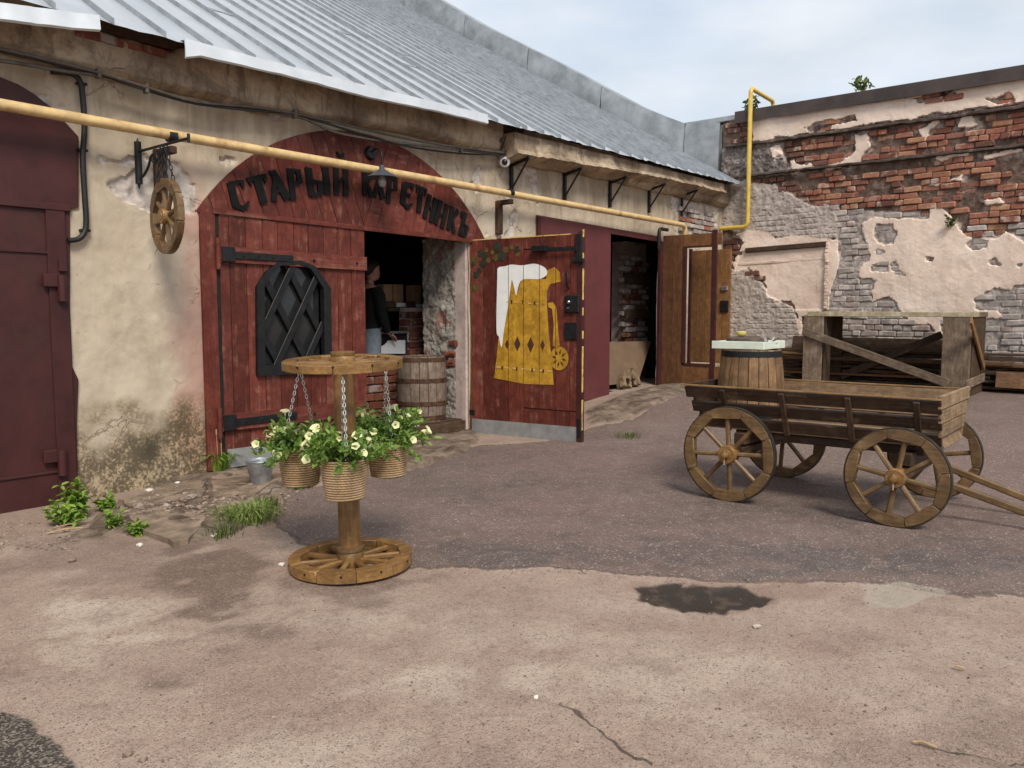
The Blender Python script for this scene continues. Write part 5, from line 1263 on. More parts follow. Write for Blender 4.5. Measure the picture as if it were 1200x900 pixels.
MB().tube(densify(sc_, 4), .011, 8).build('scroll', 'iron', sb, smooth_=60)
wheelc = XP(195.5, 253.5, bx); wr = .30
hw = thing('hanging_wheel_sign', tuple(wheelc), 'small wooden cart wheel hanging on chains from the iron bracket', 'wheel sign')
RX = Matrix.Rotation(PI / 2 - .13, 4, 'Z')
add_wheel(hw, 'sign_wheel', (0, 0, 0), RX, wr, .055, 8, wr * .78, 'honeyd', 'honeyd', .062, .1, False, .034, .2, 'honey')
for yy, ar in ((-.07, -.02), (.07, .04)):
    for sx_ in (-.03, .03): chain('chain', hw, (sx_, yy, wr * .94), (0, ar, p0.z - wheelc.z + (p1.z - p0.z) * .55), 'iron', .05, .0045, .012)
# ------------------------------------------------------------------ bar table made of two wheels
tb = G(411.5, 664); TBX = 1; BT = thing('bar_table', (tb.x, tb.y, gzz(tb.x, tb.y)), 'tall honey coloured bar table made of two cart wheels and a post', 'table')
fdist = Vector((tb.x, tb.y)).dot(Vector((fw[0], fw[1])))
d_ = ray(398, 424); dd = math.hypot(tb.x, tb.y) / math.hypot(d_[0], d_[1]); ztop = EYE + d_[2] * dd - BT.location.z + .02
RH = Matrix.Rotation(PI / 2, 4, 'X')
add_wheel(BT, 'base_wheel', (0, 0, .048), RH, .36, .066, 10, .30, 'honey', 'honey', .078, .11, False, .031, .3)
cdir = math.atan2(-tb.y, -tb.x)
TILT = Matrix.Rotation(.045, 4, Vector((-math.sin(cdir), math.cos(cdir), 0)))
add_wheel(BT, 'top_wheel', (.0, .0, ztop - .03), TILT @ RH @ Matrix.Rotation(.2, 4, 'Y'), .345, .05, 10, .283, 'honey', 'honey', .07, .1, False, .03, .1)
MB().lathe([(.083, .105), (.085, .13), (.07, .135)], 24).build('post_collar', 'honeyd', BT, False, 40)
ps = MB()
for k in range(13): pass
post = MB().lathe([(.066, .12), (.064, .4), (.062, .8), (.06, ztop - .05)], 24)
MAT['honeyz'] = wood('honey_post', (.17, .085, .028), (.35, .195, .07), (.42, .26, .11), .25, .36, 2, .45, .1)
post.build('post', 'honeyz', BT, False, 40)
MB().lathe([(.068, ztop + .012), (.072, ztop + .02), (.07, ztop + .04), (.05, ztop + .042)], 24).build('top_cap', 'honey', BT, False, 40)
for k in range(20):
    a = k * PI / 10 + .1; 
    for z_, r_ in ((ztop - .03, .346), (.055, .361)):
        if k % 2 == 0: MB().lathe([(.007, -.002), (.007, .002)], 8, (r_ * math.cos(a), r_ * math.sin(a), z_), Vector((math.cos(a), math.sin(a), 0)).to_track_quat('Z', 'Y').to_matrix().to_4x4()).build('screw', 'iron', BT, False)
# ------------------------------------------------------------------ rope wrapped flower pots
pot_prof = [(.098, -.222), (.128, 0.0), (.131, .008), (.122, .008), (.118, -.03)]
coil = MB(); turns = 16; per = 36; uvs = []
for i in range(turns * per + 1):
    t = i / (turns * per); z = -.222 + .224 * t; r0 = .0985 + .0305 * t + .003; a = 2 * PI * i / per
    for k in range(6):
        b = 2 * PI * k / 6; coil.v.append(((r0 + .0062 * math.cos(b)) * math.cos(a), (r0 + .0062 * math.cos(b)) * math.sin(a), z + .0062 * math.sin(b)))
for i in range(turns * per):
    for k in range(6): coil.f.append((i * 6 + k, i * 6 + (k + 1) % 6, (i + 1) * 6 + (k + 1) % 6, (i + 1) * 6 + k))
coilm = coil.mesh('rope_wrap', 'rope', 80)
uvl = coilm.uv_layers.new(name='UVMap'); li = np.zeros(len(coilm.loops), np.int32); coilm.loops.foreach_get('vertex_index', li)
uv = np.stack([(li // 6) * .62, (li % 6) * .35], -1).astype(np.float32); uvl.data.foreach_set('uv', uv.reshape(-1))
def leaf_pts(c, d, n, l, w):
    """pointed folded leaf: base, two sides, tip"""
    s_ = d.cross(n).normalized(); return [c, c + d * l * .35 + s_ * w * .5 + n * w * .12, c + d * l * .75 + s_ * w * .36 + n * w * .1, c + d * l - n * l * .1, c + d * l * .75 - s_ * w * .36 + n * w * .1, c + d * l * .35 - s_ * w * .5 + n * w * .12, c + d * l * .45 - n * w * .08]
def add_leaf(m, c, d, n, l, w): m.add(leaf_pts(c, d, n, l, w), [(0, 6, 1), (1, 6, 2), (2, 6, 3), (3, 6, 4), (4, 6, 5), (5, 6, 0)])
def rvec(r): 
    v = Vector((r.gauss(0, 1), r.gauss(0, 1), r.gauss(0, 1))); return v.normalized()
def foliage(r, nst, rad, hgt, drop):
    m = MB(); tips = []
    for s_ in range(nst):
        a = r.uniform(0, 2 * PI); q = r.uniform(.1, 1) ** .6; b0 = Vector((math.cos(a), math.sin(a), 0)) * .09 * q
        out = Vector((math.cos(a), math.sin(a), 0)); el = r.uniform(.25, 1.0) if q < .75 else r.uniform(-.25, .6); L_ = r.uniform(.6, 1.1)
        P = [b0 + Vector((0, 0, -.02))]
        for k in range(1, 6):
            t = k / 5; P.append(b0 + out * rad * q * t * L_ + Vector((0, 0, hgt * el * t * L_ - drop * max(0, q - .6) * t * t)))
        m.tube(P, .0022, 4, False)
        for k in range(1, 6):
            for _ in range(3 if k < 5 else 4):
                d = (rvec(r) * .9 + out * .5 + Vector((0, 0, .25))).normalized(); n = (Vector((0, 0, 1)) + rvec(r) * .6); n = (n - d * n.dot(d)).normalized()
                add_leaf(m, P[k] + rvec(r) * .008, d, n, r.uniform(.026, .056), r.uniform(.016, .032))
        tips.append((P[-1], out))
    return m, tips
def flower_mesh(sz, openf):
    m = MB(); n = 10
    rings = [(.05 * sz, 0), (.09 * sz, .28 * sz), (.2 * sz, .5 * sz), (.52 * sz * openf, .62 * sz), (.5 * sz * openf, .6 * sz)]
    for i, (r_, z) in enumerate(rings):
        for k in range(n):
            a = 2 * PI * k / n; q = r_ * (1.0 if k % 2 == 0 or i < 3 else .84); m.v.append((q * math.cos(a), q * math.sin(a), z - (.06 * sz if i == 3 and k % 2 == 0 else 0)))
    for i in range(3):
        for k in range(n): m.f.append((i * n + k, i * n + (k + 1) % n, (i + 1) * n + (k + 1) % n, (i + 1) * n + k))
    return m.mesh('flower', 'flower', 60)
FLM = [flower_mesh(.062, 1.0), flower_mesh(.054, .9), flower_mesh(.06, .55)]
BT.rotation_euler = Matrix.Rotation(.022, 3, Vector((-fw[0], -fw[1], 0)).normalized()).to_euler()
topx = Vector((-rt[0], -rt[1])) * .022 * ztop
pots = [(404, 537, 'front', 'rope wrapped flower pot hanging nearest, in front of the table post', 0, 21, 31), (345, 525, 'l', 'rope wrapped flower pot hanging beside the zinc bucket and door', 2 * PI / 3, 13, 32), (456, 515, 'r', 'rope wrapped flower pot hanging under the table near the doorway step', -2 * PI / 3, 18, 33)]
for (x, y, _, lab, da, nf, sd) in pots:
    rad = .30; a = cdir - da if False else cdir + (-da); px_ = tb.x + topx.x + rad * math.cos(a); py_ = tb.y + topx.y + rad * math.sin(a)
    d_ = ray(x, y); zz = EYE + d_[2] * math.hypot(px_, py_) / math.hypot(d_[0], d_[1])
    pt = thing('flower_pot', (px_, py_, zz), lab, 'flower pot', 'hanging flower pots')
    MB().lathe(pot_prof, 36, (0, 0, 0), None, False).build('pot_body', 'soil', pt, False, 40)
    MB().lathe([(.09, -.224), (.02, -.222)], 24).build('pot_base', 'soil', pt, False)
    link('rope_wrap', coilm, pt)
    MB().lathe([(.118, -.02), (.06, -.012), (.01, -.008)], 24).build('soil', 'soil', pt, False, 60)
    r = random.Random(sd); m, tips = foliage(r, 74, .23, .19, .07); m.build('foliage', 'leaf', pt, False, kind='stuff')
    r.shuffle(tips)
    for k in range(nf):
        p, o = tips[k % len(tips)]; d = (o * .6 + Vector((0, 0, .7)) + rvec(r) * .7 + Vector((math.cos(cdir), math.sin(cdir), 0)) * .55).normalized()
        pp = p + Vector((0, 0, .012)) + rvec(r) * .012
        link('flower', FLM[r.choice([0, 0, 1, 1, 2])], pt, Matrix.Translation(pp) @ d.to_track_quat('Z', 'Y').to_matrix().to_4x4() @ Matrix.Rotation(r.uniform(0, 6), 4, 'Z'))
    top = Vector((tb.x + topx.x + .29 * math.cos(a) - px_, tb.y + topx.y + .29 * math.sin(a) - py_, BT.location.z + ztop - .06 - zz))
    for k in range(2):
        b = a + (.12 if da == 0 else 1.2) + k * PI; chain('chain', pt, (.125 * math.cos(b), .125 * math.sin(b), .0), top)
    MB().tube([top, top + Vector((0, 0, .035))], .004, 6).build('hook', 'chain', pt, False)
#PART5
# ------------------------------------------------------------------ four wheeled cart
XN, XF = 6.03, 7.2
CT = thing('wooden_cart', (6.6, 2.0, gzz(6.6, 2.0)), 'dark brown four wheeled wooden hay cart with slatted sides', 'cart')
RC = Matrix.Rotation(-PI / 2, 4, 'Z')
hub = [(XP(854, 534, XN), .372), (XP(1050.5, 560, XN), .343)]
for k, (p, r_) in enumerate(hub):
    for X, sgn in ((XN, 1), (XF, -1)):
        zc_ = gzz(X, p.y) + r_ + .004
        loc = Vector((X, p.y, zc_)) - CT.location
        add_wheel(CT, 'cart_wheel', loc, RC if sgn > 0 else Matrix.Rotation(PI / 2, 4, 'Z'), r_, .062, 8, r_ * .83, 'honeyd', 'honeyd', r_ * .2, .11, True, .034, .45 if k == 0 else .22, 'honey')
        m = MB().tube([(-.05 * sgn + 0, 0, 0), (-.105 * sgn, 0, 0), (-.11 * sgn, 0, 0)], [.032, .022, .012], 12); o = m.build('axle_end', 'honey', CT, False, 50); o.location = loc
        pin = MB().tube([(-.085 * sgn, 0, -.075), (-.085 * sgn, 0, .035)], .005, 6); o = pin.build('linch_pin', 'straw', CT, False); o.location = loc
    m = MB(); z = gzz(XN, p.y) + r_
    plank('axle', CT, (XN + .05, p.y, z), (XF - .05, p.y, z), .08, .08, (0, 0, 1), 'cart', .012)
    plank('bolster', CT, (XN + .2, p.y, z + .10), (XF - .2, p.y, z + .10), .1, .1, (0, 0, 1), 'cart', .01)
# body: flared slatted sides
XT0, XB0 = 6.10, 6.27
def side_x(z, z0, z1): return XB0 + (XT0 - XB0) * (z - z0) / (z1 - z0)
A, B = XP(800, 450, XT0), XP(1104, 465.5, XT0); C_ = XP(819, 497, XB0); Dd = XP(1104, 524, XB0)
ztop_, zbot = (A.z + B.z) / 2, (Dd.z + .0)
yr0, yf0 = A.y, B.y; yr1 = XP(824, 497, XB0).y; yf1 = Dd.y
XT1, XB1 = XN + XF - XT0 + .02, XN + XF - XB0
hgt = ztop_ - zbot; ph = hgt * .275; gap = hgt * .06
cen = (XN + XF) / 2
for side in (0, 1):
    for k in range(3):
        zc0 = zbot + ph * .5 + k * (ph + gap); f = (zc0 - zbot) / hgt
        x = side_x(zc0, zbot, ztop_); x = x if side == 0 else 2 * cen - x
        ya = yr1 + (yr0 - yr1) * (f + .06); yb = yf1 + (yf0 - yf1) * f
        upn = Vector((-(hgt), 0, -(XB0 - XT0))) if side == 0 else Vector((hgt, 0, -(XB0 - XT0)))
        plank('side_plank', CT, (x, ya, zc0), (x, yb, zc0), ph, .024, upn, 'cart' if side == 0 else 'cartin', .004)
    for px0 in (846, 915, 993, 1074):
        y = XP(px0, 470, XT0).y; o = -.024 if side == 0 else .024
        b0, b1 = (side_x(zbot - .02, zbot, ztop_), y, zbot - .02), (side_x(ztop_ - .035, zbot, ztop_), y, ztop_ - .035)
        if side: b0, b1 = (2 * cen - b0[0], *b0[1:]), (2 * cen - b1[0], *b1[1:])
        plank('side_stake', CT, (b0[0] + o, *b0[1:]), (b1[0] + o, *b1[1:]), .045, .026, (-1, 0, 0), 'cart', .005)
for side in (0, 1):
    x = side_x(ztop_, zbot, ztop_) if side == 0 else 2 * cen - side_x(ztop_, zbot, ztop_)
    plank('lit_rail_edge', CT, (x, yr0 + .01, ztop_ - .012), (x, yf0, ztop_ - .012), .03, .012, (0, 0, 1), 'honey', .002)  # paler strip laid on each side so its top edge looks lit
# front and back end boards
for k in range(4):
    z = zbot + .01 + hgt * (k - .42) / 3.45 + hgt * .1; f = (z - zbot) / hgt; xa = side_x(z, zbot, ztop_); 
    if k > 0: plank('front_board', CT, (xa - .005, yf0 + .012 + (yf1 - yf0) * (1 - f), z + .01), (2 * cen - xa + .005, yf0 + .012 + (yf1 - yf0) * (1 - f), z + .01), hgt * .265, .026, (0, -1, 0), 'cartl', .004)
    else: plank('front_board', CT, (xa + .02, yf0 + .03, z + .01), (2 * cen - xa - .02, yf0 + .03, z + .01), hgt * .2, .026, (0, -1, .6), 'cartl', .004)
    plank('tail_board', CT, (xa, yr1 + (yr0 - yr1) * f - .03, z), (2 * cen - xa, yr1 + (yr0 - yr1) * f - .03, z), hgt * .26, .024, (0, 1, 0), 'cart', .004) if k else None
for k in range(5):
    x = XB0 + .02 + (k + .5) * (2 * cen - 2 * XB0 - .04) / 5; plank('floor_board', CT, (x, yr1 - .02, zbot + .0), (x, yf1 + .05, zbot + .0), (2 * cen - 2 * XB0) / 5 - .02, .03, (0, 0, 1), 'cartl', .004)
for s_ in (-1, 1): plank('perch', CT, (cen + s_ * .2, hub[0][0].y + .1, zbot - .06), (cen + s_ * .2, hub[1][0].y - .1, zbot - .06), .07, .07, (0, 0, 1), 'cart', .01)
def ZP_(x, y, z):
    d = ray(x, y); return Vector(CAM + d * ((z - EYE) / d[2]))
for (p, q, X_) in (((1104, 545), (1200, 583), 6.86), ((1112, 568), (1200, 600), 6.42)):
    a, b = XP(*p, X_), XP(*q, X_); d = (b - a); plank('shaft', CT, a - d * .1, a + d * 2.1, .045, .05, (0, 0, 1), 'honeyd', .008)
# ------------------------------------------------------------------ barrel standing in the cart with a tray of food on it
bpx = XP(880, 440, 6.72); bz = zbot + .02; ztray = XP(876, 409, 6.72).z
half = (XP(913, 420, 6.72) - XP(848, 420, 6.72)).length / 2
bx_, by_ = 6.72, bpx.y
BR = thing('upturned_barrel', (bx_, by_, bz), 'short pale oak barrel standing inside the cart under the tray', 'barrel')
Hb = ztray - bz
def staves(root, H, r0, r1, rm, n, mat, th=.02):
    for i in range(n):
        a0, a1 = 2 * PI * i / n + .012, 2 * PI * (i + 1) / n - .012; m = MB(); K_ = 5
        for j in range(K_):
            t = j / (K_ - 1); r_ = r0 + (r1 - r0) * t + (rm - (r0 + r1) / 2) * 4 * t * (1 - t)
            for (a, q) in ((a0, r_), ((a0 + a1) / 2, r_ + .0015), (a1, r_), (a1, r_ - th), (a0, r_ - th)): m.v.append((q * math.cos(a), q * math.sin(a), H * t))
        for j in range(K_ - 1):
            for k in range(5): m.f.append((j * 5 + k, j * 5 + (k + 1) % 5, j * 5 + 5 + (k + 1) % 5, j * 5 + 5 + k))
        m.f.append((4, 3, 2, 1, 0)); m.f.append(tuple((K_ - 1) * 5 + k for k in range(5))); m.build('stave', mat, root, False)
def hoop(root, r, z, w, mat): MB().lathe([(r + .001, z - w / 2), (r + .006, z - w / 2), (r + .006, z + w / 2), (r + .001, z + w / 2), (r + .001, z - w / 2)], 32, (0, 0, 0), None, False).build('hoop', mat, root, False, 30)
staves(BR, Hb, half * 1.2, half * .98, half * 1.12, 20, 'stave'); hoop(BR, half * 1.0, Hb - .035, .05, 'iron'); hoop(BR, half * 1.2, .06, .04, 'iron')
MB().lathe([(half * .95, Hb - .03), (.01, Hb - .029)], 24).build('barrel_head', 'stave', BR, False)
t0, t1, t2 = XP(834, 404, 6.55), XP(895, 405, 6.55), YP(920, 406, XP(895, 405, 6.55).y)
tw, tl_ = t2.x - t1.x, t0.y - t1.y
TR = thing('serving_tray', ((t1.x + t2.x) / 2, (t0.y + t1.y) / 2, ztray + .002), 'pale mint wooden tray resting on the barrel in the cart', 'tray')
m = MB(); MB().box((0, 0, .008), (tw - .03, tl_ - .03, .014), None, .002).build('tray_floor', 'tray', TR, False)
for s_ in (-1, 1):
    MB().box((s_ * (tw / 2 - .008), 0, .035), (.016, tl_, .066), None, .003).build('tray_side', 'tray', TR, False)
    w3 = (tw - .034) / 3
    for q in (-1, 1): MB().box((q * w3, s_ * (tl_ / 2 - .008), .034), (w3, .016, .062), None, .002).build('tray_end', 'tray', TR, False)
    MB().box((0, s_ * (tl_ / 2 - .008), .018), (w3, .016, .028), None, .002).build('tray_end', 'tray', TR, False); MB().box((0, s_ * (tl_ / 2 - .008), .059), (w3, .016, .014), None, .002).build('tray_grip', 'tray', TR, False)
sm_ = TR.location + Vector((.0, .03, .016))
m = MB(); r = random.Random(2); n = 14
ring0 = [((.10 + .015 * r.random()) * math.cos(2 * PI * k / n), (.16 + .02 * r.random()) * math.sin(2 * PI * k / n)) for k in range(n)]
for (sc1, z) in ((.9, 0), (1, .045), (.93, .072), (.6, .088)): m.v += [(x * sc1, y * sc1, z + r.uniform(-.004, .004)) for x, y in ring0]
for i in range(3):
    for k in range(n): m.f.append((i * n + k, i * n + (k + 1) % n, i * n + n + (k + 1) % n, i * n + n + k))
m.f.append(tuple(3 * n + k for k in range(n))); m.f.append(tuple(range(n))[::-1])
tag(link('stone_dish', m.mesh('stone_dish', 'stonedark', 40), None, Matrix.Translation(sm_)), 'dark rough oval slab lying on the mint tray', 'dish')
MAT['lemonin'] = plain('lemon_flesh', (.85, .78, .36), .4, 0, .1, .2, 60)
LM = thing('lemon_half', sm_ + Vector((.0, .04, .088)), 'halved yellow lemon sitting on the dark slab', 'lemon')
MB().lathe([(.01, 0), (.03, .006), (.042, .024), (.044, .04)], 20).build('lemon_peel', 'lemon', LM, False, 60)
MB().lathe([(.043, .041), (.036, .043), (.01, .042)], 20).build('lemon_flesh', 'lemonin', LM, False, 60)
for k in range(4):
    p = TR.location + Vector((-.03 + .035 * k, -tl_ * .36 + .01 * (k % 2), .045)); m = MB(); dx = Vector((.09, .05 - .03 * k, .045)); m.tube([p - dx, p + dx], [.004, .007], 6); m.box(tuple(p + dx), (.03, .02, .006), None, .002)
    tag(m.build('fork', 'stonedark' if k % 2 else 'chain', None), 'small fork leaning on the end of the mint tray', 'fork', 'forks on the tray')
# ------------------------------------------------------------------ tall rough counter of old boards
g_ = G(1138, 466); XC = g_.x; zg = gzz(XC + .3, g_.y)
cy1, cy0 = XP(1137, 420, XC).y, XP(941, 420, XC).y; ctop = XP(1050, 367, XC).z
XC2 = YP(1152.5, 400, cy1).x
MAT['topb'] = wood('pale_painted_board', (.42, .36, .24), (.7, .62, .44), (.3, .2, .12), .35, .7, 0, .3, .08)
CN = thing('rough_counter', ((XC + XC2) / 2, (cy0 + cy1) / 2, zg), 'tall weathered board counter with crossed braces behind the cart', 'counter')
pwid = cy0 - XP(963, 420, XC).y; pw2 = XP(1103.5, 420, XC).y - cy1
for (yc, w, m_) in ((cy0 - pwid / 2, pwid, 'grey'), (cy1 + pw2 / 2, pw2, 'grey')):
    plank('post_board', CN, (XC, yc, zg), (XC, yc, ctop - .03), w, .04, (-1, 0, 0), m_, .006)
    plank('post_board', CN, (XC2, yc, zg), (XC2, yc, ctop - .03), w, .04, (-1, 0, 0), 'greyd', .006)
yi = XP(963, 420, XC).y - .025
plank('side_board', CN, (XC + .16, yi, zg), (XC + .16, yi, ctop - .04), .26, .04, (0, 1, 0), 'greyd', .006)  # both side boards get darker wood: the shade on these faces is in the colour
plank('side_board', CN, ((XC + XC2) / 2 + .02, cy1 - .005, zg), ((XC + XC2) / 2 + .02, cy1 - .005, ctop - .04), XC2 - XC - .04, .035, (0, -1, 0), 'greyd', .006)
ttl = XP(958, 366, XC).y
for k in range(3): plank('top_board', CN, (XC - .03 + (k + .5) * (XC2 - XC + .06) / 3, cy0 + .02 - .08 * (k == 0), ctop - .012), (XC - .03 + (k + .5) * (XC2 - XC + .06) / 3, cy1 - .04, ctop - .02), (XC2 - XC + .06) / 3 - .006, .075, (0, 0, 1), 'topb' if k == 0 else 'grey', .005)
a, b = XP(941, 388, XC - .05), XP(1112, 450, XC - .05); plank('brace', CN, a, b, .125, .03, (-1, 0, 0), 'grey', .005)
a, b = XP(985, 441, XC2 - .05), XP(1104, 392, XC2 - .05); plank('brace', CN, a, b, .12, .03, (-1, 0, 0), 'cart', .005)
a, b = YP(1138, 375, cy1 - .06), YP(1153, 431, cy1 - .06); plank('brace', CN, a, b, .1, .03, (0, -1, 0), 'pine', .005)
a, b = YP(1133, 451, cy1 - .05), YP(1153, 442, cy1 - .05); plank('brace', CN, a, b, .13, .03, (0, -1, 0), 'grey', .005)
# ------------------------------------------------------------------ boards stacked along the end wall
rr = random.Random(17); gname = 'loose boards stacked along the brick wall'
zq = .29
rows = [(14.50, .05), (14.62, .10), (14.42, .16), (14.6, .22), (14.45, .30), (14.62, .37), (14.4, .42), (14.58, .5), (14.66, .56)]
for i, (x, dz) in enumerate(rows):
    for seg in range(2):
        mt_ = rr.choice(['board', 'board', 'greyd', 'pined', 'cart'])
        y0 = rr.uniform(5.2, 5.9) - seg * 3.2; y1 = y0 - rr.uniform(2.7, 3.6); w = rr.uniform(.14, .3); t = rr.uniform(.03, .06)
        o = plank('board', None, (x + rr.uniform(-.04, .04), y0, zq + dz + rr.uniform(-.01, .01)), (x + rr.uniform(-.06, .06), y1, zq + dz + rr.uniform(-.01, .02)), w, t, (0, 0, 1), mt_, .005)
        tag(o, '%s board, %s from the bottom of the pile %s' % ({'board': 'brown', 'greyd': 'dark grey', 'pined': 'tan', 'cart': 'blackish brown'}[mt_], ('lowest', 'second', 'third', 'fourth', 'fifth', 'sixth', 'seventh', 'eighth', 'topmost')[i], ('behind the counter', 'right of the counter')[seg]), 'board', gname)
for y in ():
    o = plank('bearer', None, (14.3, y, zq + .0), (14.75, y, zq + .0), .09, .09, (0, 0, 1), 'greyd', .008); tag(o, 'short timber bearer under the board pile by the brick wall', 'timber', 'bearers under the boards')
a, b = XP(930, 403, 14.72), XP(1062, 413, 14.72)
tag(plank('board', None, (14.66, a.y, .95), (14.7, b.y - .6, .93), .28, .035, (-1, 0, .25), 'greyd', .005), 'wide dark board leaning on edge against the wall behind the counter', 'board')
tag(plank('board', None, (14.62, XP(1160, 432, 14.6).y + 1.2, zq + .43), (14.3, -2.2, zq + .40), .1, .04, (0, 0, 1), 'pine', .005), 'clean pale pine board on top of the pile right of the counter', 'board')
tag(plank('board', None, (14.22, 2.0, zq + .2), (14.18, -2.4, zq + .17), .24, .05, (-1, 0, .1), 'board', .005), 'broad brown plank standing on edge along the front of the pile', 'board')
tag(plank('board', None, (14.2, 5.4, zq + .52), (14.5, 4.4, zq + .46), .09, .035, (0, 0, 1), 'pine', .005), 'short light pine offcut poking out left of the counter', 'board')
# ------------------------------------------------------------------ zinc bucket by the door
bk = GG(305.5, 572); BK = thing('zinc_bucket', tuple(bk), 'small grey zinc bucket standing by the red door', 'bucket')
rb = (G(322, 572) - G(290, 572)).length / 2
hb_ = rb * 1.72
MB().lathe([(rb * .68, 0), (rb * .7, .006), (rb * .82, hb_ * .5), (rb * .84, hb_ * .52), (rb * .86, hb_ * .54), (rb * .97, hb_ - .008), (rb, hb_), (rb * .95, hb_), (rb * .66, .02)], 32).build('pail', 'zinc', BK, False, 30)
MB().tube([(rb * 1.0 * math.cos(t), rb * 1.0 * math.sin(t), hb_) for t in np.linspace(0, 2 * PI, 33)[:-1]], .005, 6, False, True).build('rolled_rim', 'zinc', BK, False, 60)
MB().tube([(rb * .98 * math.cos(t), rb * .3 + rb * .55 * math.sin(t), hb_ - .004 - .01 * math.sin(t)) for t in np.linspace(0, PI, 17)], .0035, 6).build('bail_handle', 'zinc', BK, False, 60)
# ------------------------------------------------------------------ barrel in the doorway
ob = YP(498, 490, D + .42); OB = thing('old_barrel', (ob.x - .02, D + .45, .17), 'weathered grey barrel with rusty hoops inside the doorway', 'barrel')
rw = (YP(519, 450, D + .42).x - YP(471, 450, D + .42).x) / 2 * .86; ht_ = YP(495, 417, D + .42).z - .17
staves(OB, ht_, rw * .93, rw * .93, rw * 1.02, 18, 'staveold'); MB().lathe([(rw * .9, ht_ - .02), (.01, ht_ - .018)], 24).build('barrel_head', 'greyd', OB, False)
for z, q in ((.05, .955), (.27, 1.01), (.62, 1.015), (.94, .955)): hoop(OB, rw * q, ht_ * z + .01, .05, 'hoop')
# ------------------------------------------------------------------ things in the dark shop
FZ = .17
ca, cbx = YP(425, 440, D + 1.0), YP(475, 440, D + 1.0); czt = YP(450, 428, D + 1.0).z
CB = thing('brick_base', ((ca.x + cbx.x) / 2, D + 1.12, FZ), 'low brown brick base inside the dark doorway', 'base')
for r_ in range(6):
    for k in range(5):
        x = ca.x + .06 + k * .235 - (.1 if r_ % 2 else 0)
        MB().box((x, D + 1.02, FZ + .06 + r_ * .105), (.22, .1, .092), None, .008, .004).build('brick', 'jambbrick', CB)
MB().box(((ca.x + cbx.x) / 2, D + 1.2, FZ + .33), (cbx.x - ca.x, .26, .64)).build('base_core', 'greyd', CB)
s0, s1 = YP(441, 390, D + 1.15), YP(479, 416, D + 1.15)
GRL = thing('grill_counter', ((s0.x + s1.x) / 2, D + 1.3, FZ + .66), 'stainless serving counter with a white sheet over its front', 'counter')
MB().box(((s0.x + s1.x) / 2, D + 1.32, (s0.z + s1.z) / 2), (s1.x - s0.x, .3, s0.z - s1.z - .02), None, .008).build('cabinet', 'void', GRL)
MB().box(((s0.x + s1.x) / 2, D + 1.3, s0.z), (s1.x - s0.x + .04, .36, .03), None, .006).build('counter_top', 'stainless', GRL)
MB().box((s1.x, D + 1.155, (s0.z + s1.z) / 2), (.04, .03, s0.z - s1.z), None, .004).build('counter_post', 'stainless', GRL)
def yp2(x, y, Y): p = YP(x, y, Y); return (p.x, Y, p.z)
MB().prism([yp2(443, 408, D + 1.14), yp2(451, 404, D + 1.14), yp2(455, 399, D + 1.14), yp2(475, 398.5, D + 1.14), yp2(475, 414.5, D + 1.14), yp2(445, 414.5, D + 1.14)][::-1], (0, .012, 0)).build('white_sheet', 'whiteplastic', GRL)
sp0, sp1 = YP(452, 360, D + 1.35), YP(498, 364, D + 1.35)
SHF = thing('wall_shelf', ((sp0.x + sp1.x) / 2, D + 1.4, sp0.z), 'dark wooden shelf carrying boxes inside the doorway', 'shelf')
MB().box(((sp0.x + sp1.x) / 2, D + 1.45, sp0.z - .03), (sp1.x - sp0.x, .3, .05), None, .004).build('shelf_board', 'greyd', SHF)
MB().box(((sp0.x + sp1.x) / 2, D + 1.62, sp0.z - .1), (sp1.x - sp0.x, .04, .2), None, .004).build('shelf_back', 'void', SHF)
zs = sp0.z
for (xa, xb, y0, lab) in ((448, 459, 333, 'left kraft box on the dark shelf'), (460, 472, 333, 'right kraft box of the pair on the dark shelf'), (482, 493, 334, 'single kraft pack standing right on the shelf')):
    a, b = YP(xa, y0, D + 1.45), YP(xb, 358, D + 1.45); m = MB().box(((a.x + b.x) / 2, D + 1.5, (a.z + zs) / 2), (b.x - a.x - .008, .14, a.z - zs), None, .004)
    tag(m.build('kraft_box', 'card', None), lab, 'box', 'kraft boxes on the shelf')
for i, (xa, xb, y0, mt, lab) in enumerate(((449, 464, 353, 'stonedark', 'dark price card at the left end of the shelf'), (465, 476, 355, 'white', 'white price card in the middle of the shelf'), (477, 487, 353, 'stonedark', 'dark price card between two white cards'), (488, 495, 356.5, 'white', 'small white price card at the right shelf end'))):
    a, b = YP(xa, y0, D + 1.33), YP(xb, 360, D + 1.33)
    tag(MB().box(((a.x + b.x) / 2, D + 1.34, (a.z + zs) / 2 + .002), (b.x - a.x - .01, .012, a.z - zs), Matrix.Rotation(-.1, 4, 'X'), .002).build('price_card', mt, None), lab, 'card')
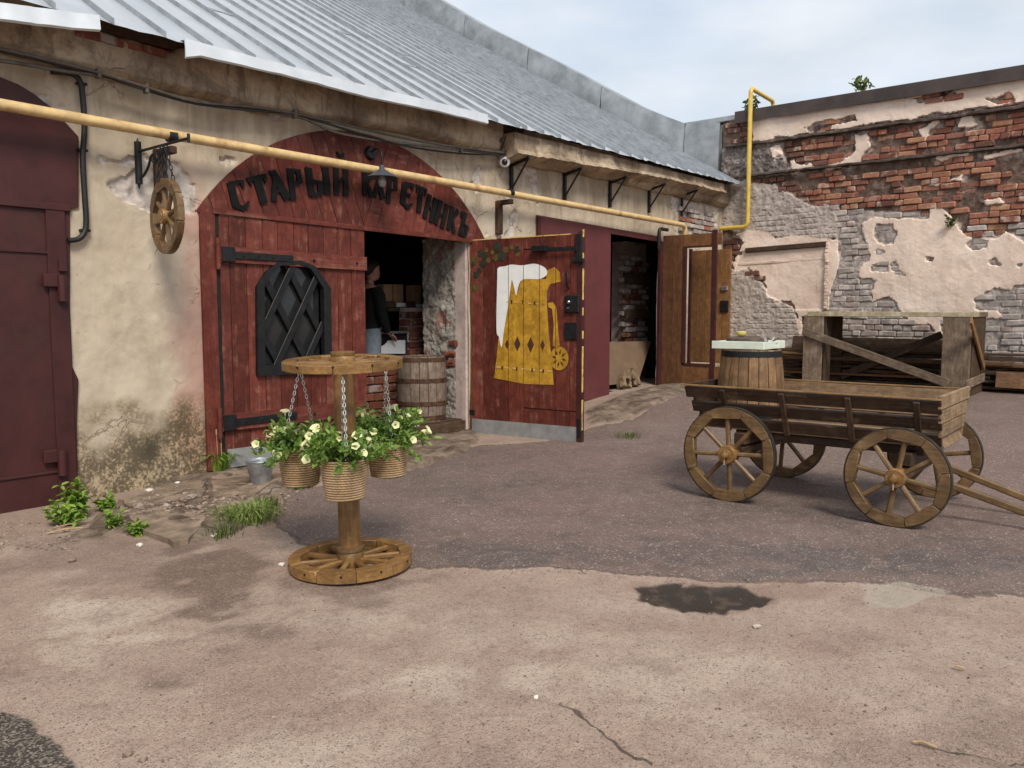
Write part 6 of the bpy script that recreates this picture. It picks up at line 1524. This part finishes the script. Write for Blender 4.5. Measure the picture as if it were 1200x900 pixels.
# things inside the second doorway
a, b = YP(708, 400, D + .25), YP(762, 452, D + .25)
pyp = [yp2(708, 401, D + .45), yp2(763, 400, D + .45), yp2(748, 447, D + .18), yp2(708, 452, D + .18)]
tag(MB().prism(pyp[::-1], (0, .02, .004)).build('plywood_sheet', 'plywood', None), 'brown plywood sheet leaning inside the second doorway', 'sheet')
MAT['bark'] = plain('birch_bark', (.2, .14, .09), .9, 0, .4, .5, 12, .1, (.03, .024, .02))
for i, (x, y, rz_) in enumerate(((730, 448, .5), (736, 448, .9), (741, 447, .3), (735, 440, .7), (746, 446, .4), (727, 450, .2), (741, 439, 1.0))):
    p = YP(x, y, D + .08 + .03 * (i % 3)); q = Vector((.1 * math.cos(1.2 + rz_), .1, .14)); q = Vector((.05 + .12 * (rz_ - .5), .06, .13 + .03 * rz_))
    o = MB().tube([p - q * .5, p + q * .6], [.06 + .008 * (i % 3), .055], 4).build('log', 'bark', None); tag(o, ('leftmost short log of the bundle', 'log second from the left in front', 'middle front log of the bundle', 'higher log behind the middle ones', 'rightmost log of the bundle', 'outermost left log lying low', 'tall slanted log at the back')[i] + ' in the second doorway', 'log', 'birch logs in the second doorway')
# ------------------------------------------------------------------ person in the doorway
hd = YP(438.5, 313, D + 1.25); pX, pY = hd.x - .21, D + 1.25
PF = FZ
sc = (hd.z + .12 - PF) / 1.80
def person_part(name, verts, edges, radii, mat, parent=None, root=0):
    me = bpy.data.meshes.new(name); me.from_pydata([Vector(v) for v in verts], edges, []); me.materials.append(MAT[mat]); o = link(name, me, parent)
    sk = o.modifiers.new('skin', 'SKIN'); sk.use_smooth_shade = True
    for i, r_ in enumerate(radii): me.skin_vertices[0].data[i].radius = r_ if isinstance(r_, tuple) else (r_, r_)
    me.skin_vertices[0].data[root].use_root = True
    ss = o.modifiers.new('sub', 'SUBSURF'); ss.levels = 2; ss.render_levels = 2; return o
S = lambda x, y, z: (x * sc, y * sc, z * sc)
# local frame: x towards the counter (photo right), y away from the camera; body turned a little to the right
bv = [S(0, 0, .98), S(-.005, 0, 1.12), S(0, 0, 1.28), S(.0, 0, 1.42), S(.012, 0, 1.5), S(.02, -.0, 1.56),
      S(.0, -.18, 1.40), S(.03, -.23, 1.16), S(.17, -.16, .98), S(.22, -.12, .955), S(.0, .18, 1.40), S(.03, .22, 1.15), S(.2, .16, 1.04), S(.25, .13, 1.03),
      S(.0, -.09, .92), S(.03, -.10, .5), S(.0, -.10, .09), S(.11, -.11, .04), S(.0, .09, .92), S(-.02, .10, .5), S(-.05, .10, .09), S(.06, .11, .04)]
be = [(0, 1), (1, 2), (2, 3), (3, 4), (4, 5), (3, 6), (6, 7), (7, 8), (8, 9), (3, 10), (10, 11), (11, 12), (12, 13), (0, 14), (14, 15), (15, 16), (16, 17), (0, 18), (18, 19), (19, 20), (20, 21)]
br = [(.115, .15), (.105, .14), (.12, .165), (.1, .15), .055, .052, .055, .042, .03, .028, .055, .042, .03, .028, .085, .058, .042, .035, .085, .058, .042, .035]
PS = thing('person', (pX, pY, PF), 'person in black long sleeved top and grey jeans inside the dark doorway', 'person')
PS.rotation_euler = (0, .06, -.12)
person_part('body', bv, be, [tuple(q * sc for q in (r_ if isinstance(r_, tuple) else (r_, r_))) for r_ in br], 'skin', PS)
m = MB()
def ell(m, prof, n=20): 
    for i, (z, cx_, cy_, rx, ry_) in enumerate(prof):
        for k in range(n):
            a = 2 * PI * k / n; m.v.append(S(cx_ + rx * math.cos(a), cy_ + ry_ * math.sin(a), z))
    for i in range(len(prof) - 1):
        for k in range(n): m.f.append((i * n + k, i * n + (k + 1) % n, (i + 1) * n + (k + 1) % n, (i + 1) * n + k))
    m.f.append(tuple(range(n))[::-1]); m.f.append(tuple((len(prof) - 1) * n + k for k in range(n)))
    return m
# head in profile looking right (+x): back of skull, brow, nose, lips, chin
hm = MB(); nh = 24
lv = [(1.545, .035, .05, .055), (1.565, .045, .068, .062), (1.585, .05, .078, .066), (1.61, .045, .085, .07), (1.64, .04, .092, .074), (1.67, .035, .096, .076), (1.70, .03, .097, .076), (1.73, .026, .09, .071), (1.755, .022, .07, .058), (1.77, .02, .035, .03)]
for (z, cx_, rx, ry_) in lv:
    for k in range(nh):
        a = 2 * PI * k / nh; x = cx_ + rx * math.cos(a); y = ry_ * math.sin(a); f = max(0, math.cos(a)) ** 14
        x += f * (.026 * math.exp(-((z - 1.625) / .018) ** 2) + .010 * math.exp(-((z - 1.585) / .012) ** 2) + .008 * math.exp(-((z - 1.556) / .012) ** 2) + .006 * math.exp(-((z - 1.675) / .015) ** 2))
        e = max(0, math.cos(a)) ** 3 * (.3 < abs(math.sin(a)) < .75); x -= .008 * e * math.exp(-((z - 1.65) / .014) ** 2)
        hm.v.append(S(x, y, z))
for i in range(len(lv) - 1):
    for k in range(nh): hm.f.append((i * nh + k, i * nh + (k + 1) % nh, (i + 1) * nh + (k + 1) % nh, (i + 1) * nh + k))
hm.f.append(tuple(range(nh))[::-1]); hm.f.append(tuple((len(lv) - 1) * nh + k for k in range(nh)))
for sy in (-1, 1): hm.lathe([(.004, -.008), (.02, -.004), (.028, .004), (.02, .008), (.006, .006)], 12, S(.02, sy * .078, 1.635), Matrix.Rotation(-sy * 1.4, 4, 'X') @ Matrix.Diagonal((.75, 1.2, 1, 1)))
hm.build('head', 'skin', PS, False, 60)
for sy in (-1, 1):
    MB().lathe([(.001, -.011), (.008, -.008), (.011, 0), (.008, .008), (.001, .011)], 10, S(.112, sy * .032, 1.652)).build('eye', 'shirt', PS, False, 60)
hr = MB(); 
for (z, cx_, rx, ry_) in ((1.60, -.045, .035, .05), (1.63, -.03, .065, .072), (1.66, -.012, .088, .08), (1.69, .01, .105, .083), (1.72, .025, .106, .081), (1.75, .022, .092, .07), (1.775, .018, .06, .046), (1.787, .016, .02, .018)):
    for k in range(nh):
        a = 2 * PI * k / nh; x = cx_ + rx * math.cos(a); x = min(x, .02 + max(0, z - 1.68) * 2.6 + .0) if z < 1.72 else x
        hr.v.append(S(x, ry_ * math.sin(a) * (1 + random.uniform(-.02, .02)), z))
for i in range(7):
    for k in range(nh): hr.f.append((i * nh + k, i * nh + (k + 1) % nh, (i + 1) * nh + (k + 1) % nh, (i + 1) * nh + k))
hr.f.append(tuple(range(nh))[::-1]); hr.build('hair', 'hair', PS, False, 60)
ell(MB(), [(.93, 0, 0, .125, .165), (1.0, 0, 0, .13, .172), (1.12, 0, 0, .122, .165), (1.25, 0, 0, .135, .19), (1.36, 0, 0, .128, .205), (1.43, 0, 0, .1, .17), (1.475, .006, 0, .07, .09), (1.485, .008, 0, .06, .07)]).build('black_top', 'shirt', PS, False, 60)
for sy in (-1, 1):
    m = MB().tube([S(0, sy * .14, 1.42), S(.005, sy * .19, 1.37), S(.025, sy * .222, 1.2), *((S(.04, -.23, 1.14), S(.11, -.19, 1.05), S(.165, -.163, .985)) if sy < 0 else (S(.04, .222, 1.13), S(.12, .19, 1.09), S(.19, .163, 1.045)))], [.075 * sc, .078 * sc, .066 * sc, .062 * sc, .052 * sc, .045 * sc], 12); m.build('sleeve', 'shirt', PS, False, 60)
    x1, x2 = ((.03, .0) if sy < 0 else (-.02, -.05))
    m = MB().tube([S(0, sy * .075, .99), S(.01, sy * .09, .86), S(x1, sy * .1, .5), S(x2, sy * .1, .1)], [.11 * sc, .108 * sc, .078 * sc, .066 * sc], 14); m.build('trouser_leg', 'jeans', PS, False, 60)
    m = MB(); m.box(S(x2 + .06, sy * .105, .045), (.27 * sc, .095 * sc, .085 * sc), None, .03); m.build('shoe', 'shirt', PS, False, 40)
# hand: palm, four bent fingers, thumb
for sy, (hx, hy, hz) in ((-1, (.22, -.12, .955)), (1, (.25, .13, 1.03))):
    b = Vector(S(hx, hy, hz)); d = Vector((.75, .2 * -sy, -.35)).normalized(); sdv = Vector((0, 1, .1)); sdv = (sdv - d * sdv.dot(d)).normalized(); nv = d.cross(sdv)
    V = [b, b + d * .04 * sc]; Ed = [(0, 1)]; Rr = [(.03 * sc, .024 * sc), (.038 * sc, .02 * sc)]
    for k in range(4):
        o = sdv * (k - 1.5) * .02 * sc; l = (.034, .04, .037, .028)[k] * sc; n0 = len(V)
        V += [b + d * .085 * sc + o, b + d * (.085 * sc + l) + o - nv * .012 * sc, b + d * (.085 * sc + l * 1.5) + o - nv * .035 * sc]; Ed += [(1, n0), (n0, n0 + 1), (n0 + 1, n0 + 2)]; Rr += [(.0105 * sc,) * 2, (.009 * sc,) * 2, (.0075 * sc,) * 2]
    n0 = len(V); V += [b + d * .05 * sc - sdv * .04 * sc, b + d * .085 * sc - sdv * .055 * sc - nv * .01]; Ed += [(0, n0), (n0, n0 + 1)]; Rr += [(.012 * sc,) * 2, (.009 * sc,) * 2]
    person_part('hand', V, Ed, Rr, 'skin', PS)
MB().prism([S(.136, -.03, 1.33), S(.139, -.005, 1.332), S(.139, -.005, 1.352), S(.136, -.03, 1.352)], S(-.004, 0, 0)).build('shirt_print', 'stainless', PS, False)
# ------------------------------------------------------------------ weeds, rubble, stones, saplings
def bush(name, loc, r, n, h, sp, mat, label, cat, ls=(.03, .06), group=None):
    t = thing(name, tuple(loc), label, cat, group); m = MB(); st = MB()
    for k in range(n):
        a = r.uniform(0, 2 * PI); q = r.uniform(0, 1); H_ = h * r.uniform(.5, 1); o = Vector((math.cos(a), math.sin(a), 0)) * sp * q
        P = [Vector((o.x * .4, o.y * .4, -.03)) + o * .0] + [Vector((o.x * (.4 + .6 * k2 / 4), o.y * (.4 + .6 * k2 / 4), H_ * k2 / 4)) for k2 in range(1, 5)]
        st.tube(P, .003, 4, False)
        for p in P[1:]:
            for _ in range(4):
                d = (rvec(r) + Vector((0, 0, .2))).normalized(); d.z *= .5; d.normalize(); nn = (Vector((0, 0, 1)) + rvec(r) * .4); nn = (nn - d * nn.dot(d)).normalized(); l = r.uniform(*ls); add_leaf(m, p, d, nn, l, l * .62)
    m.build('foliage', mat, t, False, kind='stuff'); st.build('stem', 'weedd', t, False)
    return t
R_ = random.Random(77)
bush('nettle_clump', GG(92, 608), R_, 14, .27, .16, 'weed', 'leafy bright green nettle clump against the maroon gate', 'weed', (.04, .075))
bush('nettle_clump', GG(80, 616), R_, 12, .16, .2, 'weed', 'low spreading green weed at the foot of the maroon gate', 'weed', (.04, .07))
bush('weed', GG(130, 598), R_, 9, .12, .14, 'weed', 'small green weed between nettle clump and plaster wall', 'weed', (.035, .06))
bush('weed', GG(135, 625), R_, 7, .09, .07, 'weed', 'tiny green sprout left of the pair on the broken slab', 'weed', (.03, .05))
bush('weed', GG(162, 628), R_, 7, .1, .08, 'weed', 'tiny green sprout right of the pair on the broken slab', 'weed', (.03, .055))
def tuft(name, loc, r, n, L0, L1, sp, mat, label, lean=.8, w=.006, stalks=0):
    t = thing(name, tuple(loc), label, 'grass tuft'); m = MB()
    for k in range(n):
        a = r.uniform(0, 2 * PI); o = Vector((math.cos(a), math.sin(a), 0)); b = o * sp * r.random() + Vector((r.uniform(-1, 1), r.uniform(-1, 1), 0)) * sp * .3; L_ = r.uniform(L0, L1); ln_ = r.uniform(.2, lean); s_ = Vector((-o.y, o.x, 0)) * w
        p = [b + Vector((0, 0, -.02)), b + o * L_ * .4 * ln_ + Vector((0, 0, L_ * .6)), b + o * L_ * ln_ + Vector((0, 0, L_ * (.95 - .5 * ln_)))]
        m.add([p[0] - s_, p[0] + s_, p[1] + s_ * .8, p[1] - s_ * .8, p[2]], [(0, 1, 2, 3), (3, 2, 4)])
    m.build('foliage', mat, t, False, kind='stuff')
    if stalks:
        st = MB()
        for k in range(stalks):
            b = Vector((r.uniform(-.06, .06), r.uniform(-.06, .06), 0)); q = b + Vector((r.uniform(-.05, .05), r.uniform(-.03, .03), r.uniform(.3, .42))); st.tube([b, q], .005, 5); st.tube([q, q + Vector((0, 0, .05))], .009, 6)
        st.build('seed_stalk', 'straw', t, False)
    return t
tuft('plantain', GG(256, 557), R_, 90, .14, .3, .08, 'weed', 'plantain tuft with dry seed stalks by the red doorway', 1.0, .013, 8)
tuft('grass_tuft', GG(292, 612), R_, 600, .04, .13, .2, 'moss', 'thick grass clump growing through the rubble before the door', 1.5, .005)
tuft('grass_tuft', GG(262, 628), R_, 90, .05, .12, .12, 'weedd', 'low mossy grass patch left of the thick grass clump', 1.0, .004)
tuft('grass_tuft', GG(313, 598), R_, 90, .06, .13, .08, 'weedd', 'short grass at the asphalt edge behind the grass clump', 1.0, .004)
tuft('grass_tuft', GG(354, 573), R_, 50, .05, .13, .09, 'weedd', 'small flat green weed under the left flower pot', 1.0, .010)
tuft('grass_tuft', GG(738, 514), R_, 80, .04, .11, .16, 'weedd', 'thin grass strip in the asphalt beyond the open door', 1.0, .004)
def sapling(loc, h, label, seed):
    r = random.Random(seed); t = thing('sapling', tuple(loc), label, 'sapling'); st = MB(); m = MB()
    for k in range(5):
        a = r.uniform(0, 6.3); q = Vector((math.cos(a) * .35 * h, math.sin(a) * .35 * h, h * r.uniform(.6, 1))); P = [Vector((0, 0, -.03)), q * .5 + Vector((0, 0, .02)), q]; st.tube(P, [.012, .008, .004], 5)
        for j in range(12):
            p = q * r.uniform(.45, 1.05) + rvec(r) * .09; d = rvec(r); n = rvec(r); n = (n - d * n.dot(d)).normalized(); add_leaf(m, p, d, n, r.uniform(.07, .12), r.uniform(.045, .07))
    st.build('trunk', 'straw', t, False); m.build('crown', 'weedd', t, False, kind='stuff')
p = R(1011, 112, -.3); sapling((p.x, p.y, 5.29), .3, 'small leafy sapling sprouting on the capped end wall', 3)
p = R(880, 140, -.5); sapling((p.x, p.y, 5.28), .3, 'small sapling behind the yellow pipe on the wall top', 4)
p = R(1112, 259, .05); t = bush('wall_weed', p - Vector((0, 0, .1)), R_, 5, .2, .14, 'weedd', 'little green plant rooted in the plaster edge of the brick wall', 'weed', (.05, .09))
def stone_mesh(seed, s_):
    r = random.Random(seed); bm = bmesh.new(); bmesh.ops.create_icosphere(bm, subdivisions=1, radius=1)
    for v in bm.verts: v.co *= r.uniform(.7, 1.15)
    me = bpy.data.meshes.new('stone'); 
    for v in bm.verts: v.co = Vector((v.co.x * s_, v.co.y * s_ * .8, v.co.z * s_ * .5))
    bm.to_mesh(me); bm.free(); return me
def scatter(n, pick, smin, smax, seed):
    r = random.Random(seed); m = MB(); base_ = stone_mesh(seed, 1.0); vs = [v.co.copy() for v in base_.vertices]; fs = [tuple(p.vertices) for p in base_.polygons]
    for k in range(n):
        x, y = pick(r); s_ = smin + (smax - smin) * r.random() ** 3; Mr = Matrix.Rotation(r.uniform(0, 6.3), 3, 'Z') @ Matrix.Rotation(r.uniform(-.5, .5), 3, 'X'); q = GG(x, y) + Vector((0, 0, s_ * .2))
        m.add([Mr @ v * s_ + q for v in vs], fs)
    return m
tag(scatter(520, lambda r: (lambda t: (150 + 190 * t + r.gauss(0, 14), 606 - 20 * t + r.gauss(0, 9)))(r.random()), .005, .036, 41).build('rubble', 'rub', None), 'broken rubble and grit strewn along the wall foot', None, None, 'stuff')
tag(scatter(2600, lambda r: (r.uniform(-20, 1220), 640 + 260 * r.random() ** .7) if r.random() < .75 else (lambda x: (x, float(np.interp(x, [330, 485, 620, 760, 900, 1000, 1200], [632, 668, 667, 673, 682, 684, 700])) + r.gauss(2, 4)))(r.uniform(340, 1210)), .002, .009, 42).build('gravel', 'rub', None), 'fine loose gravel scattered over the yard', None, None, 'stuff')
tag(scatter(220, lambda r: (r.uniform(0, 95), r.uniform(612, 645)), .004, .022, 43).build('rubble', 'rub', None), 'stone chips and litter below the maroon gate', None, None, 'stuff')
MAT['pale'] = plain('pale_stone', (.62, .57, .5), .85, 0, .15, .4, 10)
for i, (x, y, s_, mt, lab) in enumerate(((887, 735, .026, 'stone', 'pale grey pebble lying alone right below the puddle'), (164, 640, .03, 'pale', 'white pebble beside the tiny green sprouts'), (250, 632, .028, 'pale', 'white pebble below the grass clump'), (628, 821, .014, 'pale', 'small white chip at the head of the ground crack'),
        (150, 885, .02, 'rub', 'dark pebble near the coarse asphalt corner'), (168, 892, .018, 'rub', 'reddish pebble beside the darker one at the bottom'), (683, 882, .012, 'rub', 'tiny dark pebble beside the ground crack'), (175, 581, .05, 'pale', 'chunky pale stone on the slab under the plaster wall'), (165, 600, .055, 'rub', 'flat brown stone lying among rubble near the wall'), (85, 658, .03, 'rub', 'small dark stone in front of the maroon gate'),
        (226, 592, .05, 'stone', 'grey stone chunk amid the rubble strip'), (195, 603, .05, 'stone', 'long broken grey stone behind the slab'), (330, 664, .025, 'pale', 'flat pale chip just left of the table base'), (208, 572, .03, 'pale', 'white crumbled plaster bit below the mouldy wall'))):
    me = stone_mesh(60 + i, s_); me.materials.append(MAT[mt]); tag(link('stone', me, None, Matrix.Translation(GG(x, y) + Vector((0, 0, s_ * .3)))), lab, 'stone')
for i, (pp, lab) in enumerate(((((62, 622), (100, 615)), 'dry stalk lying by the gate weeds, upper one'), (((55, 628), (98, 624)), 'dry stalk lying by the gate weeds, lower one'), (((1070, 874), (1098, 880)), 'thin pale twig lying on the asphalt at lower right'), (((1118, 788), (1130, 790)), 'short brown twig on the asphalt right of centre'))):
    a, b = GG(*pp[0]), GG(*pp[1]); tag(MB().tube([a + Vector((0, 0, .012)), (a + b) / 2 + Vector((0, .01, .02)), b + Vector((0, 0, .012))], .006, 6).build('twig', 'straw', None), lab, 'twig')
# broken slabs of the old apron
sl_ = []
for i, (pp, lab) in enumerate((([(150, 612), (185, 602), (240, 612), (232, 632), (205, 642), (170, 628)], 'broken concrete slab lying between sprouts and rubble'),
                            ([(140, 590), (200, 575), (240, 568), (238, 588), (190, 596), (150, 600)], 'cracked earth coloured slab under the mouldy plaster'),
                            ([(246, 566), (330, 548), (345, 562), (300, 585), (250, 590)], 'cracked slab beneath the zinc bucket'))):
    r = random.Random(i); P = []
    for k in range(len(pp)):
        a, b = pp[k], pp[(k + 1) % len(pp)]
        for t in range(4): P.append((a[0] + (b[0] - a[0]) * t / 4 + r.uniform(-2.5, 2.5), a[1] + (b[1] - a[1]) * t / 4 + r.uniform(-1.5, 1.5)))
    W3 = [GG(*q) for q in P]; zc_ = sum(q.z for q in W3) / len(W3) + .022; W3 = [Vector((q.x, q.y, zc_ + (q.z - zc_) * .3)) for q in W3]
    n = Vector((0, 0, 0))
    for k in range(len(W3)): n += W3[k].cross(W3[(k + 1) % len(W3)])
    if n.z < 0: W3 = W3[::-1]
    if 'earth' not in MAT: MAT['earth'] = plain('earthy_concrete', (.22, .165, .12), .95, 0, .3, .6, 6, .1, (.1, .07, .05))
    tag(MB().prism(W3, (0, 0, -.09)).build('broken_slab', 'earth', None), lab, 'slab')
